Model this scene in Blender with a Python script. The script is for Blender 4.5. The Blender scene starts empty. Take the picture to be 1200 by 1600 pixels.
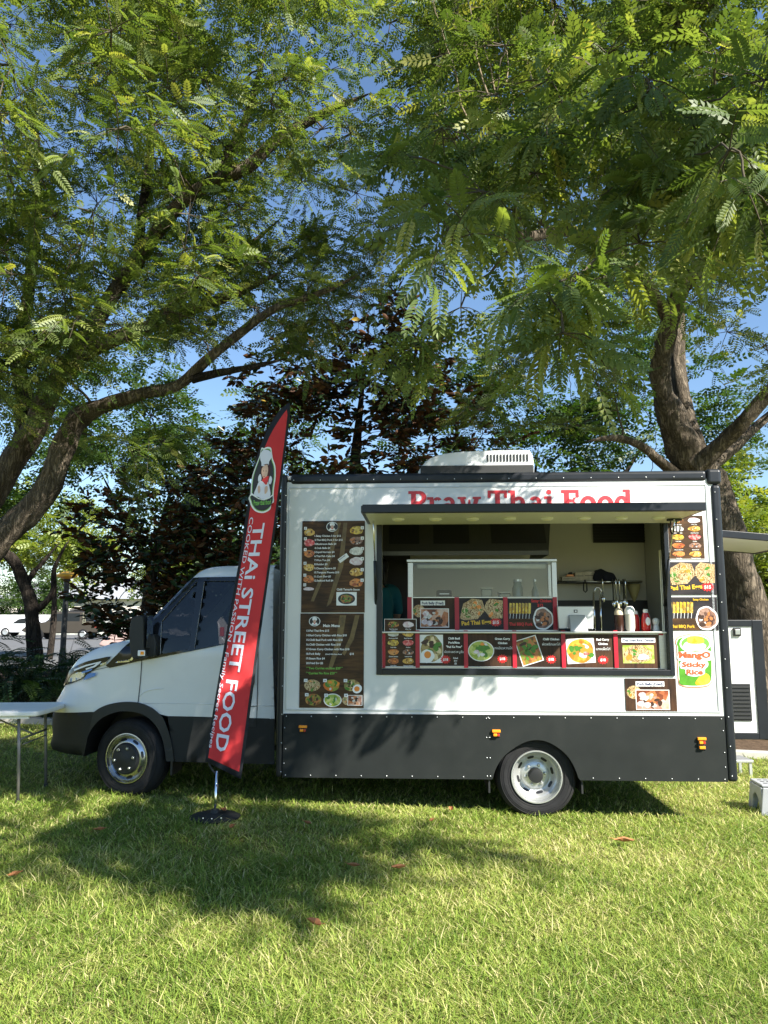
import bpy, bmesh, math, random
import numpy as np
from mathutils import Vector, Matrix
from mathutils.geometry import delaunay_2d_cdt

scene = bpy.context.scene
COL = scene.collection
rad = math.radians

# ------------------------------------------------------------------ camera, sky, sun, exposure
CAM_H, PITCH = 1.67, rad(8.0)
cd = bpy.data.cameras.new('camera'); cam = bpy.data.objects.new('camera', cd); COL.objects.link(cam)
cd.sensor_fit = 'HORIZONTAL'; cd.sensor_width = 36.0; cd.lens = 36.0
cd.clip_start = 0.05; cd.clip_end = 2000
cam.location = (0, 0, CAM_H); cam.rotation_euler = (rad(90) + PITCH, 0, 0)
scene.camera = cam

SUN_TO = Vector((1.0, -0.90, 1.12)).normalized()           # direction towards the sun: right, behind the camera
sun_el = math.asin(SUN_TO.z)
world = bpy.data.worlds.new('World'); scene.world = world; world.use_nodes = True
wn = world.node_tree.nodes; wn.clear()
sky = wn.new('ShaderNodeTexSky'); sky.sky_type = 'NISHITA'; sky.sun_disc = False
sky.sun_elevation = sun_el; sky.sun_rotation = math.atan2(SUN_TO.x, SUN_TO.y)
sky.air_density = 1.15; sky.dust_density = 0.0; sky.ozone_density = 4.5
bg = wn.new('ShaderNodeBackground'); bg.inputs['Strength'].default_value = 0.07
wo = wn.new('ShaderNodeOutputWorld')
world.node_tree.links.new(sky.outputs[0], bg.inputs[0]); world.node_tree.links.new(bg.outputs[0], wo.inputs[0])

sl = bpy.data.lights.new('sun', 'SUN'); sl.energy = 5.0; sl.angle = rad(0.53); sl.color = (1.0, 0.95, 0.86)
sun = bpy.data.objects.new('sun', sl); COL.objects.link(sun)
sun.rotation_euler = (-SUN_TO).to_track_quat('-Z', 'Y').to_euler(); sun.location = (8, -8, 14)

vs = scene.view_settings
vs.view_transform = 'Standard'; vs.look = 'None'; vs.gamma = 1.0; vs.exposure = 1.55
vs.use_curve_mapping = False
scene.cycles.max_bounces = 8; scene.cycles.diffuse_bounces = 4; scene.cycles.transmission_bounces = 6
scene.cycles.transparent_max_bounces = 12
scene.cycles.use_adaptive_sampling = True
scene.cycles.sample_clamp_indirect = 6.0

# ------------------------------------------------------------------ geometry of the view (to turn measurements into metres)
SP, CP = math.sin(PITCH), math.cos(PITCH)
def ray(px, py):
    a = (px - 600) / 1200.0; v = (800 - py) / 1200.0
    return Vector((a, CP - SP * v, SP + CP * v))
def at(px, py, Y):
    r = ray(px, py); t = Y / r.y
    return Vector((r.x * t, Y, CAM_H + r.z * t))
def gz(x, y=0):                                            # the lawn rises gently to the left
    return 0.4 * math.tanh(-(x - 1.3) / 12.0)
MT = -0.049; TH = math.atan(0.049)
TO = Vector((1.305, 6.826, 0.0))
UX = Vector((math.cos(TH), -math.sin(TH), 0)); NX = Vector((math.sin(TH), math.cos(TH), 0))
CAMP = Vector((0, 0, CAM_H))
def S(px, py, d=0.0):                                      # a point on the truck's side (d metres behind it): local x, y, z
    r = ray(px, py)
    t = ((TO + NX * d) - CAMP).dot(NX) / r.dot(NX)
    p = CAMP + r * t - TO
    return (p.dot(UX), d, p.z)

# ------------------------------------------------------------------ mesh helpers
def link_mesh(name, me, parent=None, mat=None):
    o = bpy.data.objects.new(name, me); COL.objects.link(o)
    if parent is not None: o.parent = parent
    if mat is not None and not me.materials: me.materials.append(mat)
    return o
class MB:
    def __init__(s): s.v = []; s.f = []
    def add(s, vs_, fs):
        b = len(s.v); s.v.extend([tuple(p) for p in vs_]); s.f.extend([tuple(i + b for i in f) for f in fs]); return s
    def box(s, x0, x1, y0, y1, z0, z1):
        return s.add([(x0,y0,z0),(x1,y0,z0),(x1,y1,z0),(x0,y1,z0),(x0,y0,z1),(x1,y0,z1),(x1,y1,z1),(x0,y1,z1)],
                     [(3,2,1,0),(4,5,6,7),(0,1,5,4),(1,2,6,5),(2,3,7,6),(3,0,4,7)])
    def tube(s, pts, rs, n=8, cap=True):
        pts = [Vector(p) for p in pts]
        if not hasattr(rs, '__len__'): rs = [rs] * len(pts)
        prev = None; V = []; Fc = []
        for i, p in enumerate(pts):
            t = (pts[min(i+1, len(pts)-1)] - pts[max(i-1, 0)])
            t = t.normalized() if t.length > 1e-9 else Vector((0,0,1))
            if prev is None:
                a = Vector((0,0,1)) if abs(t.z) < 0.9 else Vector((1,0,0))
                e = t.cross(a).normalized()
            else:
                e = (prev - t * prev.dot(t))
                e = e.normalized() if e.length > 1e-6 else t.orthogonal().normalized()
            prev = e; g = t.cross(e)
            for k in range(n):
                a = 2 * math.pi * k / n
                V.append(p + (e * math.cos(a) + g * math.sin(a)) * rs[i])
        for i in range(len(pts) - 1):
            for k in range(n):
                Fc.append((i*n+k, i*n+(k+1)%n, (i+1)*n+(k+1)%n, (i+1)*n+k))
        if cap:
            Fc.append(tuple(range(n-1, -1, -1))); Fc.append(tuple((len(pts)-1)*n + k for k in range(n)))
        return s.add(V, Fc)
    def lathe(s, prof, c, axis='z', n=24, sc=(1,1,1), cap0=True):      # prof: (radius, height) pairs
        V = []; Fc = []
        for r, h in prof:
            for k in range(n):
                a = 2 * math.pi * k / n
                x, y, z = r * math.cos(a), r * math.sin(a), h
                if axis == 'y': x, y, z = x, z, y
                if axis == 'x': x, y, z = z, x, y
                V.append((c[0] + x*sc[0], c[1] + y*sc[1], c[2] + z*sc[2]))
        for i in range(len(prof) - 1):
            for k in range(n):
                q = (i*n+k, i*n+(k+1)%n, (i+1)*n+(k+1)%n, (i+1)*n+k)
                Fc.append(q if axis != 'y' else q[::-1])
        if cap0: Fc.append(tuple(range(n))[::-1] if axis != 'y' else tuple(range(n)))
        e = tuple((len(prof)-1)*n + k for k in range(n))
        if cap0 is not None: Fc.append(e if axis != 'y' else e[::-1])
        return s.add(V, Fc)
    def prism(s, poly, y0, y1):                              # poly in (x, z), extruded along y
        n = len(poly)
        V = [(x, y0, z) for x, z in poly] + [(x, y1, z) for x, z in poly]
        Fc = [tuple(range(n)), tuple(range(2*n-1, n-1, -1))]
        for i in range(n): Fc.append((i, i+n, (i+1)%n+n, (i+1)%n))
        return s.add(V, Fc)
    def build(s, name, mat, parent=None, smooth=False, bevel=0, seg=2, auto=None):
        me = bpy.data.meshes.new(name); me.from_pydata(s.v, [], s.f); me.update()
        o = link_mesh(name, me, parent, mat)
        bm = bmesh.new(); bm.from_mesh(me); bmesh.ops.recalc_face_normals(bm, faces=bm.faces); bm.to_mesh(me); bm.free()
        if smooth: me.shade_smooth()
        if auto is not None:
            me.shade_smooth()
            m = bm_sharp(me, rad(auto))
        if bevel:
            m = o.modifiers.new('bevel', 'BEVEL'); m.width = bevel; m.segments = seg; m.limit_method = 'ANGLE'; m.angle_limit = rad(35)
        return o
def bm_sharp(me, ang):
    bm = bmesh.new(); bm.from_mesh(me)
    for e in bm.edges:
        if len(e.link_faces) == 2 and e.calc_face_angle(0) > ang: e.smooth = False
    bm.to_mesh(me); bm.free()
def box(name, mat, parent, x0, x1, y0, y1, z0, z1, bevel=0, seg=2):
    return MB().box(x0, x1, y0, y1, z0, z1).build(name, mat, parent, bevel=bevel, seg=seg)
def sheet(name, pts, mat, parent, smooth=False):             # one flat n-gon
    me = bpy.data.meshes.new(name); me.from_pydata([tuple(p) for p in pts], [], [tuple(range(len(pts)))]); me.update()
    return link_mesh(name, me, parent, mat)
def sheets(name, polys, mat, parent):
    m = MB()
    for p in polys: m.add(p, [tuple(range(len(p)))])
    me = bpy.data.meshes.new(name); me.from_pydata(m.v, [], m.f); me.update()
    return link_mesh(name, me, parent, mat)
def tag(o, label=None, cat=None, group=None, kind=None):
    if label: o['label'] = label
    if cat: o['category'] = cat
    if group: o['group'] = group
    if kind: o['kind'] = kind
    return o
def empty(name, loc, rz=0.0):
    o = bpy.data.objects.new(name, None); COL.objects.link(o); o.location = loc; o.rotation_euler = (0, 0, rz)
    o.empty_display_size = 0.1
    return o
def copy_tree(o, parent=None):
    c = o.copy(); COL.objects.link(c); c.parent = parent
    for ch in list(o.children): copy_tree(ch, c)
    return c
def inside(pt, poly):
    x, y = pt; r = False; n = len(poly)
    for i in range(n):
        x0, y0 = poly[i]; x1, y1 = poly[(i+1) % n]
        if (y0 > y) != (y1 > y) and x < (x1-x0)*(y-y0)/(y1-y0)+x0: r = not r
    return r
def resample(poly, step, closed=True):
    out = []; n = len(poly)
    for i in range(n if closed else n-1):
        a = Vector(poly[i]); b = Vector(poly[(i+1) % n]); k = max(1, int(math.ceil((b-a).length / step)))
        for j in range(k): out.append(tuple(a + (b-a) * (j / k)))
    if not closed: out.append(tuple(poly[-1]))
    return out
def smooth_poly(pts, k=4, closed=False):                     # Catmull-Rom through 2-D or 3-D points
    P = [np.array(p, float) for p in pts]; n = len(P); out = []
    for i in range(n if closed else n-1):
        p0 = P[(i-1) % n] if closed or i > 0 else P[0]
        p1 = P[i]; p2 = P[(i+1) % n]
        p3 = P[(i+2) % n] if closed or i+2 < n else P[n-1]
        for j in range(k):
            t = j / k
            out.append(tuple(0.5*((2*p1)+(-p0+p2)*t+(2*p0-5*p1+4*p2-p3)*t*t+(-p0+3*p1-3*p2+p3)*t**3)))
    if not closed: out.append(tuple(P[-1]))
    return out
def patch(poly, holes=(), step=0.05, edge=None):
    """triangulate a 2-D outline with holes and inner points: returns points, triangles"""
    edge = edge or step
    V = []; E = []
    for lp in [poly] + list(holes):
        r = resample(lp, edge); b = len(V); V += r
        E += [(b+i, b+(i+1) % len(r)) for i in range(len(r))]
    xs = [p[0] for p in poly]; ys = [p[1] for p in poly]
    nx = int((max(xs)-min(xs))/step)+1; ny = int((max(ys)-min(ys))/step)+1
    bound = np.array(V)
    for i in range(nx):
        for j in range(ny):
            q = (min(xs)+(i+0.5+0.25*(j % 2))*step, min(ys)+(j+0.5)*step)
            if inside(q, poly) and not any(inside(q, h) for h in holes):
                if np.min(np.hypot(bound[:,0]-q[0], bound[:,1]-q[1])) > step*0.45: V.append(q)
    r = delaunay_2d_cdt([Vector(p) for p in V], E, [], 0, 1e-6)
    pts = [tuple(p) for p in r[0]]; tri = []
    for f in r[2]:
        c = (sum(pts[i][0] for i in f)/len(f), sum(pts[i][1] for i in f)/len(f))
        if inside(c, poly) and not any(inside(c, h) for h in holes): tri.append(tuple(f))
    return pts, tri

# ------------------------------------------------------------------ materials
def new_mat(name):
    m = bpy.data.materials.new(name); m.use_nodes = True; nt = m.node_tree; nt.nodes.clear()
    out = nt.nodes.new('ShaderNodeOutputMaterial'); b = nt.nodes.new('ShaderNodeBsdfPrincipled')
    nt.links.new(b.outputs[0], out.inputs[0])
    return m, nt, b, out
def N(nt, t, **kw):
    n = nt.nodes.new(t)
    for k, v in kw.items():
        if k in n.inputs: n.inputs[k].default_value = v
        else: setattr(n, k, v)
    return n
def ramp(nt, fac, stops):
    r = nt.nodes.new('ShaderNodeValToRGB'); e = r.color_ramp.elements
    while len(e) < len(stops): e.new(0.5)
    for el, (p, c) in zip(e, stops): el.position = p; el.color = (*c, 1) if len(c) == 3 else c
    nt.links.new(fac, r.inputs[0]); return r.outputs[0]
def coords(nt, scale=(1,1,1), kind='Object'):
    tc = nt.nodes.new('ShaderNodeTexCoord'); mp = nt.nodes.new('ShaderNodeMapping'); mp.inputs['Scale'].default_value = scale
    nt.links.new(tc.outputs[kind], mp.inputs[0]); return mp.outputs[0]
def mat(name, col, rough=0.5, metal=0.0, var=0.12, vs_=6.0, bump=0.0, bs=60.0, coat=0.0, spec=0.5, rvar=0.0, stretch=(1,1,1), dirt=0.0, dirtc=(0.12,0.09,0.06)):
    m, nt, b, out = new_mat(name)
    b.inputs['Metallic'].default_value = metal; b.inputs['Roughness'].default_value = rough
    b.inputs['Coat Weight'].default_value = coat; b.inputs['Specular IOR Level'].default_value = spec
    v = coords(nt, stretch)
    nz = N(nt, 'ShaderNodeTexNoise', Scale=vs_, Detail=4.0, Roughness=0.6); nt.links.new(v, nz.inputs['Vector'])
    c = ramp(nt, nz.outputs['Fac'], [(0.25, tuple(x*(1-var) for x in col)), (0.75, tuple(min(1, x*(1+var)) for x in col))])
    if dirt:
        n2 = N(nt, 'ShaderNodeTexNoise', Scale=3.1, Detail=7.0, Roughness=0.7); nt.links.new(v, n2.inputs['Vector'])
        fr = ramp(nt, n2.outputs['Fac'], [(0.5, (0,0,0)), (0.8, (dirt,)*3)])
        mx = N(nt, 'ShaderNodeMix', data_type='RGBA'); nt.links.new(fr, mx.inputs[0]); nt.links.new(c, mx.inputs[6]); mx.inputs[7].default_value = (*dirtc, 1); c = mx.outputs[2]
    nt.links.new(c, b.inputs['Base Color'])
    if rvar:
        r = N(nt, 'ShaderNodeMapRange'); r.inputs[3].default_value = rough - rvar; r.inputs[4].default_value = rough + rvar
        nt.links.new(nz.outputs['Fac'], r.inputs[0]); nt.links.new(r.outputs[0], b.inputs['Roughness'])
    if bump:
        n3 = N(nt, 'ShaderNodeTexNoise', Scale=bs, Detail=3.0); nt.links.new(v, n3.inputs['Vector'])
        bp = N(nt, 'ShaderNodeBump', Strength=bump, Distance=0.01); nt.links.new(n3.outputs['Fac'], bp.inputs['Height']); nt.links.new(bp.outputs[0], b.inputs['Normal'])
    return m
def glass_mat(name, tint, refl=0.08, rough=0.02, dens=0.5):
    m, nt, b, out = new_mat(name); nt.nodes.remove(b)
    tr = N(nt, 'ShaderNodeBsdfTransparent'); tr.inputs[0].default_value = (*tint, 1)
    gl = N(nt, 'ShaderNodeBsdfGlossy', Roughness=rough); gl.inputs[0].default_value = (1, 1, 1, 1)
    fr = N(nt, 'ShaderNodeFresnel', IOR=1.5)
    mx = N(nt, 'ShaderNodeMixShader'); nt.links.new(fr.outputs[0], mx.inputs[0]); nt.links.new(tr.outputs[0], mx.inputs[1]); nt.links.new(gl.outputs[0], mx.inputs[2])
    nt.links.new(mx.outputs[0], out.inputs[0]); return m
def leaf_mat(name, stops, trans=0.35, tcol=(0.35,0.5,0.06), rough=0.45, tcs=None, spec=0.4):
    """two-sided leaf: colour by a per-leaf random attribute, light passing through"""
    m, nt, b, out = new_mat(name)
    a = N(nt, 'ShaderNodeAttribute'); a.attribute_name = 'var'
    c = ramp(nt, a.outputs['Fac'], stops)
    nt.links.new(c, b.inputs['Base Color']); b.inputs['Roughness'].default_value = rough; b.inputs['Specular IOR Level'].default_value = spec
    t = N(nt, 'ShaderNodeBsdfTranslucent')
    tc = N(nt, 'ShaderNodeMix', data_type='RGBA', blend_type='MULTIPLY'); tc.inputs[0].default_value = 1.0
    nt.links.new(c, tc.inputs[6]); tc.inputs[7].default_value = (*tcol, 1)
    nt.links.new(tc.outputs[2], t.inputs[0])
    mx = N(nt, 'ShaderNodeMixShader'); mx.inputs[0].default_value = trans
    nt.links.new(b.outputs[0], mx.inputs[1]); nt.links.new(t.outputs[0], mx.inputs[2]); nt.links.new(mx.outputs[0], out.inputs[0])
    return m
def bark_mat(name, c0, c1, sc=7.0, bump=0.9):
    """furrows run along the stem: noise stretched lengthwise, ridges from its folded value"""
    m, nt, b, out = new_mat(name); b.inputs['Roughness'].default_value = 0.92; b.inputs['Specular IOR Level'].default_value = 0.15
    v = coords(nt, (1, 1, 0.16))
    w = N(nt, 'ShaderNodeTexNoise', Scale=sc*2.4, Detail=7.0, Roughness=0.6, Distortion=0.9); nt.links.new(v, w.inputs['Vector'])
    r1 = ramp(nt, w.outputs['Fac'], [(0.40, (1,1,1)), (0.495, (0.12,0.12,0.12)), (0.505, (0.12,0.12,0.12)), (0.60, (1,1,1))])
    n2 = N(nt, 'ShaderNodeTexNoise', Scale=sc*0.7, Detail=5.0, Roughness=0.6); nt.links.new(coords(nt, (1,1,0.5)), n2.inputs['Vector'])
    c = ramp(nt, n2.outputs['Fac'], [(0.3, c0), (0.7, c1)])
    mx = N(nt, 'ShaderNodeMix', data_type='RGBA', blend_type='MULTIPLY'); mx.inputs[0].default_value = 0.6
    nt.links.new(c, mx.inputs[6]); nt.links.new(r1, mx.inputs[7]); nt.links.new(mx.outputs[2], b.inputs['Base Color'])
    ad = N(nt, 'ShaderNodeMath', operation='MULTIPLY_ADD'); nt.links.new(r1, ad.inputs[0]); ad.inputs[1].default_value = 0.8; nt.links.new(w.outputs['Fac'], ad.inputs[2])
    bp = N(nt, 'ShaderNodeBump', Strength=bump, Distance=0.03); nt.links.new(ad.outputs[0], bp.inputs['Height']); nt.links.new(bp.outputs[0], b.inputs['Normal'])
    return m
def food_mat(name, cols, scale=60.0, kind='vor', rough=0.35, stretch=(1,1,1)):
    """flat printed picture of a dish"""
    m, nt, b, out = new_mat(name); b.inputs['Roughness'].default_value = rough
    v = coords(nt, stretch)
    n1 = N(nt, 'ShaderNodeTexNoise', Scale=scale*0.6, Detail=5.0, Roughness=0.7, Distortion=1.4 if kind == 'noodle' else 0.3); nt.links.new(v, n1.inputs['Vector'])
    if kind == 'noodle':
        w = N(nt, 'ShaderNodeTexWave', Scale=scale*0.5, Distortion=14.0, Detail=3.0); w.inputs['Detail Scale'].default_value = 1.6
        nt.links.new(v, w.inputs['Vector']); f = w.outputs['Fac']
    else:
        w = N(nt, 'ShaderNodeTexVoronoi', Scale=scale); nt.links.new(v, w.inputs['Vector'])
        sp = N(nt, 'ShaderNodeSeparateColor'); nt.links.new(w.outputs['Color'], sp.inputs[0]); f = sp.outputs[0]
    ad = N(nt, 'ShaderNodeMix', data_type='FLOAT'); ad.inputs[0].default_value = 0.45
    nt.links.new(f, ad.inputs[2]); nt.links.new(n1.outputs['Fac'], ad.inputs[3])
    big = N(nt, 'ShaderNodeTexNoise', Scale=scale*0.28, Detail=2.0); nt.links.new(v, big.inputs['Vector'])
    mr = N(nt, 'ShaderNodeMapRange'); mr.inputs[1].default_value = 0.3; mr.inputs[2].default_value = 0.7; nt.links.new(ad.outputs[0], mr.inputs[0])
    m2 = N(nt, 'ShaderNodeMix', data_type='FLOAT'); m2.inputs[0].default_value = 0.35; nt.links.new(mr.outputs[0], m2.inputs[2]); nt.links.new(big.outputs['Fac'], m2.inputs[3]); ad = m2
    k = len(cols)
    c = ramp(nt, ad.outputs[0], [(0.12 + 0.76*i/max(1, k-1), cc) for i, cc in enumerate(cols)])
    nt.links.new(c, b.inputs['Base Color']); return m

M = {}
M['white_paint'] = mat('white vehicle paint', (0.68, 0.69, 0.69), 0.22, var=0.02, coat=0.4, dirt=0.05)
M['panel_white'] = mat('white composite panel', (0.70, 0.70, 0.68), 0.28, var=0.03, vs_=2.0, dirt=0.05, coat=0.2)
M['skirt'] = mat('charcoal skirt sheet', (0.0135, 0.016, 0.015), 0.6, var=0.16, vs_=3.0, rvar=0.1, bump=0.02, bs=400, dirt=0.25, dirtc=(0.035,0.034,0.030), spec=0.25)
M['black_trim'] = mat('black powder coated aluminium', (0.011, 0.013, 0.017), 0.36, var=0.15, rvar=0.08, spec=0.4)
M['black_plastic'] = mat('black textured plastic', (0.015, 0.016, 0.016), 0.6, var=0.15, bump=0.1, bs=500)
M['gloss_black'] = mat('gloss black', (0.01, 0.011, 0.013), 0.12, var=0.1)
M['cladding'] = mat('dark grey bumper plastic', (0.017, 0.018, 0.018), 0.6, var=0.12, vs_=4, rvar=0.08, dirt=0.25, dirtc=(0.04,0.037,0.032), spec=0.3)
M['rubber'] = mat('tyre rubber', (0.014, 0.014, 0.015), 0.8, var=0.25, vs_=14, bump=0.15, bs=90, dirt=0.4, dirtc=(0.05,0.046,0.04), spec=0.3)
M['rim_steel'] = mat('silver painted steel', (0.55, 0.56, 0.55), 0.35, metal=0.7, var=0.1, dirt=0.25)
M['front_rim'] = mat('polished rim', (0.45, 0.46, 0.48), 0.24, metal=1.0, var=0.1, dirt=0.3)
M['chrome'] = mat('polished metal', (0.75, 0.76, 0.78), 0.12, metal=1.0, var=0.05)
M['rivet'] = mat('zinc rivet', (0.75, 0.76, 0.76), 0.35, metal=0.6, var=0.05)
M['steel'] = mat('brushed stainless steel', (0.50, 0.50, 0.48), 0.32, metal=0.9, var=0.08, stretch=(1,1,18), vs_=5, rvar=0.08)
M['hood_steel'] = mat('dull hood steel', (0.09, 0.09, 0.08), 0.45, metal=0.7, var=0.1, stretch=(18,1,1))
M['dark_steel'] = mat('dull dark steel', (0.05, 0.05, 0.05), 0.5, metal=0.5)  # dark steel of the floor, splashbacks and cooking range
M['cream'] = mat('cream interior lining', (0.66, 0.65, 0.56), 0.45, var=0.04, vs_=2)
M['amber'] = mat('amber reflector', (0.90, 0.30, 0.02), 0.2, var=0.1, coat=0.5)
M['red_lens'] = mat('red lens', (0.45, 0.03, 0.02), 0.2, coat=0.5)
M['red_tape'] = mat('red tape', (0.42, 0.012, 0.03), 0.4, var=0.08)
M['sign_red'] = mat('red vinyl lettering', (0.55, 0.035, 0.045), 0.4, var=0.04)
M['white_print'] = mat('white print', (0.80, 0.80, 0.78), 0.4, var=0.03)
M['green_print'] = mat('green print', (0.16, 0.42, 0.06), 0.4, var=0.08)
M['yellow_print'] = mat('yellow print', (0.75, 0.45, 0.03), 0.4, var=0.08)
M['navy_print'] = mat('navy print', (0.02, 0.03, 0.10), 0.4)
M['black_print'] = mat('black print', (0.012, 0.012, 0.014), 0.4)
M['red_print'] = mat('red print', (0.62, 0.02, 0.02), 0.4, var=0.08)
M['clear_glass'] = glass_mat('clear glass', (0.93, 0.95, 0.93))
M['cab_glass'] = glass_mat('tinted cab glass', (0.30, 0.35, 0.37))
M['far_glass'] = glass_mat('dark car glass', (0.10, 0.12, 0.13))
M['headlight_glass'] = glass_mat('headlight cover', (0.9, 0.92, 0.95))

# ------------------------------------------------------------------ ground
def lawn_material():
    m, nt, b, out = new_mat('lawn soil and thatch'); b.inputs['Roughness'].default_value = 0.95; b.inputs['Specular IOR Level'].default_value = 0.1
    v = coords(nt)
    n1 = N(nt, 'ShaderNodeTexNoise', Scale=0.9, Detail=6.0, Roughness=0.65); nt.links.new(v, n1.inputs['Vector'])
    n2 = N(nt, 'ShaderNodeTexNoise', Scale=55.0, Detail=4.0, Roughness=0.7); nt.links.new(v, n2.inputs['Vector'])
    c1 = ramp(nt, n1.outputs['Fac'], [(0.3, (0.12,0.145,0.04)), (0.55, (0.20,0.205,0.07)), (0.75, (0.32,0.28,0.13))])
    c2 = ramp(nt, n2.outputs['Fac'], [(0.3, (0.45,0.45,0.4)), (0.7, (1.25,1.2,1.1))])
    mx = N(nt, 'ShaderNodeMix', data_type='RGBA', blend_type='MULTIPLY'); mx.inputs[0].default_value = 1.0
    nt.links.new(c1, mx.inputs[6]); nt.links.new(c2, mx.inputs[7]); nt.links.new(mx.outputs[2], b.inputs['Base Color'])
    bp = N(nt, 'ShaderNodeBump', Strength=0.8, Distance=0.03); nt.links.new(n2.outputs['Fac'], bp.inputs['Height']); nt.links.new(bp.outputs[0], b.inputs['Normal'])
    return m
M['lawn'] = lawn_material()
def ground_sheet(name, xs, ys, m, dz=0.0, mask=None):
    V = [(x, y, gz(x, y) + dz) for y in ys for x in xs]; nx = len(xs); Fc = []
    for j in range(len(ys)-1):
        for i in range(nx-1):
            if mask is None or mask((xs[i]+xs[i+1])/2, (ys[j]+ys[j+1])/2): Fc.append((j*nx+i, j*nx+i+1, (j+1)*nx+i+1, (j+1)*nx+i))
    me = bpy.data.meshes.new(name); me.from_pydata(V, [], Fc); me.update(); me.shade_smooth()
    return tag(link_mesh(name, me, None, m), kind='structure')
xs = sorted(set([-900, -300, -120, -60, -40, -30] + [round(-24 + 0.8*i, 3) for i in range(61)] + [30, 40, 60, 120, 300, 900]))
ground_sheet('lawn', xs, [-300, -60, -20, -8, -2, 2, 6, 9, 12, 20, 40, 80, 200, 900], M['lawn'])

def kerb_y(x): return 10.92 - 0.098 * x                     # the bed behind the truck starts at this line
M['mulch'] = mat('bark mulch', (0.085, 0.058, 0.038), 0.95, var=0.5, vs_=18, bump=1.0, bs=35, spec=0.1)
M['asphalt'] = mat('car park asphalt', (0.10, 0.10, 0.10), 0.9, var=0.2, vs_=3, bump=0.3, bs=80)
M['concrete'] = mat('pale concrete edging', (0.42, 0.40, 0.36), 0.85, var=0.15, vs_=5, bump=0.3, bs=70, dirt=0.4)
V = []; bx = [-24 + 1.0*i for i in range(49)]
for x in bx: V += [(x, kerb_y(x), gz(x)+0.03), (x, kerb_y(x)+5.5, gz(x)+0.12), (x, kerb_y(x)+9, gz(x)+0.05)]
me = bpy.data.meshes.new('garden_bed'); me.from_pydata(V, [], [f for i in range(48) for f in ((3*i,3*i+3,3*i+4,3*i+1),(3*i+1,3*i+4,3*i+5,3*i+2))]); me.shade_smooth()
tag(link_mesh('garden_bed', me, None, M['mulch']), kind='structure')
kb = MB()
for i in range(24):
    x0, x1 = -24+2*i, -24+2*i+1.985
    y0, y1 = kerb_y(x0), kerb_y(x1); za, zb = gz(x0), gz(x1)
    kb.add([(x0,y0-0.12,za-0.05),(x1,y1-0.12,zb-0.05),(x1,y1+0.03,zb-0.05),(x0,y0+0.03,za-0.05),(x0,y0-0.12,za+0.085),(x1,y1-0.12,zb+0.085),(x1,y1+0.03,zb+0.085),(x0,y0+0.03,za+0.085)],
           [(3,2,1,0),(4,5,6,7),(0,1,5,4),(1,2,6,5),(2,3,7,6),(3,0,4,7)])
tag(kb.build('kerb', M['concrete'], bevel=0.012), kind='structure')
ground_sheet('car_park', [-90,-70,-50,-35,-24,-15,-8,0,8,16,24,34], [22, 30, 40, 52, 60, 67], M['asphalt'], 0.02)

# ------------------------------------------------------------------ the food truck: box body
truck = empty('food_truck', TO, -TH)
tag(truck, 'white food truck with charcoal skirt and open serving hatch parked on the lawn', 'food truck')
uL = S(435, 975)[0]; uR = S(1138, 975)[0]
zT = S(790, 738)[2]; zB = S(790, 1218)[2]
zP0 = S(790, 1116)[2]; zP1 = S(790, 754)[2]               # white panel, bottom and top
pL = S(446, 930)[0]; pR = S(1120, 930)[0]
BW = 2.15                                                  # body width
oL, oR = S(597, 930)[0], S(1041, 930)[0]                   # serving opening
oB, oT = S(820, 1046)[2], S(820, 816)[2]
WT = 0.045
FLOOR = 0.64
w = MB()
w.box(pL-0.02, oL, 0, WT, zP0-0.02, zP1+0.02)
w.box(oR, pR+0.02, 0, WT, zP0-0.02, zP1+0.02)
w.box(oL, oR, 0, WT, zP0-0.02, oB)
w.box(oL, oR, 0, WT, oT, zP1+0.02)
w.build('side_panel', M['panel_white'], truck)
w = MB(); w.box(uL+0.03, uR-0.03, BW-WT, BW, zP0-0.02, zT-0.03); w.build('far_side_panel', M['panel_white'], truck)
w = MB(); w.box(uL+0.02, uL+0.02+WT, WT, BW-WT, zB+0.25, zT-0.03); w.build('front_wall', M['panel_white'], truck)
dY0, dY1 = 0.62, 1.58                                      # rear doorway
w = MB(); w.box(uR-0.02-WT, uR-0.02, WT, dY0, zB+0.05, zT-0.03); w.box(uR-0.02-WT, uR-0.02, dY1, BW-WT, zB+0.05, zT-0.03)
w.box(uR-0.02-WT, uR-0.02, dY0, dY1, 2.42, zT-0.03); w.box(uR-0.02-WT, uR-0.02, dY0, dY1, zB+0.05, FLOOR)
w.build('rear_wall', M['panel_white'], truck)
MB().box(uL+0.03, uR-0.03, 0.02, BW-0.02, zT-0.05, zT-0.012).build('roof', M['panel_white'], truck)
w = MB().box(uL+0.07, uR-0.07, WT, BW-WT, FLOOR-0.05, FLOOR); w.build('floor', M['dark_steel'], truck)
# inner linings
lin = MB()
lin.box(uL+0.066, uL+0.076, WT, BW-WT-0.01, FLOOR, zT-0.08)
lin.box(uL+0.076, uR-0.09, BW-WT-0.012, BW-WT-0.002, FLOOR, zT-0.08)
lin.box(uL+0.076, uR-0.09, WT, BW-WT-0.013, zT-0.09, zT-0.08)
lin.box(uR-0.085, uR-0.072, WT, dY0, FLOOR, zT-0.09); lin.box(uR-0.085, uR-0.072, dY1, BW-WT-0.013, FLOOR, zT-0.09); lin.box(uR-0.085, uR-0.072, dY0, dY1, 2.42, zT-0.09)
lin.build('interior_lining', M['cream'], truck)
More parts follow.
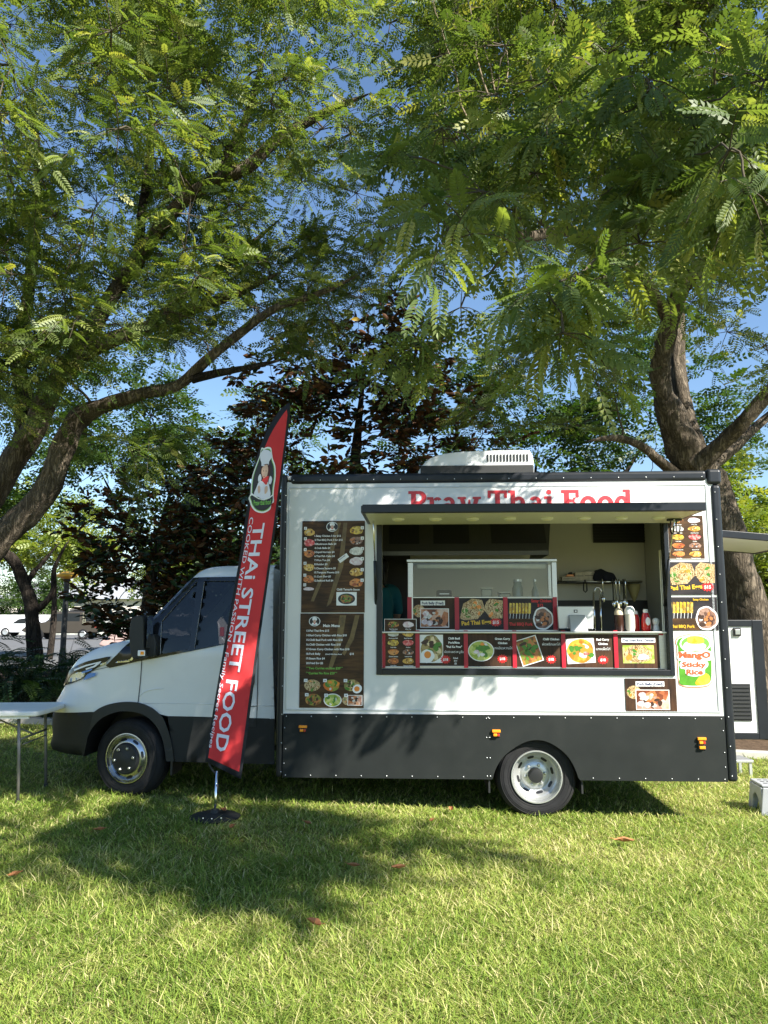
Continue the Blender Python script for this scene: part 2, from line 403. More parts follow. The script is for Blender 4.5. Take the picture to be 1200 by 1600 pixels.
# black aluminium edge extrusions, with rounded outer edges
tw = 0.105
def edge_bar(name, x0, x1, y0, y1, z0, z1): return box(name, M['black_trim'], truck, x0, x1, y0, y1, z0, z1, bevel=0.028, seg=4)
edge_bar('top_rail', uL+0.09, uR-0.115, -0.018, 0.10, zP1, zT)
edge_bar('corner_post', uL, pL, -0.018, 0.10, zB, zT-0.001)
edge_bar('corner_post', pR, uR, -0.018, 0.10, zB, zT-0.13)
c = edge_bar('corner_cap', pR-0.03, uR+0.012, -0.026, 0.11, zT-0.128, zT+0.012)
edge_bar('top_rail', uL+0.09, uR-0.09, BW-0.10, BW+0.018, zP1, zT)
edge_bar('corner_post', uL, pL, BW-0.10, BW+0.018, zB, zT-0.001); edge_bar('corner_post', pR, uR, BW-0.10, BW+0.018, zB, zT-0.13)
edge_bar('top_rail', uR-0.08, uR+0.002, 0.112, BW-0.102, zP1, zT-0.002); edge_bar('top_rail', uL-0.002, uL+0.09, 0.102, BW-0.102, zP1, zT-0.002)
edge_bar('corner_cap', pR-0.03, uR+0.012, BW-0.11, BW+0.026, zT-0.128, zT+0.012)
# thin pale frame round the white panel
fr = MB(); fw = 0.014
M['grey_strip'] = mat('pale grey aluminium strip', (0.50, 0.52, 0.53), 0.35, metal=0.3, var=0.05)
i0, i1, j0, j1 = pL+0.014, pR-0.024, zP0+0.022, zP1-0.026
fr.box(i0, i1, -0.006, 0.002, j1-fw, j1); fr.box(i0, i1, -0.006, 0.002, j0, j0+fw)
fr.box(i0, i0+fw*0.8, -0.006, 0.002, j0+fw, j1-fw); fr.box(i1-fw*1.6, i1, -0.006, 0.002, j0+fw, j1-fw)
fr.build('panel_frame', M['grey_strip'], truck, bevel=0.002)
sz = S(1070, 790)[2]
box('sign_joint', M['grey_strip'], truck, oR+0.06, i1-0.03, -0.004, 0.002, sz-0.004, sz+0.004)
# skirt with wheel arch
arch = [(769,1227),(770.5,1214),(775,1200),(785,1184),(800,1171),(818,1160.5),(834,1156.5),(851,1158),(868,1166),(885,1180),(896,1197),(903,1215),(906.5,1231)]
AR = [S(x, y)[0::2] for x, y in arch]
AR = [(p[0], max(p[1], 0)) for p in smooth_poly(AR, 4)]
zS1 = zP0 - 0.004
xa, xb = AR[0][0], AR[-1][0]
poly = [(pL+0.002, zS1), (pL+0.002, zB)] + [(xa, zB)] + [p for p in AR if p[1] > zB+0.004] + [(xb, zB), (pR-0.002, zB), (pR-0.002, zS1)]
sk = MB(); sk.prism(poly, -0.014, 0.012); sk.build('skirt', M['skirt'], truck, bevel=0.003)
MB().box(pL, xa-0.02, BW-0.01, BW+0.012, zB, zS1).box(xb+0.02, pR, BW-0.01, BW+0.012, zB, zS1).box(xa-0.02, xb+0.02, BW-0.01, BW+0.012, zB+0.35, zS1).build('far_skirt', M['skirt'], truck)
# rivets
rv = MB()
def rivet(u, z, d=-0.014, r=0.0052):
    rv.lathe([(r, 0), (r*0.95, -0.003), (r*0.6, -0.0055), (0.0005, -0.0065)], (u, d, z), 'y', 8)
for i in range(18): rivet(pL+0.03 + (pR-pL-0.06)*i/17, zS1-0.022)
for i in range(18):
    u = pL+0.03 + (pR-pL-0.06)*i/17
    if not (xa-0.03 < u < xb+0.03): rivet(u, zB+0.022)
for i in range(16):
    u = uL+0.12 + (uR-uL-0.28)*i/15; rivet(u, zP1+0.035, -0.018)
for i in range(11):
    z = zB+0.05 + (zT-zB-0.25)*i/10; rivet((uL+pL)/2+0.02, z, -0.018); rivet((uR+pR)/2-0.012, z, -0.018)
for z in (zS1-0.03, zS1-0.19, zS1-0.36, zB+0.03):
    u = S(760, 1150)[0]; rivet(u, z); rivet(u+0.027, z)
for k, z in enumerate((zS1-0.12, zS1-0.3, zS1-0.42)): rivet(pL+0.016+0.012*(k % 2), z); rivet(pR-0.02, z)
rv.build('rivet_rows', M['rivet'], truck, smooth=True)['kind'] = 'stuff'
# marker lamps
def marker(px, py, n):
    u, _, z = S(px, py)
    a = box('marker_lamp', M['amber'], truck, u-0.036, u+0.036, -0.036, -0.014, z+0.006, z+0.030, bevel=0.004)
    r = box('base', M['black_plastic'], a, u-0.034, u+0.034, -0.022, -0.0145, z-0.075 if n > 2 else z-0.034, z+0.005, bevel=0.003)
    box('lens', M['amber'], a, u-0.026, u+0.006, -0.044, -0.0225, z-0.024, z-0.002, bevel=0.004)
    box('lens', M['red_lens'], a, u+0.007, u+0.026, -0.044, -0.0225, z-0.024, z-0.002, bevel=0.004)
    if n > 2: box('lens', M['amber'], a, u-0.026, u+0.024, -0.040, -0.0225, z-0.066, z-0.042, bevel=0.004)
marker(474, 1138, 2); marker(775, 1145, 2); marker(1095, 1157, 3)
# serving hatch frame
hf = MB(); fo = 0.05
hf.box(oL-fo, oL, -0.016, 0.09, oB-fo, oT+0.03); hf.box(oR, oR+fo*0.8, -0.016, 0.09, oB-fo, oT+0.03)
hf.box(oL, oR, -0.016, 0.09, oB-fo, oB); hf.box(oL, oR, -0.016, 0.09, oT, oT+0.03)
hf.build('hatch_frame', M['black_trim'], truck, bevel=0.004)
# awning
aL, aR = S(578, 815)[0], S(1049, 815)[0]
PR = 0.80; aZ = S(820, 821)[2] + 0.012
aw = MB().box(aL, aR, -PR, -0.02, aZ+0.010, aZ+0.052); awn = aw.build('awning', M['panel_white'], truck)
fr = MB(); fr.box(aL-0.006, aR+0.006, -PR-0.03, -PR+0.02, aZ-0.004, aZ+0.064); fr.box(aL-0.02, aL+0.012, -PR+0.02, -0.02, aZ+0.004, aZ+0.062); fr.box(aR-0.012, aR+0.02, -PR+0.02, -0.02, aZ+0.004, aZ+0.062)
fr.build('frame', M['black_trim'], awn, bevel=0.005)
box('lining', M['cream'], awn, aL+0.013, aR-0.013, -PR+0.021, -0.021, aZ, aZ+0.009)
M['lamp_face'] = mat('pale downlight', (0.80, 0.76, 0.55), 0.3)
for i in range(8):
    u = S(622 + (1031-622)*i/7, 812, -0.45)[0]
    d = MB().lathe([(0.052, 0), (0.052, -0.012), (0.040, -0.016)], (u, -0.42, aZ-0.0005), 'z', 20).build('downlight', M['white_print'], awn, smooth=False)
    MB().lathe([(0.038, 0), (0.030, -0.006)], (u, -0.42, aZ-0.0168), 'z', 16).build('lens', M['lamp_face'], d)
for u, s in ((aL+0.055, 1), (oR-0.012, 1)):
    z1, z0 = aZ-0.01, oB+0.55
    st = MB().tube([(u, 0.02, z0), (u, -0.16, (z0+z1)/2+0.03)], 0.014, 8).build('gas_strut', M['black_trim'], truck, smooth=True)
    MB().tube([(u, -0.16, (z0+z1)/2+0.03), (u, -0.36, z1)], 0.007, 8).build('rod', M['chrome'], st, smooth=True)
hk = MB()
cpt = S(1043, 806, -0.3)
for k in range(2):
    u = aR - 0.10 + 0.05*k
    hk.tube([(u, -0.32+0.05*math.cos(a), aZ-0.07-0.06*math.sin(a)) for a in np.linspace(-1.4, 3.2, 12)], 0.006, 6)
hk.box(aR-0.13, aR-0.02, -0.34, -0.28, aZ-0.018, aZ-0.002)
hk.build('awning_latch', M['black_plastic'], truck, smooth=False)
# roof air conditioner
q0, q1 = S(652, 720, 0.35)[0], S(833, 720, 0.35)[0]; zA1 = S(760, 706, 0.42)[2]
prof = [(q0+0.02, 0.0), (q0+0.0, 0.06), (q0+0.05, 0.15), (q0+0.12, 0.215), (q0+0.26, 0.262), (q0+0.5, 0.285), (q1-0.10, 0.29), (q1-0.03, 0.27), (q1-0.005, 0.2), (q1, 0.05), (q1-0.01, 0.0)]
k = (zA1 - zT - 0.0) / 0.29
ac = MB().prism([(x, zT-0.012+z*k) for x, z in smooth_poly(prof, 3)], 0.30, 1.05).build('roof_air_conditioner', M['white_paint'], truck, bevel=0.03, seg=3)
box('lower_band', M['black_plastic'], ac, q0+0.03, q1-0.004, 0.285, 1.065, zT-0.011, zT+0.13*k, bevel=0.01)
for i in range(13):
    u = q1-0.44 + 0.031*i
    box('vent_slot', M['black_print'], ac, u, u+0.014, 0.292, 0.304, zT+0.165*k, zT+0.235*k)
# rear hatch raised over the doorway, and the open lower rear door
rh = MB(); L = 0.95
def tilt(x, z): return z - 0.09*(x-uR)
pts = []
def slab(m, x0, x1, y0, y1, za, zb):
    m.add([(x0,y0,tilt(x0,za)),(x1,y0,tilt(x1,za)),(x1,y1,tilt(x1,za)),(x0,y1,tilt(x0,za)),(x0,y0,tilt(x0,zb)),(x1,y0,tilt(x1,zb)),(x1,y1,tilt(x1,zb)),(x0,y1,tilt(x0,zb))],
          [(3,2,1,0),(4,5,6,7),(0,1,5,4),(1,2,6,5),(2,3,7,6),(3,0,4,7)])
slab(rh, uR+0.02, uR+L, dY0-0.05, dY1+0.05, 2.475, 2.50)
rho = rh.build('rear_hatch', M['cream'], truck)
rf = MB(); slab(rf, uR+0.005, uR+L+0.03, dY0-0.09, dY0-0.052, 2.468, 2.535); slab(rf, uR+0.005, uR+L+0.03, dY1+0.052, dY1+0.09, 2.468, 2.535); slab(rf, uR+L+0.002, uR+L+0.04, dY0-0.05, dY1+0.05, 2.468, 2.535)
rf.build('frame', M['black_trim'], rho, bevel=0.004)
slab2 = MB(); slab(slab2, uR+0.02, uR+L, dY0-0.05, dY1+0.05, 2.502, 2.53); slab2.build('outer_skin', M['panel_white'], rho)
rd = MB().box(uR+0.05, uR+0.86, 1.60, 1.63, 0.50, 1.60); rdo = rd.build('rear_door', M['panel_white'], truck)
f = MB(); f.box(uR+0.005, uR+0.05, 1.585, 1.645, 0.43, 1.67); f.box(uR+0.86, uR+0.97, 1.585, 1.645, 0.43, 1.67); f.box(uR+0.05, uR+0.86, 1.585, 1.645, 1.60, 1.67); f.box(uR+0.05, uR+0.86, 1.585, 1.645, 0.43, 0.50)
f.build('frame', M['black_trim'], rdo, bevel=0.006)
lv = box('louvre', M['black_print'], rdo, uR+0.45, uR+0.80, 1.588, 1.5995, 0.62, 1.0)
for i in range(9): box('slat', M['black_plastic'], rdo, uR+0.46, uR+0.79, 1.578, 1.587, 0.64+0.04*i, 0.662+0.04*i)
la = box('latch', M['black_plastic'], rdo, uR+0.66, uR+0.74, 1.575, 1.5995, 1.50, 1.585, bevel=0.005)
box('plate', M['steel'], rdo, uR+0.675, uR+0.725, 1.566, 1.5745, 1.515, 1.57, bevel=0.003)
# chassis under the body
ch = MB(); ch.box(uL+0.1, uR-0.15, 0.55, 0.63, 0.42, 0.56); ch.box(uL+0.1, uR-0.15, 1.5, 1.58, 0.42, 0.56)
for u in np.linspace(uL+0.3, uR-0.5, 6): ch.box(u, u+0.08, 0.63, 1.5, 0.45, 0.53)
ch.box(uL-2.2, uL+0.1, 0.60, 0.68, 0.44, 0.58); ch.box(uL-2.2, uL+0.1, 1.45, 1.53, 0.44, 0.58)
ch.build('chassis', M['black_plastic'], truck)
ua = AR[0][0]*0.5 + AR[-1][0]*0.5
box('underfloor', M['black_plastic'], truck, uL+0.09, uR-0.09, 0.05, BW-0.05, FLOOR-0.09, FLOOR-0.052)
# wheel-arch box so the arch opens onto darkness, not onto the far lawn
wa = MB(); wa.box(xa-0.03, xa-0.015, 0.02, 0.5, 0.2, FLOOR-0.092); wa.box(xb+0.015, xb+0.03, 0.02, 0.5, 0.2, FLOOR-0.092)
wa.build('wheel_arch_liner', M['black_plastic'], truck)
# tank boxes hung under the floor
box('water_tank', M['black_plastic'], truck, uL+0.4, uL+1.3, 0.75, 1.4, 0.33, 0.44, bevel=0.03)

# ------------------------------------------------------------------ wheels
def wheel(name, ctr, steer, kind, lab=None, flip=False):
    """wheel facing -y at its own origin; parts: tyre, rim, hub"""
    e = bpy.data.objects.new(name, None); COL.objects.link(e); e.parent = truck
    e.location = ctr; e.rotation_euler = (0, 0, steer + (math.pi if flip else 0)); e.empty_display_size = 0.1
    R = 0.348
    ty = MB()
    ty.lathe([(0.20, 0.005), (0.214, -0.004), (0.225, -0.006), (0.262, -0.018), (0.300, -0.017), (0.326, -0.004), (0.339, 0.014), (0.347, 0.035),
              (0.348, 0.07), (0.341, 0.072), (0.341, 0.08), (0.348, 0.082), (0.348, 0.112), (0.341, 0.114), (0.341, 0.122), (0.348, 0.124), (0.347, 0.16), (0.335, 0.185), (0.30, 0.20), (0.22, 0.19)], (0,0,0), 'y', 56, cap0=None)
    ty.build('tyre', M['rubber'], e, auto=40)
    rib = MB()
    for rr in (0.245, 0.283, 0.312):
        rib.tube([(rr*math.cos(a), -0.0165 if rr > .25 else -0.0125, rr*math.sin(a)) for a in np.linspace(0, 2*math.pi, 57)], 0.0035, 5, cap=False)
    rib.build('sidewall_rib', M['rubber'], e, smooth=True)
    if kind == 'rear':                                     # deep dish of a dual rear wheel
        prof = [(0.222, -0.010), (0.219, -0.020), (0.211, -0.020), (0.203, -0.006), (0.198, 0.02), (0.192, 0.05), (0.180, 0.060), (0.172, 0.064), (0.16, 0.090), (0.13, 0.104), (0.118, 0.095), (0.112, 0.088), (0.06, 0.088), (0.02, 0.088)]
        slot_r, slot_y, nsl = 0.152, 0.094, 8
    else:                                                  # polished front wheel
        prof = [(0.222, -0.008), (0.219, -0.020), (0.211, -0.021), (0.203, -0.008), (0.198, 0.012), (0.193, 0.016), (0.186, 0.008), (0.170, -0.008), (0.152, -0.019), (0.14, -0.021), (0.11, -0.021), (0.06, -0.021), (0.02, -0.021)]
        slot_r, slot_y, nsl = 0.166, -0.012, 8
    rim = MB().lathe(prof, (0,0,0), 'y', 56, cap0=False).build('rim', M['rim_steel' if kind == 'rear' else 'front_rim'], e, auto=50)
    for k in range(nsl):
        a = 2*math.pi*(k+0.3)/nsl
        c = Vector((slot_r*math.cos(a), slot_y, slot_r*math.sin(a))); t = Vector((-math.sin(a), 0, math.cos(a))); r_ = Vector((math.cos(a), 0, math.sin(a)))
        n_ = Vector((0, -1, 0)); sl_ = 0.5 if kind == 'rear' else -0.55
        r2 = (r_ + Vector((0, sl_*-1 if kind == 'rear' else 0.8, 0))).normalized() if kind != 'rear' else (r_ + Vector((0, -0.47, 0))).normalized()
        n2 = t.cross(r2).normalized(); n2 = n2 if n2.y < 0 else -n2
        pts = []
        for q in range(16):
            b = 2*math.pi*q/16
            ex = 0.030*math.copysign(abs(math.cos(b))**0.6, math.cos(b)); ey = 0.0125*math.copysign(abs(math.sin(b))**0.7, math.sin(b))
            pts.append(c + t*ex + r2*ey + n2*0.004)
        sheet('slot', pts, M['black_print'], e)
    hy = 0.086 if kind == 'rear' else -0.022
    hub = MB()
    if kind == 'rear': hub.lathe([(0.062, hy), (0.062, hy-0.05), (0.052, hy-0.066), (0.03, hy-0.07), (0.004, hy-0.07)], (0,0,0), 'y', 28)
    else: hub.lathe([(0.140, hy+0.004), (0.137, hy-0.012), (0.124, hy-0.026), (0.06, hy-0.030), (0.045, hy-0.038), (0.004, hy-0.040)], (0,0,0), 'y', 32)
    hub.build('hub_cap', M['black_plastic'] if kind != 'rear' else M['cladding'], e, auto=40)
    for k in range(6):
        a = 2*math.pi*(k+0.15)/6; rr = 0.088 if kind == 'rear' else 0.098
        b = MB().lathe([(0.0145, 0), (0.0145, -0.014), (0.010, -0.02), (0.001, -0.021)], (rr*math.cos(a), hy - (0.0 if kind == 'rear' else 0.026), rr*math.sin(a)), 'y', 6)
        b.build('wheel_nut', M['rim_steel'] if kind == 'rear' else M['steel'], e)
    return e
rwc = S(838, 1213, 0.07)
wheel('wheel', (rwc[0], 0.055, rwc[2]), 0, 'rear')
wi = wheel('wheel', (rwc[0], 0.30, rwc[2]), 0, 'rear'); 
wheel('wheel', (rwc[0], BW-0.055, rwc[2]), 0, 'rear', flip=True)
fwc = S(200, 1184, 0.17)
wheel('wheel', (fwc[0], 0.16, fwc[2]), rad(-15), 'front')
wheel('wheel', (fwc[0], BW-0.16, fwc[2]), rad(-15), 'front', flip=True)
MB().tube([(rwc[0], 0.3, rwc[2]), (rwc[0], BW-0.3, rwc[2])], 0.06, 10).build('axle', M['black_plastic'], truck)
MB().tube([(fwc[0], 0.4, fwc[2]), (fwc[0], BW-0.4, fwc[2])], 0.04, 10).build('axle', M['black_plastic'], truck)
print('truck', dict(uL=uL, uR=uR, zT=zT, zB=zB, oL=oL, oR=oR, oB=oB, oT=oT, aZ=aZ, rw=rwc, fw=fwc, gzf=gz((TO+UX*fwc[0]).x)))

# ------------------------------------------------------------------ cab
C0 = 0.07                                                  # the cab side stands this far behind the box's side
zBelt = S(300, 1018, C0)[2]
uN = S(82, 1110, C0)[0]
def cab_d(u, z):
    d = C0
    if z > zBelt: d += 0.15 * (z - zBelt) + 0.05 * (z - zBelt)**2
    else: d += 0.03 * ((zBelt - z) / 1.0)**2
    k = uN + 0.75 - u
    if k > 0: d += 0.22 * (k / 0.75)**2.4
    return d
def SC(px, py, ex=0.0):
    d = C0
    for _ in range(4):
        u, _y, z = S(px, py, d + ex); d = cab_d(u, z)
    return (u, z)
sil_top = [(429,883),(400,883),(362,884),(338,885),(320,888.5),(305,897),(288,914),(262,941),(233,970),(213,992),(205,1001),(198,1002),(187,1002.5),(168,1007),(150,1013),(134,1020.5),(121,1029),(112,1039),(106,1048),(100,1066),(94,1080),(87,1091),(83.5,1100),(82,1108),(81,1112)]
sil_bot = [(81,1112),(78.5,1116),(78.5,1130),(80,1148),(75.5,1160),(75,1168),(80,1174),(100,1179),(128,1182)]
arch_in = [(132,1182),(134,1168),(140,1147),(152,1129),(168,1117.5),(188,1111.5),(210,1112),(230,1119),(246,1135),(256,1158),(261,1189)]
arch_out = [(147,1113),(156,1106.5),(170,1100.5),(188,1097),(206,1096.5),(222,1099),(238,1106),(250,1116),(257,1124),(265,1145),(270,1166),(273,1189)]
T_ = [SC(x, y, 0.05) for x, y in sil_top]; B_ = [SC(x, y, 0.05) for x, y in sil_bot]
T_ = smooth_poly(T_, 3)
AI = smooth_poly([SC(x, y) for x, y in arch_in], 4); AO = smooth_poly([SC(x, y) for x, y in arch_out], 4)
RND = T_ + B_
segA = np.array(RND[:-1]); segB = np.array(RND[1:])
def rnd_dist(u, z):
    p = np.array((u, z)); ab = segB-segA; t = np.clip(((p-segA)*ab).sum(1)/np.maximum((ab*ab).sum(1), 1e-12), 0, 1)
    return float(np.min(np.hypot(*(segA+ab*t[:,None]-p).T)))
RR = 0.10
def cab_pt(u, z, off=0.0):
    d = cab_d(u, z); e = rnd_dist(u, z)
    if e < RR: d += RR - math.sqrt(max(0, RR*RR - (RR-e)**2))
    return (u, d - off, z)
def cab_panel(name, poly, holes, m, parent, off=0.0, step=0.05, edge=0.03, both=True, smooth=True):
    pts, tri = patch(poly, holes, step, edge); near = None
    for side in ((0, 1) if both else (0,)):
        V = [cab_pt(u, z, off) for u, z in pts]
        if side: V = [(x, BW - y, z) for x, y, z in V]
        me = bpy.data.meshes.new(name); me.from_pydata(V, [], tri); me.update()
        bm = bmesh.new(); bm.from_mesh(me); bm.normal_update()
        bmesh.ops.reverse_faces(bm, faces=[f_ for f_ in bm.faces if (f_.normal.y > 0) == (side == 0)]); bm.to_mesh(me); bm.free()
        if smooth: me.shade_smooth()
        o = link_mesh(name, me, parent, m); near = near or o
    return near
P = lambda L, ex=0.0: [SC(x, y, ex) for x, y in L]
gl1 = P([(309,908),(296.5,1014),(251,1022.5),(253,971)]); gl2 = P([(320,908),(383,908),(383,1001),(345,1006),(304,1014)])
low = P([(262,1118.8),(300,1119.5),(420,1122.5),(429,1123)])
AOw = [p for p in AO if p[1] > low[0][1] + 0.01]           # flare above the cladding line
white = T_ + [SC(148,1112)] + AOw[1:] + low
door_x = 222
body = cab_panel('cab_body', white, [gl1, gl2], M['white_paint'], truck, 0.0, 0.045, 0.02)
# roof, windscreen, bonnet and nose: the outline carried across to the far side
RS = T_ + B_[1:]
cr = MB(); nW = 9
for i, (u, z) in enumerate(RS):
    y0 = cab_pt(u, z)[1]
    for k in range(nW):
        t = k/(nW-1); y = y0 + (BW-2*y0)*t
        bul = 0.05*math.sin(math.pi*t)
        du = -bul if u < SC(290, 914)[0] else 0
        dz = bul*0.9 if z > SC(320,890)[1]-0.02 else (bul*0.5 if z > zBelt-0.1 else 0)
        cr.v.append((u+du, y, z+dz))
for i in range(len(RS)-1):
    for k in range(nW-1): cr.f.append((i*nW+k, (i+1)*nW+k, (i+1)*nW+k+1, i*nW+k+1))
me = bpy.data.meshes.new('cab_front'); me.from_pydata(cr.v, [], cr.f); me.update()
for mm in (M['white_paint'], M['far_glass'], M['cladding'], M['gloss_black']): me.materials.append(mm)
zlo = SC(82,1111)[1]; uA, uC = SC(301, 900)[0], SC(208, 998)[0]; zWt = SC(303,899)[1]; zWb = SC(208,998)[1]
for pl in me.polygons:
    c = pl.center
    if c.z < zlo: pl.material_index = 2
    elif zWb < c.z < zWt+0.01 and uC-0.06 < c.x < uA+0.04: pl.material_index = 1 if 0.14 < c.y - cab_d(c.x, c.z) + 0.07 < BW-0.3 else 3
me.shade_smooth(); link_mesh('cab_front', me, truck)
rl = [SC(429, 883, 0.05), SC(429, 1194)]
zr = [rl[0][1]] + [rl[0][1] + (rl[1][1]-rl[0][1])*k/6 for k in range(1, 7)]
bw_ = MB(); ub = min(rl[0][0], uL-0.04)
bw_.box(ub-0.012, ub, 0.24, BW-0.24, rl[1][1]+0.1, rl[0][1]-0.03); bw_.build('cab_back_wall', M['white_paint'], truck)
# dark lower cladding
bump = [SC(148,1112)] + [SC(81,1112,0.05)] + B_[1:] + [SC(130,1182)] + AI[1:14]
bump = B_ + [AI[0]] + [p for p in AI if p[0] < SC(150,1130)[0]] + [SC(150,1119), SC(148,1112.6)]
cab_panel('bumper', bump, [], M['cladding'], truck, 0.004, 0.05, 0.025)
sill = [SC(262,1119.4), SC(300,1120), SC(420,1123), SC(429,1123.5), SC(429,1194), SC(340,1192), SC(274,1190), SC(270,1166), SC(266,1145)]
cab_panel('sill_cladding', sill, [], M['cladding'], truck, 0.004, 0.06, 0.03)
flare = AO + AI[::-1]
cab_panel('wheel_arch_flare', flare, [], M['black_plastic'], truck, 0.022, 0.05, 0.02)
fe = MB()
for a, b in zip(AO[:-1], AO[1:]):
    p, q, p2, q2 = cab_pt(*a, 0.022), cab_pt(*b, 0.022), cab_pt(*a, -0.004), cab_pt(*b, -0.004); fe.add([p, q, q2, p2], [(0,1,2,3)])
for a, b in zip(AI[:-1], AI[1:]):
    p, q = cab_pt(*a, 0.022), cab_pt(*b, 0.022); fe.add([p, q, (q[0], q[1]+0.42, q[2]), (p[0], p[1]+0.42, p[2])], [(0,1,2,3)])
fe.build('wheel_arch_liner', M['black_print'], truck, smooth=True)
box('inner_wing', M['black_print'], truck, SC(128,1150)[0], SC(262,1150)[0], 0.62, 0.66, 0.35, SC(200,1100)[1])
MB().box(SC(266,1150)[0], SC(266,1150)[0]+0.02, 0.12, 0.4, SC(266,1212)[1], SC(266,1185)[1]).build('mud_flap', M['black_print'], truck)
# black window surround and cowl
tr = [SC(x, y, 0.02) for x, y in [(300,902.5),(386,901)]] + P([(386,1001.5),(347,1007.5),(298,1017.5),(245,1028),(222,1032),(172,1043.5),(166,1040),(186,1020)]) + [SC(x, y, 0.05) for x, y in [(205.3,1001.3),(213,992.3),(233,970.3),(262,941.3),(288,914.3)]]
cab_panel('window_surround', tr, [gl1, gl2], M['gloss_black'], truck, 0.013, 0.035, 0.016)
cab_panel('window_glass', gl1, [], M['cab_glass'], truck, -0.004, 0.06, 0.03)
cab_panel('window_glass', gl2, [], M['cab_glass'], truck, -0.004, 0.06, 0.03)
# shut lines, drawn as narrow dark gaps
M['gap'] = mat('dark shut line', (0.01, 0.01, 0.01), 0.9)
def seam(name, pts, wdt=0.007):
    L = smooth_poly(P(pts), 4)
    m = MB()
    for a, b in zip(L[:-1], L[1:]):
        a = Vector(a); b = Vector(b); t = (b-a).normalized(); n = Vector((-t.y, t.x))*wdt/2
        m.add([cab_pt(*(a-n), 0.0075), cab_pt(*(b-n), 0.0075), cab_pt(*(b+n), 0.0075), cab_pt(*(a+n), 0.0075)], [(0,1,2,3)])
    return m.build(name, M['gap'], truck)
seam('door_gap', [(222,1031),(220,1062),(217,1090),(216,1098)])
seam('door_gap', [(407,905),(405,960),(403.5,1040),(402,1110)])
seam('door_gap', [(381,1116),(384,1108),(391,1104),(402,1103)], 0.005); seam('door_gap', [(402,1103),(401,1136)], 0.005); seam('door_gap', [(345,1136),(401,1137)], 0.005)
seam('bonnet_gap', [(170,1042),(140,1049),(120,1055)], 0.004)
u, z = SC(393, 1055)
dh = MB().lathe([(0.001, -0.10), (0.02, -0.095), (0.032, -0.07), (0.034, 0.0), (0.032, 0.07), (0.02, 0.095), (0.001, 0.10)], (u, cab_d(u, z)-0.012, z), 'z', 12, (1, 0.6, 1)).build('door_handle', M['black_plastic'], truck, smooth=True)
# press crease along the door
L = smooth_poly(P([(218,1088),(226,1081),(240,1077),(256,1075.5)]), 4)
cs = MB().tube([cab_pt(*p, 0.001) for p in L], [0.002]+[0.0055]*(len(L)-2)+[0.001], 6).build('door_crease', M['white_paint'], truck, smooth=True)
cs2 = MB().tube([cab_pt(*p, -0.003) for p in P([(224,1099),(300,1099),(360,1101),(428,1103)])], 0.006, 6).build('door_crease', M['white_paint'], truck, smooth=True)
# headlamp
hl = smooth_poly(P([(99.5,1071),(103,1060),(109,1048),(120,1040.5),(140,1032.5),(160,1028),(176,1025.5),(168,1034),(156,1042),(146,1048),(133,1058.5),(122,1064)], 0.02), 2, True)
h = cab_panel('headlamp', hl, [], M['gloss_black'], truck, 0.015, 0.03, 0.015)
M['lamp_silver'] = mat('lamp reflector', (0.6, 0.62, 0.62), 0.2, metal=0.8)
M['lamp_blue'] = mat('blue lamp trim', (0.10, 0.22, 0.48), 0.25)
cab_panel('reflector', smooth_poly(P([(108,1065),(113,1055),(124,1050),(134,1051),(131,1058),(120,1063)]), 3, True), [], M['lamp_silver'], h, 0.019, 0.03, 0.015)
cab_panel('light_strip', P([(116,1046),(136,1038.5),(160,1033),(157,1036.5),(150,1042),(136,1046.5),(135,1044.5),(148,1040),(152,1036.5),(136,1041),(118,1048)]), [], M['white_print'], h, 0.020, 0.03, 0.01)
cab_panel('light_strip', P([(158,1037),(168,1034),(166,1037.5),(158,1041)]), [], M['lamp_silver'], h, 0.020, 0.03, 0.01)
cab_panel('blue_trim', P([(136,1055),(140,1052),(151,1051),(150.5,1056),(142,1059),(131,1063)]), [], M['lamp_blue'], h, 0.019, 0.03, 0.015)
cab_panel('blue_trim', P([(130,1049),(146,1044.5),(144,1047.5),(131,1052)]), [], M['lamp_blue'], h, 0.019, 0.03, 0.01)
# badge on the cowl
bd = cab_panel('badge', P([(181,1035.5),(186,1032.5),(204,1030.5),(209,1024),(211,1024.5),(208,1031),(203,1034)]), [], M['chrome'], truck, 0.017, 0.03, 0.012)
# grille openings in the bumper, far from view
for k in range(3):
    zg = SC(80, 1126+9*k, 0.05)[1]
    box('grille_slot', M['black_print'], truck, uN-0.06, uN+0.10, 0.35, BW-0.35, zg-0.02, zg+0.018)
# door mirror
def mir(px, py, d): return S(px, py, d)
mo = smooth_poly([(212,1024),(209,1000),(210,975),(215,964.5),(224,962),(230,965),(231,990),(231,1018),(228,1027),(218,1028.5)], 3, True)
mp = [mir(x, y, -0.05)[0::2] for x, y in mo]
mr = MB().prism(mp, -0.16, 0.03).build('door_mirror', M['black_plastic'], truck, bevel=0.022, seg=3)
a = S(229, 985, -0.05); b_ = S(246, 985, 0.1)
MB().prism([mir(x, y, 0.0)[0::2] for x, y in [(229,996),(242,990),(246,1005),(244,1024),(236,1027),(229,1024)]], -0.03, 0.12).build('arm', M['black_plastic'], mr, bevel=0.012)
q = S(221.5, 1020, -0.165)
box('indicator', M['white_print'], mr, q[0]-0.035, q[0]+0.03, -0.172, -0.158, q[2]-0.028, q[2]+0.022, bevel=0.006)
box('indicator_lens', M['amber'], mr, q[0]-0.008, q[0]+0.022, -0.176, -0.1725, q[2]-0.016, q[2]+0.012, bevel=0.001)
M['mirror'] = mat('mirror glass', (0.7,0.7,0.7), 0.03, metal=1.0, var=0.0)
q = S(231, 985, -0.06)
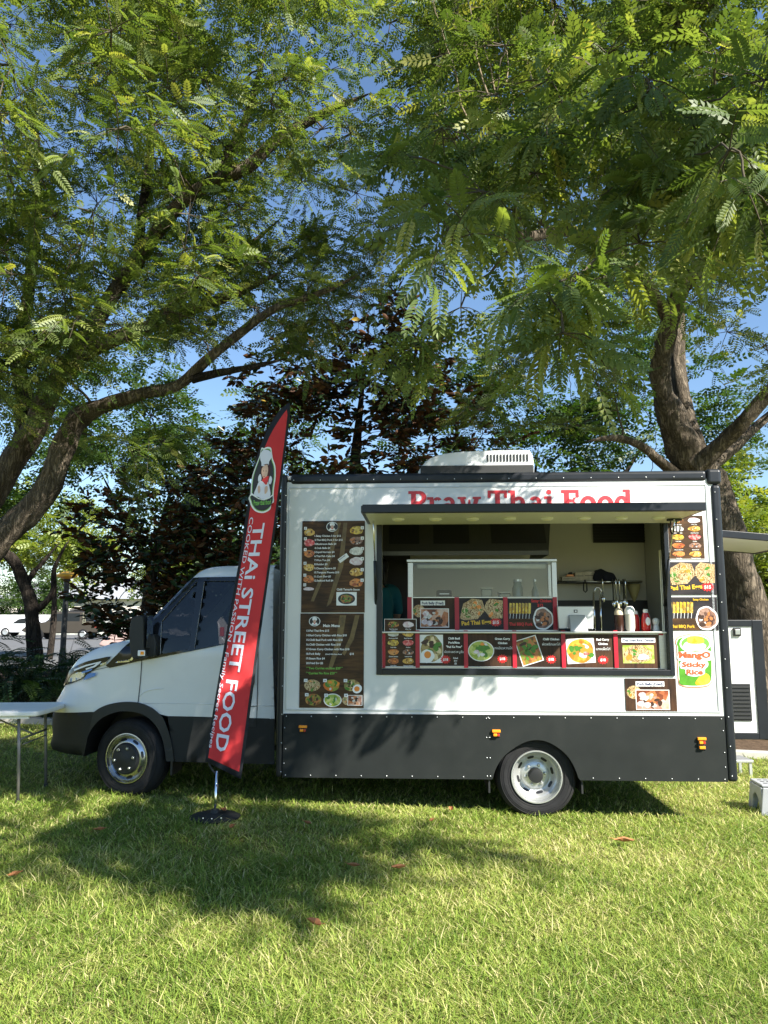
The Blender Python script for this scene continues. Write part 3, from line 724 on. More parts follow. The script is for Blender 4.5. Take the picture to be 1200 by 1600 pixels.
sheet('mirror_glass', [(q[0]+0.022, -0.145, q[2]-0.15), (q[0]+0.022, 0.01, q[2]-0.15), (q[0]+0.022, 0.01, q[2]+0.13), (q[0]+0.022, -0.145, q[2]+0.13)], M['mirror'], mr)
# far mirror
MB().prism(mp, BW-0.03, BW+0.16).build('door_mirror', M['black_plastic'], truck, bevel=0.022, seg=3)
# cab interior
M['seat'] = mat('dark seat fabric', (0.03, 0.03, 0.033), 0.9)
z0 = SC(300, 1120)[1]
for y in (0.35, 1.25):
    u = SC(372, 1000)[0]
    st = MB().box(u-0.45, u+0.02, y, y+0.5, z0-0.1, z0+0.12).build('seat', M['seat'], truck, bevel=0.04)
    MB().prism([(u-0.04, z0+0.13), (u+0.10, z0+0.13), (u+0.20, z0+0.72), (u+0.10, z0+0.74)], y, y+0.5).build('backrest', M['seat'], st, bevel=0.04)
    MB().prism([(u+0.10, z0+0.76), (u+0.19, z0+0.76), (u+0.21, z0+0.94), (u+0.12, z0+0.94)], y+0.12, y+0.38).build('headrest', M['seat'], st, bevel=0.03)
ud = SC(262, 1020)[0]
MB().prism([(ud-0.35, z0+0.05), (ud+0.12, z0+0.05), (ud+0.16, z0+0.40), (ud+0.02, zBelt-0.01), (ud-0.35, zBelt-0.06)], 0.22, BW-0.22).build('dashboard', M['seat'], truck, bevel=0.03)
sw = MB(); ctr = Vector((ud+0.27, BW-0.6, z0+0.42))
sw.tube([ctr + Vector((0.10*math.sin(a), 0.2*math.cos(a), 0.17*math.sin(a))) for a in np.linspace(0, 2*math.pi, 25)], 0.015, 6, cap=False)
sw.tube([ctr, ctr+Vector((-0.2, 0, -0.12))], 0.03, 8); sw.tube([ctr+Vector((0,-0.19,0)), ctr+Vector((0,0.19,0))], 0.012, 6)
sw.build('steering_wheel', M['seat'], truck, smooth=True)

# ------------------------------------------------------------------ lettering
def text_mesh(s, bold=0.0):
    cu = bpy.data.curves.new('t', 'FONT'); cu.body = s; cu.size = 1.0; cu.offset = bold; cu.resolution_u = 2
    ob = bpy.data.objects.new('t', cu)
    me = bpy.data.meshes.new_from_object(ob)
    n = len(me.vertices); co = np.zeros(n*3); me.vertices.foreach_get('co', co); co = co.reshape(-1, 3)[:, :2]
    fc = [tuple(p.vertices) for p in me.polygons]
    bpy.data.objects.remove(ob); bpy.data.curves.remove(cu); bpy.data.meshes.remove(me)
    return co, fc
class Letters:
    def __init__(s): s.m = MB()
    def quad(s, txt, p00, p10, p01, p11, fn, bold=0.02, fit=True):
        """txt stretched over the quad baseline-left, baseline-right, top-left, top-right; fn maps 2-D to 3-D"""
        co, fc = text_mesh(txt, bold)
        if len(co) == 0: return s
        lo = co.min(0); hi = co.max(0); t = (co-lo)/np.maximum(hi-lo, 1e-6)
        p00, p10, p01, p11 = map(np.array, (p00, p10, p01, p11))
        V = []
        for a, b in t:
            q = (p00*(1-a)+p10*a)*(1-b) + (p01*(1-a)+p11*a)*b; V.append(fn(q[0], q[1]))
        s.m.add(V, fc); return s
    def rect(s, txt, x0, y0, x1, y1, fn, bold=0.02): return s.quad(txt, (x0,y0), (x1,y0), (x0,y1), (x1,y1), fn, bold)
    def line(s, txt, x0, y0, h, fn, bold=0.02, align='l', xs_=1.0, maxw=None):
        """one line at cap height h (y upwards)"""
        co, fc = text_mesh(txt, bold)
        if len(co) == 0: return s
        k = h/0.73; wd = (co[:,0].max()-co[:,0].min())*k*xs_
        if maxw and wd > maxw: xs_ *= maxw/wd; wd = maxw
        x0 = x0 - (wd if align == 'r' else wd/2 if align == 'c' else 0)
        s.m.add([fn(x0 + (a-co[:,0].min())*k*xs_, y0 + b*k) for a, b in co], fc); return s
    def build(s, name, m, parent):
        me = bpy.data.meshes.new(name); me.from_pydata(s.m.v, [], s.m.f); me.update()
        o = link_mesh(name, me, parent, m); o['kind'] = 'stuff'; return o
# slab-serif glyphs for the name over the hatch
def arc(cx, cy, rx, ry, w, a0, a1, n=18):
    P_ = []
    for k in range(n):
        a = rad(a0+(a1-a0)*k/n); b = rad(a0+(a1-a0)*(k+1)/n)
        P_.append([(cx+(rx-w)*math.cos(a), cy+(ry-w*0.85)*math.sin(a)), (cx+rx*math.cos(a), cy+ry*math.sin(a)), (cx+rx*math.cos(b), cy+ry*math.sin(b)), (cx+(rx-w)*math.cos(b), cy+(ry-w*0.85)*math.sin(b))])
    return P_
def R_(x0, y0, x1, y1): return [[(x0,y0),(x1,y0),(x1,y1),(x0,y1)]]
G = {
 'P': (0.80, R_(.12,.13,.33,.87)+R_(0,.87,.48,1)+R_(0,0,.47,.13)+R_(.33,.40,.48,.54)+arc(.48,.70,.30,.30,.2,-90,90)),
 'r': (0.60, R_(.11,.12,.30,.60)+R_(0,.60,.27,.72)+R_(0,0,.44,.12)+arc(.44,.50,.20,.22,.15,30,150)),
 'a': (0.70, R_(.40,.12,.58,.46)+R_(.40,0,.68,.12)+arc(.32,.46,.26,.26,.18,0,150)+arc(.27,.22,.27,.23,.17,0,360)),
 'w': (1.00, [[(.10,.62),(.29,.62),(.40,.18),(.36,0),(.26,0)],[(.36,0),(.40,.18),(.47,.60),(.53,.60),(.46,0)],[(.53,.60),(.58,.18),(.62,0),(.52,0),(.47,.55)],[(.58,.18),(.62,0),(.72,0),(.90,.62),(.71,.62)]]+R_(0,.62,.36,.72)+R_(.64,.62,.99,.72)),
 'T': (0.86, R_(0,.86,.82,1)+R_(.31,.13,.52,.86)+R_(.18,0,.65,.13)+R_(0,.66,.13,.86)+R_(.69,.66,.82,.86)),
 'h': (0.82, R_(.11,.12,.30,.88)+R_(0,.88,.30,1)+R_(0,0,.40,.12)+R_(.52,.12,.71,.48)+R_(.44,0,.80,.12)+arc(.45,.46,.26,.26,.18,0,150)),
 'i': (0.44, R_(.12,.12,.31,.60)+R_(0,.60,.31,.72)+R_(0,0,.43,.12)+arc(.205,.91,.11,.11,.109,0,360)),
 'F': (0.78, R_(.12,.13,.33,.86)+R_(0,.86,.74,1)+R_(0,0,.47,.13)+R_(.33,.45,.56,.58)+R_(.61,.66,.74,.86)+R_(.50,.38,.60,.45)+R_(.50,.58,.60,.66)),
 'o': (0.72, arc(.34,.36,.34,.37,.2,0,360,26)),
 'd': (0.80, R_(.47,.12,.66,.88)+R_(.36,.88,.66,1)+R_(.47,0,.76,.12)+arc(.30,.36,.30,.37,.19,0,360,26)), ' ': (0.28, [])}
def slab_text(s, x0, x1, z0, h, m, parent, y):
    tot = sum(G[c][0] for c in s); k = (x1-x0)/tot; cx = x0
    for ch in s:
        mb = MB()
        for e, pl in enumerate(G[ch][1]): mb.add([(cx+a*k, y - 0.0003*(e % 5), z0+b*h) for a, b in pl], [tuple(range(len(pl)))])
        if mb.v:
            me = bpy.data.meshes.new('letter'); me.from_pydata(mb.v, [], mb.f); me.update(); link_mesh('letter', me, parent, m)
        cx += G[ch][0]*k
zs = S(815, 801)[2]; hs = S(815, 766)[2]-zs
slab_text('Praw Thai Food', S(638, 780)[0], S(990, 780)[0], zs, hs, M['sign_red'], truck, -0.003)
Letters().quad('HI-MATIC', *[ (x, y) for x, y in [(186,1034),(203,1032.4),(187,1031.8),(203,1030)]], lambda x, y: cab_pt(*SC(x, y), 0.0195), 0.02).build('badge_lettering', M['navy_print'], bd)

# ------------------------------------------------------------------ posters
def wood_mat(name, c0, c1, sc=1.0, vertical=False):
    m, nt, b, out = new_mat(name); b.inputs['Roughness'].default_value = 0.5; b.inputs['Specular IOR Level'].default_value = 0.3
    v = coords(nt, (22*sc, 1, 2.0*sc) if vertical else (2.2*sc, 1, 26*sc))
    n1 = N(nt, 'ShaderNodeTexNoise', Scale=1.6, Detail=6.0, Roughness=0.65, Distortion=0.7); nt.links.new(v, n1.inputs['Vector'])
    v2 = coords(nt, (1,1,1)); n2 = N(nt, 'ShaderNodeTexNoise', Scale=4.0, Detail=2.0); nt.links.new(v2, n2.inputs['Vector'])
    a = ramp(nt, n1.outputs['Fac'], [(0.3, c0), (0.7, c1)]); c = ramp(nt, n2.outputs['Fac'], [(0.35, (0.45,0.45,0.45)), (0.7, (1.4,1.35,1.2))])
    mx = N(nt, 'ShaderNodeMix', data_type='RGBA', blend_type='MULTIPLY'); mx.inputs[0].default_value = 1.0
    nt.links.new(a, mx.inputs[6]); nt.links.new(c, mx.inputs[7]); nt.links.new(mx.outputs[2], b.inputs['Base Color']); return m
M['menu_wood'] = wood_mat('printed brown planks', (0.030,0.014,0.006), (0.11,0.055,0.02))
M['menu_wood2'] = wood_mat('printed dark brown wood', (0.03,0.014,0.008), (0.085,0.04,0.02), 1.0, True)
M['menu_dark'] = wood_mat('printed dark slate', (0.018,0.016,0.02), (0.05,0.04,0.045))
FD = {
 'noodle': food_mat('noodle picture', [(0.10,0.05,0.015),(0.35,0.20,0.07),(0.62,0.46,0.22),(0.75,0.62,0.38),(0.30,0.16,0.04)], 34, 'noodle'),
 'pork': food_mat('pork belly picture', [(0.07,0.02,0.01),(0.32,0.08,0.03),(0.50,0.20,0.08),(0.65,0.50,0.42),(0.28,0.06,0.02)], 18),
 'rice': food_mat('rice picture', [(0.60,0.60,0.56),(0.75,0.74,0.70),(0.45,0.44,0.40)], 60),
 'red': food_mat('red curry picture', [(0.55,0.10,0.01),(0.70,0.25,0.02),(0.75,0.42,0.05),(0.18,0.28,0.03),(0.60,0.15,0.02)], 24),
 'green': food_mat('green curry picture', [(0.20,0.30,0.03),(0.42,0.48,0.08),(0.58,0.60,0.22),(0.30,0.42,0.06)], 30),
 'stir': food_mat('stir fry picture', [(0.08,0.03,0.01),(0.35,0.14,0.03),(0.14,0.24,0.03),(0.55,0.22,0.05),(0.22,0.06,0.02)], 30),
 'basil': food_mat('basil pork picture', [(0.10,0.06,0.02),(0.28,0.18,0.06),(0.42,0.32,0.12),(0.12,0.16,0.03)], 34),
 'satay': food_mat('satay picture', [(0.40,0.20,0.01),(0.70,0.45,0.03),(0.75,0.58,0.12),(0.25,0.12,0.02)], 40),
 'bbq': food_mat('grilled meat picture', [(0.05,0.025,0.02),(0.24,0.12,0.08),(0.38,0.24,0.18),(0.14,0.06,0.04)], 26),
 'gold': food_mat('golden snack picture', [(0.35,0.16,0.02),(0.65,0.36,0.06),(0.75,0.52,0.14)], 40),
 'crimson': food_mat('red snack picture', [(0.45,0.03,0.03),(0.65,0.10,0.10),(0.70,0.35,0.32)], 60),
 'pink': food_mat('pale dumpling picture', [(0.70,0.60,0.62),(0.60,0.42,0.44),(0.78,0.75,0.75)], 45),
 'sausage': food_mat('sausage picture', [(0.30,0.06,0.02),(0.50,0.14,0.03),(0.62,0.28,0.08)], 24, stretch=(1,1,3)),
 'mango': food_mat('mango picture', [(0.75,0.45,0.02),(0.80,0.62,0.06),(0.60,0.30,0.01)], 18),
 'label_green': mat('green label print', (0.08, 0.27, 0.02), 0.35, var=0.25, vs_=14),
 'dark': M['black_print'], 'white': M['white_print'], 'navy': M['navy_print'], 'redp': M['red_print'], 'brown': M['menu_wood'],
 'egg': mat('egg yolk print', (0.75, 0.24, 0.03), 0.3, var=0.1), 'leafp': mat('leaf print', (0.06, 0.20, 0.02), 0.35, var=0.2, vs_=30), 'skin': mat('skin tone print', (0.62, 0.40, 0.30), 0.4), 'tanp': mat('chilli wood print', (0.15, 0.095, 0.03), 0.45, var=0.5, vs_=14)}
M['tan_light'] = mat('pale noodle print', (0.72,0.58,0.34), 0.45); M['tan_dark'] = mat('dark noodle print', (0.16,0.08,0.02), 0.45); M['char'] = mat('charred print', (0.05,0.02,0.01), 0.45); M['glaze'] = mat('glazed print', (0.50,0.17,0.05), 0.4)
BITS = {'noodle': (('strand','tan_light',16),('strand','tan_dark',12),('bit','leafp',3),('bit','egg',2)), 'pork': (('bit','char',6),('bit','glaze',6),('bit','rice',4)), 'red': (('bit','leafp',5),('bit','egg',5),('bit','rice',2)), 'green': (('bit','leafp',4),('bit','rice',3)),
        'stir': (('bit','char',6),('bit','leafp',6),('bit','glaze',5)), 'basil': (('bit','char',7),('bit','leafp',5),('bit','tan_light',5)), 'bbq': (('bit','char',7),('bit','glaze',5),('bit','rice',2)), 'gold': (('bit','tan_dark',3),('bit','tan_light',3)), 'sausage': (('bit','char',3),('bit','egg',3)), 'satay': (('bit','tan_dark',3),)}
class Poster:
    """a thin board on the side of the truck; its own 0..1 coordinates run right and up"""
    def __init__(s, name, px, d, m, label=None, th=0.003, border=None, name_=None):
        x0, y0, x1, y1 = px; ym, xm = (y0+y1)/2, (x0+x1)/2
        s.u0, s.u1 = S(x0, ym, d)[0], S(x1, ym, d)[0]; s.z0, s.z1 = S(xm, y1, d)[2], S(xm, y0, d)[2]
        s.w, s.h = s.u1-s.u0, s.z1-s.z0; s.d = d - th; s.k = 0
        s.o = box(name, m, truck, s.u0, s.u1, d-th, d, s.z0, s.z1)
        if label: s.o['label'] = label
        if border:
            t = 0.004; b = MB(); e = s.d-0.0006
            for (a, c, g, h_) in ((0,1,0,t/s.h),(0,1,1-t/s.h,1),(0,t/s.w,t/s.h,1-t/s.h),(1-t/s.w,1,t/s.h,1-t/s.h)):
                b.add([s.f(a,g), s.f(c,g), s.f(c,h_), s.f(a,h_)], [(0,1,2,3)])
            me = bpy.data.meshes.new('border'); me.from_pydata(b.v, [], b.f); link_mesh('border', me, s.o, border)
        s.L = {}
    def f(s, a, b, lay=0): return (s.u0+a*s.w, s.d-0.0006-0.0005*lay, s.z0+b*s.h)
    def poly(s, pts, m, name='picture', lay=0):
        s.k += 1
        return sheet(name, [s.f(a, b, lay) for a, b in pts], FD.get(m, m) if isinstance(m, str) else m, s.o)
    def disc(s, cx, cy, rx, ry, m, name='dish_picture', lay=0, wob=0.0, n=28, rot=0.0):
        if isinstance(m, str) and m in BITS: s.bits(cx, cy, rx, ry, m, lay)
        rnd = random.Random(int(cx*1000+cy*77)); ph = rnd.uniform(0, 6)
        P_ = []
        for k in range(n):
            a = 2*math.pi*k/n; q = 1 + wob*math.sin(3*a+ph) + wob*0.6*math.sin(7*a+2*ph)
            x, y = rx*s.w*q*math.cos(a), ry*s.h*q*math.sin(a)
            P_.append((cx+(x*math.cos(rot)-y*math.sin(rot))/s.w, cy+(x*math.sin(rot)+y*math.cos(rot))/s.h))
        return s.poly(P_, m, name, lay)
    def bits(s, cx, cy, rx, ry, m, lay):
        rnd = random.Random(int(cx*997+cy*313+rx*71))
        for kind, mm, n in BITS.get(m, ()):
            if rx*s.w < 0.03: n = max(1, n//2)
            P_ = []
            for _ in range(n):
                a = rnd.uniform(0, 2*math.pi); q = math.sqrt(rnd.random())*0.78; x, y = cx+rx*q*math.cos(a), cy+ry*q*math.sin(a); t = rnd.uniform(0, math.pi)
                if kind == 'strand':
                    L_ = rnd.uniform(0.25,0.5)*rx*s.w; wd_ = 0.0035; k = rnd.uniform(-2.2,2.2); up = []; dn = []
                    for j in range(6):
                        v = j/5-0.5; ax = L_*v; ay = L_*k*v*v*0.6; gx, gy = ax*math.cos(t)-ay*math.sin(t), ax*math.sin(t)+ay*math.cos(t); nx_, ny_ = -math.sin(t)*wd_/2, math.cos(t)*wd_/2
                        up.append((x+(gx+nx_)/s.w, y+(gy+ny_)/s.h)); dn.append((x+(gx-nx_)/s.w, y+(gy-ny_)/s.h))
                    P_.append(up+dn[::-1])
                else:
                    r0 = rnd.uniform(0.12,0.26)*min(rx*s.w, ry*s.h); el = rnd.uniform(1.0,1.9)
                    P_.append([(x+(r0*el*math.cos(b)*math.cos(t)-r0*math.sin(b)*math.sin(t))*rnd.uniform(0.8,1.15)/s.w, y+(r0*el*math.cos(b)*math.sin(t)+r0*math.sin(b)*math.cos(t))*rnd.uniform(0.8,1.15)/s.h) for b in np.linspace(0, 2*math.pi, 8)[:-1]])
            s.j = getattr(s, 'j', 0)+1
            sheets('garnish_print', [[s.f(a, b, lay+0.3+0.02*(i % 9)+0.18*(s.j % 3)) for a, b in p_] for i, p_ in enumerate(P_)], FD.get(mm) or M[mm], s.o)['kind'] = 'stuff'
    def rect(s, x0, y0, x1, y1, m, name='picture', lay=0, rot=0.0):
        if isinstance(m, str) and m in BITS: s.bits((x0+x1)/2, (y0+y1)/2, (x1-x0)*0.5, (y1-y0)*0.5, m, lay)
        cx, cy = (x0+x1)/2, (y0+y1)/2; P_ = []
        for a, b in ((x0,y0),(x1,y0),(x1,y1),(x0,y1)):
            x, y = (a-cx)*s.w, (b-cy)*s.h
            P_.append((cx+(x*math.cos(rot)-y*math.sin(rot))/s.w, cy+(x*math.sin(rot)+y*math.cos(rot))/s.h))
        return s.poly(P_, m, name, lay)
    def star(s, cx, cy, rx, ry, m, lay=1, n=13):
        return s.poly([(cx+(rx if k % 2 else rx*0.72)*math.cos(math.pi*k/n), cy+(ry if k % 2 else ry*0.68)*math.sin(math.pi*k/n)) for k in range(2*n)], m, 'price_star', lay)
    def t(s, txt, x, y, h, m='white', align='l', bold=0.03, maxw=None, xs_=1.0, lay=3, rot=0.0):
        L = s.L.setdefault((m), Letters())
        def fn(a, b):
            dx, dz = a - x*s.w, b - y*s.h
            a2 = x*s.w + dx*math.cos(rot)-dz*math.sin(rot); b2 = y*s.h + dx*math.sin(rot)+dz*math.cos(rot)
            return (s.u0+a2, s.d-0.0006-0.0005*lay, s.z0+b2)
        L.line(txt, x*s.w, y*s.h, h*s.h, fn, bold, align, xs_, maxw*s.w if maxw else None)
    def done(s):
        for m, L in s.L.items(): L.build('lettering', FD.get(m) or M[m], s.o)
        return s.o
FD['green_t'] = M['green_print']; FD['yellow_t'] = M['yellow_print']
def emblem(p, cx, cy, rx, ry, lay=0):
    p.disc(cx, cy, rx, ry, 'white', 'emblem', lay); p.disc(cx, cy-0.0, rx*0.88, ry*0.86, 'dark', 'emblem', lay+1)
    p.disc(cx, cy+ry*0.45, rx*0.42, ry*0.42, 'white', 'emblem', lay+2); p.disc(cx, cy-ry*0.02, rx*0.26, ry*0.34, 'skin', 'emblem', lay+3)
    p.poly([(cx-rx*0.62, cy-ry*0.72), (cx+rx*0.62, cy-ry*0.72), (cx+rx*0.34, cy-ry*0.25), (cx, cy-ry*0.4), (cx-rx*0.34, cy-ry*0.25)], 'white', 'emblem', lay+4)
    p.poly([(cx-rx*0.2, cy-ry*0.3), (cx+rx*0.2, cy-ry*0.3), (cx, cy-ry*0.55)], 'redp', 'emblem', lay+5)
# first menu board
p = Poster('menu_board', (471.5, 814, 570, 957), -0.004, M['menu_wood'], 'brown menu board of numbered snacks above the Main Menu board')
emblem(p, 0.48, 0.935, 0.095, 0.055)
p.poly([(0.15,0.12),(0.20,0.12),(0.46,0.55),(0.62,0.98),(0.55,0.98),(0.40,0.58)], 'tanp', 'chopstick_print', 0)
p.poly([(0.40,0.06),(0.47,0.10),(0.66,0.50),(0.72,0.98),(0.66,0.98),(0.58,0.50)], 'tanp', 'chopstick_print', 0)
rows = ['1.Satay Chicken 5 for $12', '2.Thai BBQ Pork 4 for $12', '3.Mushroom Balls $4', '4.Crab Balls $4', '5.Squid Nuggets $4', '6.Thai Fish Cake $4', '7.Won Ton $4', '8.Hotdog $3', '9.Cheese Sausage $5', '10.Tempura Prawns $10', '11.Corn Dog $5', '12.Seafood Roll $4']
for i, r_ in enumerate(rows): p.t(r_, 0.20, 0.825-0.0445*i, 0.0205, 'white', maxw=0.53)
p.t('Chilli Tamarin Sauce', 0.92, 0.238, 0.022, 'white', 'r', maxw=0.45)
p.rect(0.555, 0.075, 0.875, 0.22, 'white', 'picture', 1); p.disc(0.715, 0.147, 0.135, 0.058, 'dark', 'dish_picture', 2); p.disc(0.715, 0.147, 0.10, 0.045, 'stir', 'dish_picture', 3, 0.06)
p.rect(0.575, 0.565, 0.745, 0.615, 'white', 'price_slip', 2, rot=0.62); p.t('Served with', 0.60, 0.568, 0.012, 'navy', rot=0.62, maxw=0.13, lay=4)
for i, (m_, y) in enumerate((('gold',0.875),('crimson',0.76),('sausage',0.64),('gold',0.49),('sausage',0.36),('pink',0.255))):
    p.disc(0.115, y, 0.085, 0.04 if i < 5 else 0.018, m_, 'dish_picture', 1, 0.05); p.rect(0.03, y+0.028, 0.075, y+0.06, 'white', 'number_tag', 3); p.t(str(7+i), 0.052, y+0.036, 0.016, 'navy', 'c', lay=4)
for i, (m_, y) in enumerate((('satay',0.895),('bbq',0.78),('rice',0.665),('pink',0.555),('gold',0.435),('sausage',0.32))):
    p.disc(0.865, y, 0.105, 0.045, m_, 'dish_picture', 1, 0.05); p.rect(0.935, y+0.01, 0.985, y+0.045, 'white', 'number_tag', 3); p.t(str(1+i), 0.96, y+0.018, 0.018, 'navy', 'c', lay=4)
p.done()
# main menu board
p = Poster('menu_board', (468.5, 958.5, 568.5, 1106), -0.004, M['menu_wood'], 'brown Main Menu board with six round dish pictures along its foot')
emblem(p, 0.225, 0.915, 0.09, 0.053)
p.poly([(0.62,0.98),(0.72,0.98),(0.66,0.70),(0.50,0.40),(0.44,0.40),(0.56,0.70)], 'tanp', 'chopstick_print', 0); p.poly([(0.86,0.98),(0.93,0.98),(0.84,0.72),(0.70,0.55),(0.66,0.57),(0.78,0.75)], 'tanp', 'chopstick_print', 0)
p.t('Main Menu', 0.36, 0.855, 0.030, 'white', maxw=0.34)
rows = ['13.Pad Thai Eggs $15', '14.Red Curry Chicken with Rice $18', '15.Chilli Basil Pork with Rice $18', '16.Chilli Chicken with Rice $18', '17.Green Curry Chicken with Rice $18', '18.Pork Belly', '19.Steam Rice $4', '20.Fried Egg $2']
wd = [0.46, 0.77, 0.71, 0.66, 0.82, 0.28, 0.37, 0.33]
for i, r_ in enumerate(rows): p.t(r_, 0.10, 0.805-0.0493*i, 0.0215, 'white', maxw=wd[i])
p.t('(Fried) With Satay Sauce', 0.40, 0.805-0.0493*5, 0.013, 'white', maxw=0.36); p.t('$18', 0.78, 0.805-0.0493*5, 0.0215, 'white')
p.t('**Two Curries on Rice $20**', 0.10, 0.405, 0.024, 'green_t', maxw=0.66); p.t('**Curries No Rice $20**', 0.10, 0.352, 0.024, 'green_t', maxw=0.56)
spots = [(0.20,0.235,'noodle'),(0.50,0.235,'red'),(0.82,0.235,'basil'),(0.22,0.085,'stir'),(0.52,0.08,'green'),(0.83,0.08,'pork')]
for i, (x, y, m_) in enumerate(spots):
    if m_ == 'green': p.disc(x, y, 0.14, 0.07, 'white', 'dish_picture', 1)
    if m_ == 'pork':
        p.disc(0.74, y, 0.07, 0.05, 'noodle', 'dish_picture', 1); p.rect(0.75, 0.025, 0.98, 0.135, 'white', 'dish_picture', 2); p.rect(0.76, 0.03, 0.97, 0.13, 'pork', 'dish_picture', 3)
    else: p.disc(x, y, 0.125, 0.062, m_, 'dish_picture', 2, 0.02)
    if m_ == 'basil': p.disc(0.90, 0.20, 0.075, 0.045, 'white', 'dish_picture', 3, rot=0.5); p.disc(0.895, 0.20, 0.042, 0.027, 'egg', 'dish_picture', 4)
    p.rect(x-0.13, y+0.035, x-0.075, y+0.068, 'white', 'number_tag', 5); p.t(str(13+i), x-0.102, y+0.044, 0.016, 'navy', 'c', lay=6)
p.done()
def snack_poster(px, d, label, top=0.97):
    p = Poster('snack_poster', px, d, M['menu_wood'], label, border=M['white_print'])
    ks = ['stir','pink','rice','gold','satay','crimson','sausage','bbq','sausage','gold']; nm = ['Thai Fish Cake','Won Ton','Mushroom Balls','Squid Nuggets','Crab Balls','Hotdog','Cheese Sausage','Seafood Roll','Corn Dog','Tempura Prawns']
    for i in range(10):
        x = 0.28 + 0.46*(i % 2); y = 0.88 - 0.19*(i//2)
        p.disc(x, y, 0.17, 0.062, ks[i], 'dish_picture', 1, 0.05); p.t(nm[i], x, y-0.105, 0.022, 'white', 'c', maxw=0.40)
    return p.done()
def pork_poster(px, d, label):
    p = Poster('dish_poster', px, d, M['menu_wood2'], label)
    p.disc(0.17, 0.58, 0.14, 0.20, 'noodle', 'dish_picture', 0); p.rect(0.20, 0.06, 0.86, 0.66, 'white', 'dish_picture', 1); p.rect(0.215, 0.08, 0.845, 0.64, 'pork', 'dish_picture', 2)
    for q in ((0.33,0.50),(0.30,0.24),(0.42,0.20)): p.disc(*q, 0.07, 0.085, 'pink', 'dish_picture', 3, 0.06)
    p.rect(0.21, 0.76, 0.77, 0.91, 'white', 'caption', 3); p.t('Pork Belly (Fried)', 0.49, 0.79, 0.085, 'navy', 'c', maxw=0.50, lay=5)
    return p.done()
def padthai_poster(px, d, label):
    p = Poster('dish_poster', px, d, M['menu_dark'], label)
    p.poly([(0.02,0.36),(0.12,0.30),(0.42,0.34),(0.60,0.62),(0.52,0.94),(0.30,0.985),(0.10,0.82)], 'noodle', 'dish_picture', 1); p.bits(0.30, 0.64, 0.26, 0.32, 'noodle', 1); p.bits(0.30, 0.60, 0.24, 0.30, 'noodle', 1.2); p.bits(0.79, 0.66, 0.19, 0.30, 'noodle', 1)
    p.poly([(0.58,0.60),(0.72,0.34),(0.97,0.36),(0.985,0.92),(0.70,0.985),(0.60,0.85)], 'noodle', 'dish_picture', 1)
    p.star(0.82, 0.24, 0.14, 0.15, 'redp'); p.t('$15', 0.82, 0.19, 0.10, 'white', 'c', maxw=0.14); p.t('Pad Thai Eggs', 0.06, 0.14, 0.13, 'yellow_t', maxw=0.66, rot=0.06, bold=0.04)
    return p.done()
def satay_poster(px, d, label, price):
    p = Poster('dish_poster', px, d, M['menu_dark'], label)
    p.rect(0.0, 0.0, 0.62, 0.36, 'brown', 'picture', 0)
    for i in range(7):
        x = 0.035+0.07*i; p.poly([(x,0.52),(x+0.055,0.52),(x+0.065,0.84),(x+0.015,0.86)], 'satay', 'dish_picture', 1); p.poly([(x+0.01,0.36),(x+0.018,0.36),(x+0.032,0.52),(x+0.022,0.52)], 'white', 'dish_picture', 1)
    p.disc(0.78, 0.36, 0.225, 0.36, 'white', 'dish_picture', 1, 0.03); p.disc(0.78, 0.36, 0.19, 0.31, 'bbq', 'dish_picture', 2, 0.05)
    if price: p.t('Satay Chicken', 0.53, 0.88, 0.09, 'redp', maxw=0.44); p.t('$12', 0.66, 0.74, 0.09, 'redp'); p.t('Thai BBQ Pork', 0.03, 0.14, 0.10, 'redp', maxw=0.52)
    else: p.t('Satay Chicken', 0.52, 0.90, 0.06, 'yellow_t', maxw=0.38); p.t('Thai BBQ Pork', 0.05, 0.08, 0.09, 'yellow_t', maxw=0.48)
    return p.done()
def tape(px0, py0, px1, py1, d):
    u0, u1 = S(px0, (py0+py1)/2, d)[0], S(px1, (py0+py1)/2, d)[0]; z0, z1 = S(px0, py1, d)[2], S(px0, py0, d)[2]
    box('red_tape', M['red_tape'], truck, u0, u1, d-0.003, d, z0, z1)
# posters to the right of the hatch
snack_poster((1043.5, 805, 1100, 874), -0.003, 'snack poster in ten small pictures, top right of the hatch')
padthai_poster((1041, 878, 1118.5, 929.5), -0.003, 'Pad Thai Eggs poster right of the hatch')
satay_poster((1043, 933, 1121, 985), -0.003, 'Satay Chicken and Thai BBQ Pork poster right of the hatch', False)
pork_poster((977, 1060, 1057, 1112), -0.003, 'Pork Belly poster on the white panel below the hatch')
# mango label: a die-cut jar shape
def mpt(x, y): q = S(x, y, -0.003); return q
def ms(name, pts, m, parent, lay, sm=True):
    L = smooth_poly(pts, 4, True) if sm else pts
    return sheet(name, [(S(x, y)[0], -0.004-0.0006*lay, S(x, y)[2]) for x, y in L[::-1]], m, parent)
jar = [(1060,1066),(1058,1035),(1057,1010),(1055,1004),(1058,996),(1066,993),(1080,990),(1095,991),(1106,996),(1111,1004),(1113,1018),(1113.5,1040),(1113,1062),(1108,1071),(1094,1074),(1074,1074),(1064,1071)]
mk_ = ms('mango_sticker', jar, mat('sticker outline', (0.55,0.25,0.12), 0.4), truck, 0); mk_['label'] = 'green Mango Sticky Rice sticker shaped like a jar'
def shrink(pts, k, c=(1085.5, 1033)): return [(c[0]+(x-c[0])*k, c[1]+(y-c[1])*k) for x, y in pts]
ms('sticker_edge', shrink(jar, 0.965), M['white_print'], mk_, 1); ms('label_print', shrink(jar, 0.93), FD['label_green'], mk_, 2)
ell = lambda cx, cy, rx, ry, n=20: [(cx+rx*math.cos(2*math.pi*k/n), cy+ry*math.sin(2*math.pi*k/n)) for k in range(n)]
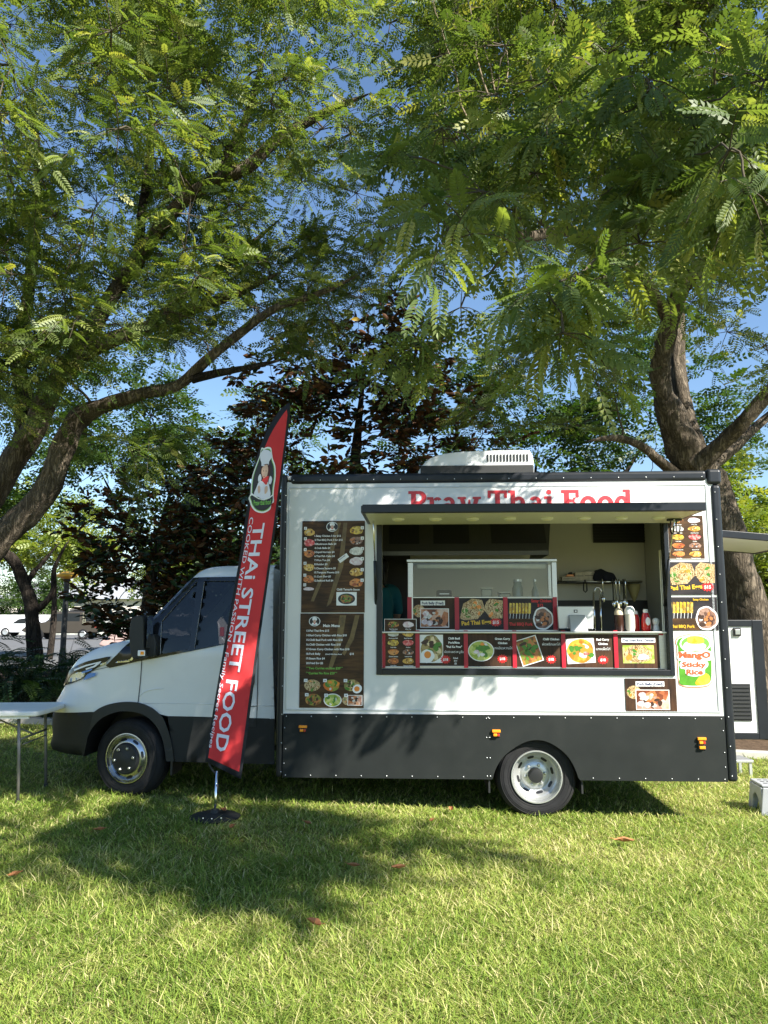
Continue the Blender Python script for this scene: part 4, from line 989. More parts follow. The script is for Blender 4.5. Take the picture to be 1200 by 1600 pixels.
ms('bowl_print', ell(1086,1006,24.5,14.5), M['white_print'], mk_, 3, False); ms('bowl_print', ell(1086,1006,22,12.5), M['green_print'], mk_, 4, False)
ms('rice_print', [(1066,1010),(1072,1003),(1084,1002),(1096,1004),(1103,1009),(1098,1016),(1080,1017),(1069,1015)], FD['rice'], mk_, 5)
ms('mango_print', [(1073,1001),(1078,994),(1096,996),(1099,1004),(1088,1006),(1076,1005)], FD['mango'], mk_, 6)
ms('mango_print', [(1086,1068),(1092,1058),(1101,1052),(1108,1056),(1108,1066),(1096,1071)], FD['mango'], mk_, 3); ms('mango_print', [(1061,1066),(1064,1058),(1074,1056),(1082,1062),(1078,1070),(1066,1070)], FD['label_green'], mk_, 4)
ms('caption', [(1062,1036),(1070,1032),(1090,1033),(1104,1033),(1106,1040),(1101,1046),(1100,1053),(1086,1057),(1072,1054),(1070,1046),(1063,1044)], M['white_print'], mk_, 5)
ms('caption', [(1060,1032),(1060,1020),(1070,1017.5),(1090,1019),(1104,1016.5),(1111,1019),(1110.5,1031),(1100,1032),(1080,1032)], M['white_print'], mk_, 5.5)
M['orange_print'] = mat('orange print', (0.62, 0.10, 0.03), 0.4)
fnm = lambda x, y: (S(x, y)[0], -0.0092, S(x, y)[2])
Lm = Letters(); Lm.rect('MangO', 1060, 1031, 1110, 1018, fnm, 0.05); Lm.rect('Sticky', 1065, 1044.5, 1103, 1034, fnm, 0.04); Lm.rect('Rice', 1072, 1054, 1098, 1045.5, fnm, 0.04)
Lm.build('lettering', M['orange_print'], mk_)
# counter front and its posters
dL = 0.06                                                  # lower poster board depth
cz = S(820, 986.5, dL)[2]
box('counter_front', M['steel'], truck, oL+0.002, oR-0.002, dL+0.001, dL+0.02, oB+0.002, cz-0.02)
box('counter_top', M['steel'], truck, oL-0.01, oR-0.002, 0.022, 0.62, cz-0.018, cz, bevel=0.004)
snack_poster((600.5, 967, 651, 1042), dL-0.006, 'small snack poster at the left end of the counter front')
def dish(px, cap, thai, draw, price='$18'):
    p = Poster('dish_poster', px, dL, M['menu_wood2'], None, border=M['grey_strip']); draw(p)
    for i, s_ in enumerate(cap): p.t(s_, 0.77, 0.80-0.125*i, 0.062, 'white', 'c', maxw=0.40, bold=0.04)
    p.t(thai, 0.77, 0.80-0.125*len(cap)-0.03, 0.075, 'white', 'c', maxw=0.42, bold=0.0)
    p.star(*( (0.58,0.20) if cap[0].startswith('Chilli B') else (0.76,0.24)), 0.12, 0.14, 'redp'); p.t(price, *((0.58,0.165) if cap[0].startswith('Chilli B') else (0.76,0.205)), 0.075, 'white', 'c', bold=0.04)
    return p
def d1(p):
    p.rect(0.02,0.10,0.53,0.94,'white','dish_picture',0); p.disc(0.28,0.52,0.24,0.40,'basil','dish_picture',1,0.04); p.disc(0.19,0.30,0.145,0.20,'white','dish_picture',2,0.04); p.disc(0.19,0.34,0.075,0.105,'egg','dish_picture',3)
    p.t('Fried', 0.80, 0.22, 0.05, 'white', 'c'); p.t('Egg', 0.80, 0.14, 0.05, 'white', 'c'); p.t('$2', 0.80, 0.06, 0.05, 'white', 'c')
def d2(p): p.disc(0.30,0.47,0.285,0.31,'white','dish_picture',0); p.disc(0.30,0.47,0.265,0.285,'green','dish_picture',1); p.disc(0.36,0.56,0.12,0.10,'leafp','dish_picture',2,0.15); p.disc(0.20,0.44,0.06,0.06,'pink','dish_picture',2,0.1); p.disc(0.33,0.36,0.05,0.05,'pink','dish_picture',2,0.1); p.disc(0.33,0.67,0.045,0.045,'egg','dish_picture',3,0.1)
def d3(p): p.rect(0.05,0.10,0.53,0.88,'white','dish_picture',0,rot=0.30); p.rect(0.07,0.125,0.51,0.855,'stir','dish_picture',1,rot=0.30); p.poly([(0.12,0.62),(0.20,0.66),(0.40,0.30),(0.34,0.26)],'leafp','dish_picture',2); p.poly([(0.16,0.42),(0.22,0.44),(0.36,0.66),(0.30,0.66)],'leafp','dish_picture',2)
def d4(p): p.rect(0.03,0.14,0.60,0.86,'white','dish_picture',0,rot=0.06); p.disc(0.31,0.50,0.27,0.35,'red','dish_picture',1,0.02); p.disc(0.26,0.58,0.09,0.07,'leafp','dish_picture',2,0.2); p.disc(0.42,0.42,0.06,0.05,'crimson','dish_picture',2,0.2)
q1 = dish((654.5, 988.5, 726, 1041), ['Chilli Basil', 'Pork/Rice', '"Pad Ka Prao"'], 'ผัดกะเพราหมูสับ', d1, '$18'); q1.o['label'] = 'Chilli Basil Pork poster with a fried egg'; q1.done()
q1 = dish((730, 989, 802, 1042), ['Green Curry', 'Chicken'], 'แกงเขียวหวานไก่', d2); q1.o['label'] = 'Green Curry Chicken poster'; q1.done()
q1 = dish((806, 989.5, 878, 1043), ['Chilli Chicken'], 'ผัดพริกเผาไก่', d3); q1.o['label'] = 'Chilli Chicken poster with a tilted picture'; q1.done()
q1 = dish((883, 990, 960, 1044), ['Red Curry', 'Chicken'], 'แกงเผ็ดไก่', d4); q1.o['label'] = 'Red Curry Chicken poster'; q1.done()
p = Poster('dish_poster', (965, 991, 1031, 1045), dL, M['menu_wood2'], 'Thai Fried Rice Chicken poster', border=M['grey_strip'])
p.rect(0.12, 0.16, 0.86, 0.68, 'green', 'dish_picture', 0); p.disc(0.47, 0.42, 0.34, 0.25, 'noodle', 'dish_picture', 1, 0.05); p.disc(0.60, 0.34, 0.14, 0.09, 'rice', 'dish_picture', 2, 0.1); p.star(0.26, 0.32, 0.09, 0.09, 'egg', 2, 5)
p.rect(0.10, 0.76, 0.90, 0.90, 'white', 'caption', 2); p.t('Thai Fried Rice Chicken', 0.50, 0.79, 0.075, 'navy', 'c', maxw=0.74, lay=4); p.done()
for x in (599, 652.5, 728, 804, 880.5, 962.5): tape(x-3.2, 985 if x > 600 else 988, x+3.2, 1043.5, dL-0.0105)
tape(1029, 987, 1036, 992.5, dL-0.0105)
# gantry above the counter: pictures, frame, glass
dG = 0.30
pork_poster((643, 934, 711, 983.5), dG, 'Pork Belly poster on the gantry above the counter')
padthai_poster((717, 934.5, 787, 984), dG, 'Pad Thai Eggs poster on the gantry above the counter')
satay_poster((793, 935, 864, 984.5), dG, 'Satay Chicken poster on the gantry above the counter', True)
for x in (640, 714, 790, 867.5): tape(x-3.4, 933, x+3.4, 984.5, dG-0.006)
g0, g1 = S(637, 900, dG)[0], S(869, 900, dG)[0]; zg0 = cz; zg1 = S(750, 934, dG)[2]; zg2 = S(750, 873.5, dG)[2]
box('gantry_panel', M['steel'], truck, g0+0.02, g1-0.02, dG+0.001, dG+0.02, zg0, zg1)
g = MB(); g.box(g0, g0+0.05, dG-0.004, dG+0.04, zg0, zg2-0.03); g.box(g1-0.04, g1+0.005, dG-0.004, dG+0.04, zg0, zg2-0.03)
g.box(g0-0.01, g1+0.01, dG-0.01, dG+0.30, zg2-0.028, zg2); g.box(g0, g1, dG-0.004, dG+0.03, zg1-0.004, zg1+0.012)
g.box(g0, g0+0.03, dG+0.28, dG+0.32, zg0, zg2-0.03); g.box(g1-0.03, g1, dG+0.28, dG+0.32, zg0, zg2-0.03)
g.build('gantry_frame', M['steel'], truck, bevel=0.004)
gt = MB().tube([(g0+0.09, dG+0.05, zg2-0.065), (g1-0.09, dG+0.05, zg2-0.065)], 0.022, 12).build('heat_tube', mat('pale tube', (0.72,0.72,0.62), 0.4), truck, smooth=True)
sheet('gantry_glass', [(g0+0.052, dG+0.012, zg1+0.014), (g1-0.042, dG+0.012, zg1+0.014), (g1-0.042, dG+0.012, zg2-0.03), (g0+0.052, dG+0.012, zg2-0.03)], M['clear_glass'], truck)
# range hood with filters
hx0, hx1 = oL-0.25, S(872, 845, 0.55)[0]
hz1 = S(750, 815, 0.45)[2]+0.08; hz0 = S(750, 868, 0.55)[2]
hd = MB()
hd.add([(hx0,0.50,hz0),(hx1-0.10,0.50,hz0),(hx1-0.10,0.50,hz0+0.04),(hx0,0.50,hz0+0.04)], [(0,1,2,3)])
hd.add([(hx0,0.50,hz0+0.04),(hx1-0.10,0.50,hz0+0.04),(hx1,0.85,hz1+0.2),(hx0,0.85,hz1+0.2)], [(0,1,2,3)])
hd.add([(hx1-0.10,0.50,hz0),(hx1-0.10,0.50,hz0+0.04),(hx1,0.85,hz1+0.2),(hx1,1.9,hz1+0.2),(hx1-0.10,1.9,hz0)], [(0,1,2,3,4)])
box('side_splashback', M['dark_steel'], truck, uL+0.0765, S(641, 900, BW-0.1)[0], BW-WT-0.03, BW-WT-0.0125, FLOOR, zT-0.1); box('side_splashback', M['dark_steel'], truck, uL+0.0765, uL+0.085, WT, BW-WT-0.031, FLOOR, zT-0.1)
hd.build('range_hood', M['hood_steel'], truck)
for a, b in ((608,655), (677,733), (765,864)):
    x0, x1 = S(a, 835, 0.6)[0], S(b, 835, 0.6)[0]
    if b == 864: x0, x1 = S(767,835,0.6)[0], S(852,835,0.6)[0]
    za, zb_ = hz0+0.115, hz1+0.02
    ya = 0.50+0.35*(za-hz0-0.04)/(hz1+0.16-hz0); yb = 0.50+0.35*(zb_-hz0-0.04)/(hz1+0.16-hz0)
    fl = sheet('hood_filter', [(x0,ya-0.008,za),(x1,ya-0.008,za),(x1,yb-0.008,zb_),(x0,yb-0.008,zb_)], M['black_print'], truck)
# back wall fittings
dB = BW - 0.06
bx0, bx1 = S(926, 830, dB)[0], S(1013, 830, dB)[0]
box('wall_vent', M['black_print'], truck, bx0, bx1, dB-0.02, dB-0.001, S(970, 848, dB)[2], S(970, 815, dB)[2])
for i in range(6):
    z = S(970, 846, dB)[2]+0.035*i; box('vent_slat', M['black_plastic'], truck, bx0, bx1, dB-0.03, dB-0.021, z, z+0.012)
sh0, sh1 = S(871, 908, dB-0.2)[0], S(1000, 908, dB-0.2)[0]; shz = S(935, 907.5, dB-0.25)[2]
box('wall_shelf', M['black_plastic'], truck, sh0, sh1, dB-0.27, dB-0.001, shz-0.022, shz)
MB().tube([(sh0, dB-0.29, shz-0.012), (sh1, dB-0.29, shz-0.012)], 0.008, 8).build('shelf_rail', M['chrome'], truck, smooth=True)
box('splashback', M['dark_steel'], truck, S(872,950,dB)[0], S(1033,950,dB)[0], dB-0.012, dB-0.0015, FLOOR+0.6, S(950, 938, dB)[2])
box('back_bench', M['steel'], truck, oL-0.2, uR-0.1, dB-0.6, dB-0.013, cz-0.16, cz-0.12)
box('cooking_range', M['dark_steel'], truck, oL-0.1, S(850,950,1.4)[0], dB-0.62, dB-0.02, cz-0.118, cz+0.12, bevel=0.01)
for i in range(5):
    u = oL + 0.02 + 0.07*i; MB().lathe([(0.02,0),(0.02,-0.025),(0.012,-0.03)], (u, dB-0.621, cz+0.05), 'y', 10).build('range_knob', M['steel'], truck)
# faucets
fa = MB()
for px in (929, 939):
    b = S(px, 975, 1.35); zt = S(px, 925, 1.35)[2]
    fa.tube([(b[0], 1.35, cz-0.12), (b[0], 1.35, zt)], 0.010, 8)
a, b = S(929, 925, 1.35), S(939, 925, 1.35)
fa.tube([((a[0]+b[0])/2+(b[0]-a[0])/2*math.cos(t), 1.35, a[2]+0.05*math.sin(t)) for t in np.linspace(math.pi, 0, 10)], 0.010, 8)
fa.build('faucet', M['chrome'], truck, smooth=True)

# ------------------------------------------------------------------ things in the truck (world placement through the truck's frame)
def TW(p): return TO + UX*p[0] + NX*p[1] + Vector((0,0,p[2]))
def thing(name, label, cat, p, group=None, rz=0.0):         # p in truck coordinates
    e = empty(name, TW(p), -TH + rz); return tag(e, label, cat, group)
M['sauce'] = mat('dark brown sauce', (0.035,0.012,0.008), 0.25); M['milky'] = mat('milky plastic', (0.62,0.58,0.48), 0.35); M['cream_plastic'] = mat('cream plastic', (0.62,0.50,0.34), 0.4)
M['ketchup'] = mat('ketchup bottle', (0.50,0.015,0.012), 0.2, coat=0.4); M['silver_plastic'] = mat('silver plastic', (0.50,0.51,0.52), 0.28, metal=0.5, var=0.05)
M['cardboard'] = mat('pale printed carton', (0.62,0.56,0.46), 0.7, var=0.25, vs_=20); M['cloth_dark'] = mat('navy cloth', (0.012,0.014,0.025), 0.95, bump=0.4, bs=40)
kk = 0.165                                                 # items stand this deep on the counter
def on_counter(px, d=kk): return (S(px, 984, d)[0], d, cz)
t = thing('pos_terminal', 'silver point of sale terminal on the counter beside the gantry', 'terminal', on_counter(900, 0.2))
MB().prism([(-0.155,0.02),(0.155,0.02),(0.165,0.225),(-0.165,0.225)], -0.01, 0.02).build('screen_housing', M['silver_plastic'], t, bevel=0.008)
MB().add([(-0.07,-0.115,0.0),(0.085,-0.115,0.0),(0.078,-0.055,0.145),(-0.065,-0.055,0.145),(-0.07,-0.10,0.0),(0.085,-0.10,0.0),(0.078,-0.04,0.145),(-0.065,-0.04,0.145)], [(0,1,2,3),(7,6,5,4),(0,4,5,1),(1,5,6,2),(2,6,7,3),(3,7,4,0)]).build('customer_display', M['silver_plastic'], t, bevel=0.006)
MB().box(-0.10,0.10,-0.02,0.14,0.0,0.018).build('stand', M['black_plastic'], t, bevel=0.006)
b = box('emblem_mark', M['black_print'], t, -0.016, 0.016, -0.0135, -0.0105, 0.165, 0.192, bevel=0.001); box('emblem_centre', M['white_print'], t, -0.008, 0.008, -0.0150, -0.0137, 0.171, 0.186)
def bottle(name, label, px, d, prof, m, capm, caps, group=None, n=20):
    e = thing(name, label, 'bottle', on_counter(px, d), group); MB().lathe(prof, (0,0,0), 'z', n).build('body', m, e, smooth=False, auto=40)
    MB().lathe(caps, (0,0,0), 'z', n).build('cap', capm, e, auto=40); return e
e = bottle('squeeze_bottle', 'dark brown sauce squeeze bottle with cream shoulders and nozzle', 968, 0.17, [(0.038,0),(0.041,0.005),(0.041,0.145)], M['sauce'], M['cream_plastic'], [(0.041,0.1455),(0.040,0.17),(0.030,0.192),(0.026,0.20),(0.014,0.204),(0.010,0.215),(0.006,0.245)])
e = bottle('shaker_cup', 'cream drinks shaker with a frosted lid among the sauce bottles', 985, 0.15, [(0.034,0),(0.042,0.03),(0.044,0.15)], M['milky'], M['white_print'], [(0.046,0.1505),(0.046,0.178),(0.040,0.200),(0.030,0.215),(0.018,0.222)])
e = bottle('sauce_bottle', 'small orange red sauce bottle half hidden behind the shaker', 995, 0.27, [(0.026,0),(0.028,0.005),(0.028,0.12),(0.014,0.15)], M['red_print'], M['white_print'], [(0.016,0.1505),(0.016,0.17),(0.008,0.182)])
e = bottle('ketchup_bottle', 'red ketchup bottle with white cap and round white label', 1010, 0.17, [(0.032,0),(0.040,0.01),(0.042,0.08),(0.036,0.13),(0.026,0.162)], M['ketchup'], M['white_print'], [(0.022,0.1625),(0.022,0.19),(0.016,0.197)])
sheet('label', [(0.021*math.cos(a)+0.006, -0.0425-0.002+abs(math.cos(a))*0.004, 0.088+0.036*math.sin(a)) for a in np.linspace(0, 2*math.pi, 20, endpoint=False)], M['white_print'], e)
e = bottle('pepper_mill', 'white round topped mill at the right end of the counter', 1025, 0.16, [(0.028,0),(0.030,0.012),(0.026,0.04),(0.020,0.058)], M['white_print'], M['white_print'], [(0.020,0.0585),(0.028,0.07),(0.032,0.088),(0.028,0.106),(0.014,0.118)])
# on the gantry shelf behind the glass
gl = (('glass_bottle', 'tall clear glass bottle behind the gantry glass', 836, [(0.030,0),(0.032,0.02),(0.032,0.11),(0.012,0.16),(0.012,0.20)]), ('glass_jar', 'squat clear glass jar with a lid behind the gantry glass', 809, [(0.048,0),(0.05,0.02),(0.05,0.14),(0.038,0.17),(0.038,0.20)]))
box('inner_shelf', M['steel'], truck, g0+0.06, g1-0.06, dG+0.06, dG+0.26, zg1-0.06, zg1-0.045)
M['bottle_glass'] = mat('greenish glassware', (0.22,0.25,0.20), 0.1, var=0.1)
for nm, lb, px, pr in gl:
    e = thing(nm, lb, 'glassware', (S(px, 930, dG+0.16)[0], dG+0.16, zg1-0.045)); MB().lathe(pr, (0,0,0), 'z', 18).build('body', M['bottle_glass'], e, smooth=True)
    MB().lathe([(pr[-1][0]+0.002, pr[-1][1]), (pr[-1][0]+0.002, pr[-1][1]+0.02)], (0,0,0.001), 'z', 14).build('lid', M['steel'], e)
for px, w_, h_, lb in ((760, 0.10, 0.13, 'clear plastic tub stacked left on the gantry shelf'), (788, 0.11, 0.09, 'low clear plastic tub beside the glass jar')):
    e = thing('plastic_tub', lb, 'container', (S(px, 930, dG+0.16)[0], dG+0.16, zg1-0.045)); MB().box(-w_/2, w_/2, -0.06, 0.06, 0, h_).build('body', M['bottle_glass'], e, bevel=0.012); MB().box(-w_/2-0.006, w_/2+0.006, -0.066, 0.066, h_+0.001, h_+0.014).build('lid', M['milky'], e, bevel=0.004)
e = thing('receipt_printer', 'black receipt printer standing behind the gantry pictures', 'printer', (S(694, 930, dG+0.15)[0], dG+0.15, zg1-0.045))
MB().prism([(-0.075,0),(0.075,0),(0.07,0.12),(-0.07,0.12)], -0.07, 0.08).build('body', M['black_plastic'], e, bevel=0.01); box('paper_slot', M['silver_plastic'], e, -0.045, 0.045, -0.073, -0.0705, 0.08, 0.088)
# shelf things
def on_shelf(px, d=None): d = d or dB-0.14; return (S(px, 905, d)[0], d, shz)
for i, (px, w_, h_, lb) in enumerate(((887, 0.15, 0.05, 'flat carton at the left end of the wall shelf'), (904, 0.10, 0.10, 'pale printed carton standing left on the wall shelf'), (919, 0.115, 0.105, 'pale printed carton beside the navy cloth on the shelf'))):
    e = thing('carton', lb, 'box', on_shelf(px)); MB().box(-w_/2, w_/2, -0.07, 0.07, 0, h_).build('body', M['cardboard'], e, bevel=0.003); box('flap_line', M['black_print'], e, -w_/2+0.008, w_/2-0.008, -0.0715, -0.0705, h_*0.55, h_*0.6)
e = thing('spice_packet', 'orange packet lying on the flat carton', 'packet', (on_shelf(890)[0], dB-0.14, shz+0.05)); MB().prism([(-0.05,0),(0.05,0),(0.03,0.03),(-0.035,0.025)], -0.05, 0.05).build('body', M['amber'], e, bevel=0.008); MB().prism([(-0.02,0.031),(0.03,0.031),(0.02,0.055),(-0.01,0.05)], -0.04, 0.03).build('seal', M['black_print'], e, bevel=0.004)
e = thing('folded_cloth', 'navy cloth heaped on the wall shelf above the ladles', 'cloth', on_shelf(942))
V = smooth_poly([(-0.11,0),(-0.115,0.08),(-0.07,0.125),(-0.03,0.135),(0.03,0.105),(0.10,0.085),(0.13,0.03),(0.12,0)], 3, True)
MB().prism(V, -0.09, 0.09).build('folds', M['cloth_dark'], e, bevel=0.02, seg=3)
utensils = [(941, 'steel ladle hanging left from the shelf rail', 0.165, 0), (957, 'black handled spatula hanging from the shelf rail', 0.22, 1), (961.5, 'steel slotted spoon hanging from the shelf rail', 0.20, 0), (967, 'broad steel ladle hanging in the middle of the rail', 0.215, 0), (973.5, 'dark whisk handle hanging from the shelf rail', 0.2, 1), (976.5, 'steel serving spoon hanging rightmost on the rail', 0.215, 0)]
for px, lb, L_, k in utensils:
    e = thing('hanging_utensil', lb, 'utensil', (S(px, 910, dB-0.3)[0], dB-0.305, shz-0.004), 'utensils hanging from the shelf rail')
    MB().tube([(0,0.008,0.012),(0,-0.004,0.018),(0,-0.008,0),(0,-0.004,-L_)], 0.007, 6).build('handle', M['black_plastic' if k else 'chrome'], e, smooth=True)
    MB().lathe([(0.003,-L_-0.075),(0.018,-L_-0.065),(0.026,-L_-0.04),(0.022,-L_-0.012),(0.005,-L_)], (0,-0.004,0), 'z', 12, (1,0.45,1)).build('bowl', M['chrome'], e, smooth=True)
e = thing('strainer_cone', 'yellowish cloth strainer cone hanging below the shelf', 'strainer', (S(990, 912, dB-0.12)[0], dB-0.12, shz-0.03)); MB().lathe([(0.075,0),(0.068,-0.05),(0.03,-0.16),(0.006,-0.2)], (0,0,0), 'z', 16).build('cone', mat('straw cloth', (0.42,0.36,0.16), 0.8), e, smooth=True)
MB().tube([(0.076*math.cos(a),0.076*math.sin(a),0.001) for a in np.linspace(0,2*math.pi,20)], 0.004, 5, cap=False).build('hoop', M['steel'], e)
e = thing('hook_clip', 'black clip hanging below the left half of the shelf', 'clip', (S(914, 915, dB-0.3)[0], dB-0.31, shz-0.02)); MB().tube([(0,0,0.015),(-0.018,0,-0.01),(-0.018,0,-0.09),(0,0,-0.11),(0.018,0,-0.09),(0.018,0,-0.01),(0,0,0.015)], 0.008, 6).build('loop', M['black_plastic'], e, smooth=True)
MB().lathe([(0.010,0.012),(0.010,0.028)], (0,0,0), 'z', 8).build('eye', M['black_plastic'], e)
# person inside, at the left end
pp = S(592, 930, 1.05)
per = thing('person', 'person in a teal shirt with dark hair inside the truck, left of the gantry', 'person', (pp[0], 1.05, FLOOR), rz=rad(215))
M['skin'] = mat('skin', (0.42,0.25,0.17), 0.5, var=0.06); M['teal'] = mat('teal cotton', (0.01,0.13,0.15), 0.85, bump=0.2, bs=30); M['hair'] = mat('black hair', (0.008,0.007,0.007), 0.4, var=0.3, vs_=40); M['trousers'] = mat('black trousers', (0.015,0.015,0.018), 0.9)
def blob(name, parts, m, parent, vox=0.014):
    mb = MB()
    for pts, rs in parts: mb.tube(smooth_poly(pts, 4), np.interp(np.linspace(0, len(rs)-1, (len(pts)-1)*4+1), range(len(rs)), rs), 12)
    o = mb.build(name, m, parent, smooth=True)
    r = o.modifiers.new('remesh', 'REMESH'); r.mode = 'VOXEL'; r.voxel_size = vox; r.use_smooth_shade = True
    s_ = o.modifiers.new('smooth', 'SMOOTH'); s_.iterations = 4
    return o
hand = []
for sx in (-1, 1):
    for k, (dx, L_) in enumerate(((-0.03,0.07),(-0.01,0.085),(0.01,0.08),(0.03,0.065))):
        b0 = (sx*0.20+dx, -0.42, 1.055); hand.append(([b0, (b0[0], b0[1]-L_*0.55, b0[2]-0.005), (b0[0], b0[1]-L_, b0[2]-0.03)], [0.010,0.009,0.007]))
    hand.append(([(sx*0.20-sx*0.03,-0.36,1.06),(sx*0.20-sx*0.065,-0.39,1.05),(sx*0.20-sx*0.07,-0.43,1.04)], [0.012,0.011,0.008]))
body_parts = [([(0,0,1.36),(0,-0.01,1.42),(0,-0.015,1.46)], [0.055,0.05,0.05]),
    ([(0,-0.02,1.42),(0,-0.03,1.47),(0,-0.02,1.53),(0,-0.01,1.60),(0,-0.01,1.645)], [0.045,0.068,0.080,0.075,0.03]), ([(0,-0.085,1.555),(0,-0.115,1.515),(0,-0.085,1.505)], [0.010,0.014,0.010]),
    ([(-0.078,0,1.545),(-0.084,0,1.515)], [0.012,0.010]), ([(0.078,0,1.545),(0.084,0,1.515)], [0.012,0.010]),
    ([(0,0,0.86),(0,0,1.0),(0,0,1.2),(0,0,1.36)], [0.14,0.12,0.13,0.09])]
for sx in (-1, 1):
    body_parts += [([(sx*0.12,0,1.34),(sx*0.19,0,1.31),(sx*0.235,-0.02,1.08),(sx*0.225,-0.18,1.06),(sx*0.20,-0.34,1.06),(sx*0.20,-0.42,1.055)], [0.05,0.052,0.045,0.040,0.028,0.034]),
                   ([(sx*0.085,0,0.88),(sx*0.09,0,0.48),(sx*0.09,0.01,0.08)], [0.085,0.058,0.04]), ([(sx*0.09,0.03,0.035),(sx*0.095,-0.10,0.03),(sx*0.095,-0.17,0.025)], [0.04,0.04,0.025])]
blob('body', body_parts + hand, M['skin'], per, 0.011)
sh_ = [([(0,0,0.84),(0,0,1.0),(0,0,1.2),(0,0,1.36)], [0.165,0.150,0.155,0.10])]
for sx in (-1, 1): sh_.append(([(sx*0.08,0,1.33),(sx*0.185,0,1.315),(sx*0.23,-0.01,1.16),(sx*0.235,-0.02,1.09)], [0.075,0.068,0.060,0.058]))
blob('shirt', sh_, M['teal'], per, 0.015)
blob('trousers', [([(0,0,0.92),(0,0,0.80)], [0.15,0.14])] + [([(sx*0.085,0,0.88),(sx*0.09,0,0.48),(sx*0.09,0.01,0.06)], [0.10,0.075,0.06]) for sx in (-1,1)], M['trousers'], per, 0.015)
blob('hair', [([(0,0.02,1.50),(0,0.035,1.56),(0,0.02,1.61),(0,-0.005,1.655)], [0.07,0.085,0.085,0.05]), ([(0,0.07,1.56),(0,0.10,1.48),(0,0.095,1.38)], [0.045,0.04,0.025])], M['hair'], per, 0.012)
for sx in (-1, 1): MB().lathe([(0.002,-0.006),(0.011,0),(0.002,0.006)], (sx*0.03,-0.094,1.548), 'y', 10).build('eye', M['black_print'], per, smooth=True)
box('mouth', mat('lips', (0.35,0.10,0.09), 0.4), per, -0.022, 0.022, -0.103, -0.094, 1.478, 1.486, bevel=0.002)

# ------------------------------------------------------------------ feather flag
YF = 6.45
def fl(px, py, off=0.0):
    p = at(px, py, YF); rp = 0.012*math.sin(p.z*3.1+0.6) + 0.006*math.sin(p.x*9+p.z*5)*max(0, 1-abs(p.z-0.7)/1.2)
    return Vector((p.x, YF + rp - off, p.z))
bp = at(336, 1262, YF); basez = gz(bp.x)
flag = empty('feather_flag', (bp.x, YF, basez)); tag(flag, 'tall red feather flag lettered THAi STREET FOOD leaning beside the truck cab', 'flag')
FL0 = Vector((bp.x, YF, basez))
def floc(px, py, off=0.0): return fl(px, py, off) - FL0
M['flag_red'] = mat('red flag cloth', (0.58, 0.028, 0.032), 0.75, var=0.06, vs_=3, bump=0.25, bs=9); M['flag_black'] = mat('black flag sleeve', (0.012,0.012,0.016), 0.8, bump=0.2, bs=20)
outer = smooth_poly([(320,1190),(335,1100),(352,1000),(369,900),(378,845),(386,790),(395,740),(405,703),(418,672),(434,646),(447,633),(453,630)], 4) + [(454,634),(453.5,650),(447,700),(441,745)] + [(376.5,1218)]
inner = smooth_poly([(325,1184),(340,1097),(357,998),(374,898),(383,846),(391,792),(400,743),(411,708),(424,678),(440,652),(448.5,641)], 4) + [(449.5,650),(443.5,700),(437.5,745)] + [(373.5,1206)]
def flag_panel(name, poly, m, parent, off, step=14, thick=0.0):
    pts, tri = patch(poly, (), step, step)
    V = [tuple(floc(x, y, off)) for x, y in pts]
    me = bpy.data.meshes.new(name); me.from_pydata(V, [], [t[::-1] for t in tri]); me.update(); me.shade_smooth()
    o = link_mesh(name, me, parent, m)
    if thick: s_ = o.modifiers.new('solid', 'SOLIDIFY'); s_.thickness = thick; s_.offset = 0
    return o
sl_ = flag_panel('sleeve', outer, M['flag_black'], flag, 0.0, 14, 0.003)
cl = flag_panel('cloth', inner, M['flag_red'], flag, 0.004, 12)
poleL = smooth_poly([(336.5,1240),(338,1215),(324,1185),(337,1100),(354,1000),(371,900),(388,790),(397,740),(408,703),(421,674),(437,648),(451,632)], 4)
MB().tube([floc(x, y, -0.012) for x, y in poleL[4:]], 0.009, 8).build('pole', M['black_plastic'], flag, smooth=True)
pole0 = MB().tube([(0,0,0.03), tuple(floc(337.5,1222)*0.5), tuple(floc(338.5,1205))], 0.011, 10).build('spindle', M['chrome'], flag, smooth=True)
MB().tube([tuple(floc(337.2,1240)), tuple(floc(337.8,1226))], 0.016, 10).build('spindle_collar', M['black_plastic'], flag, smooth=True)
ba = MB().lathe([(0.20,0.0),(0.205,0.008),(0.18,0.02),(0.09,0.032),(0.035,0.038),(0.03,0.065)], (0,0,0.012), 'z', 28).build('base', M['black_plastic'], flag, auto=40)
for k in range(3):
    a = rad(-115+28*k); MB().lathe([(0.008,0),(0.007,0.006),(0.002,0.008)], (0.15*math.cos(a),0.15*math.sin(a),0.037), 'z', 8).build('base_bolt', M['chrome'], flag)
M['flag_white'] = mat('pale lilac white flag print', (0.72,0.72,0.82), 0.7, var=0.03)
Lf = Letters(); fn = lambda x, y: tuple(floc(x, y, 0.009))
def letters(txt, p00, p10, p01, p11, bold):             # each big letter a part of its own
    co, _ = text_mesh(txt, bold); lo, hi = co.min(0), co.max(0); q = [np.array(v, float) for v in (p00, p10, p01, p11)]
    for i, ch in enumerate(txt):
        if ch == ' ': continue
        pre = text_mesh(txt[:i+1], bold)[0]; c1_, f1 = text_mesh(ch, bold); c1_ = c1_ + np.array((pre[:,0].max()-c1_[:,0].max(), 0)); t_ = (c1_-lo)/(hi-lo); V_ = []
        for a_, b_2 in t_:
            w_ = (q[0]*(1-a_)+q[1]*a_)*(1-b_2)+(q[2]*(1-a_)+q[3]*a_)*b_2; V_.append(fn(*w_))
        me = bpy.data.meshes.new('letter'); me.from_pydata(V_, [], f1); me.update(); link_mesh('letter', me, cl, M['flag_white'])
letters('THAi STREET FOOD', (396.5,818), (335,1172), (414,817), (354.5,1176), 0.018)
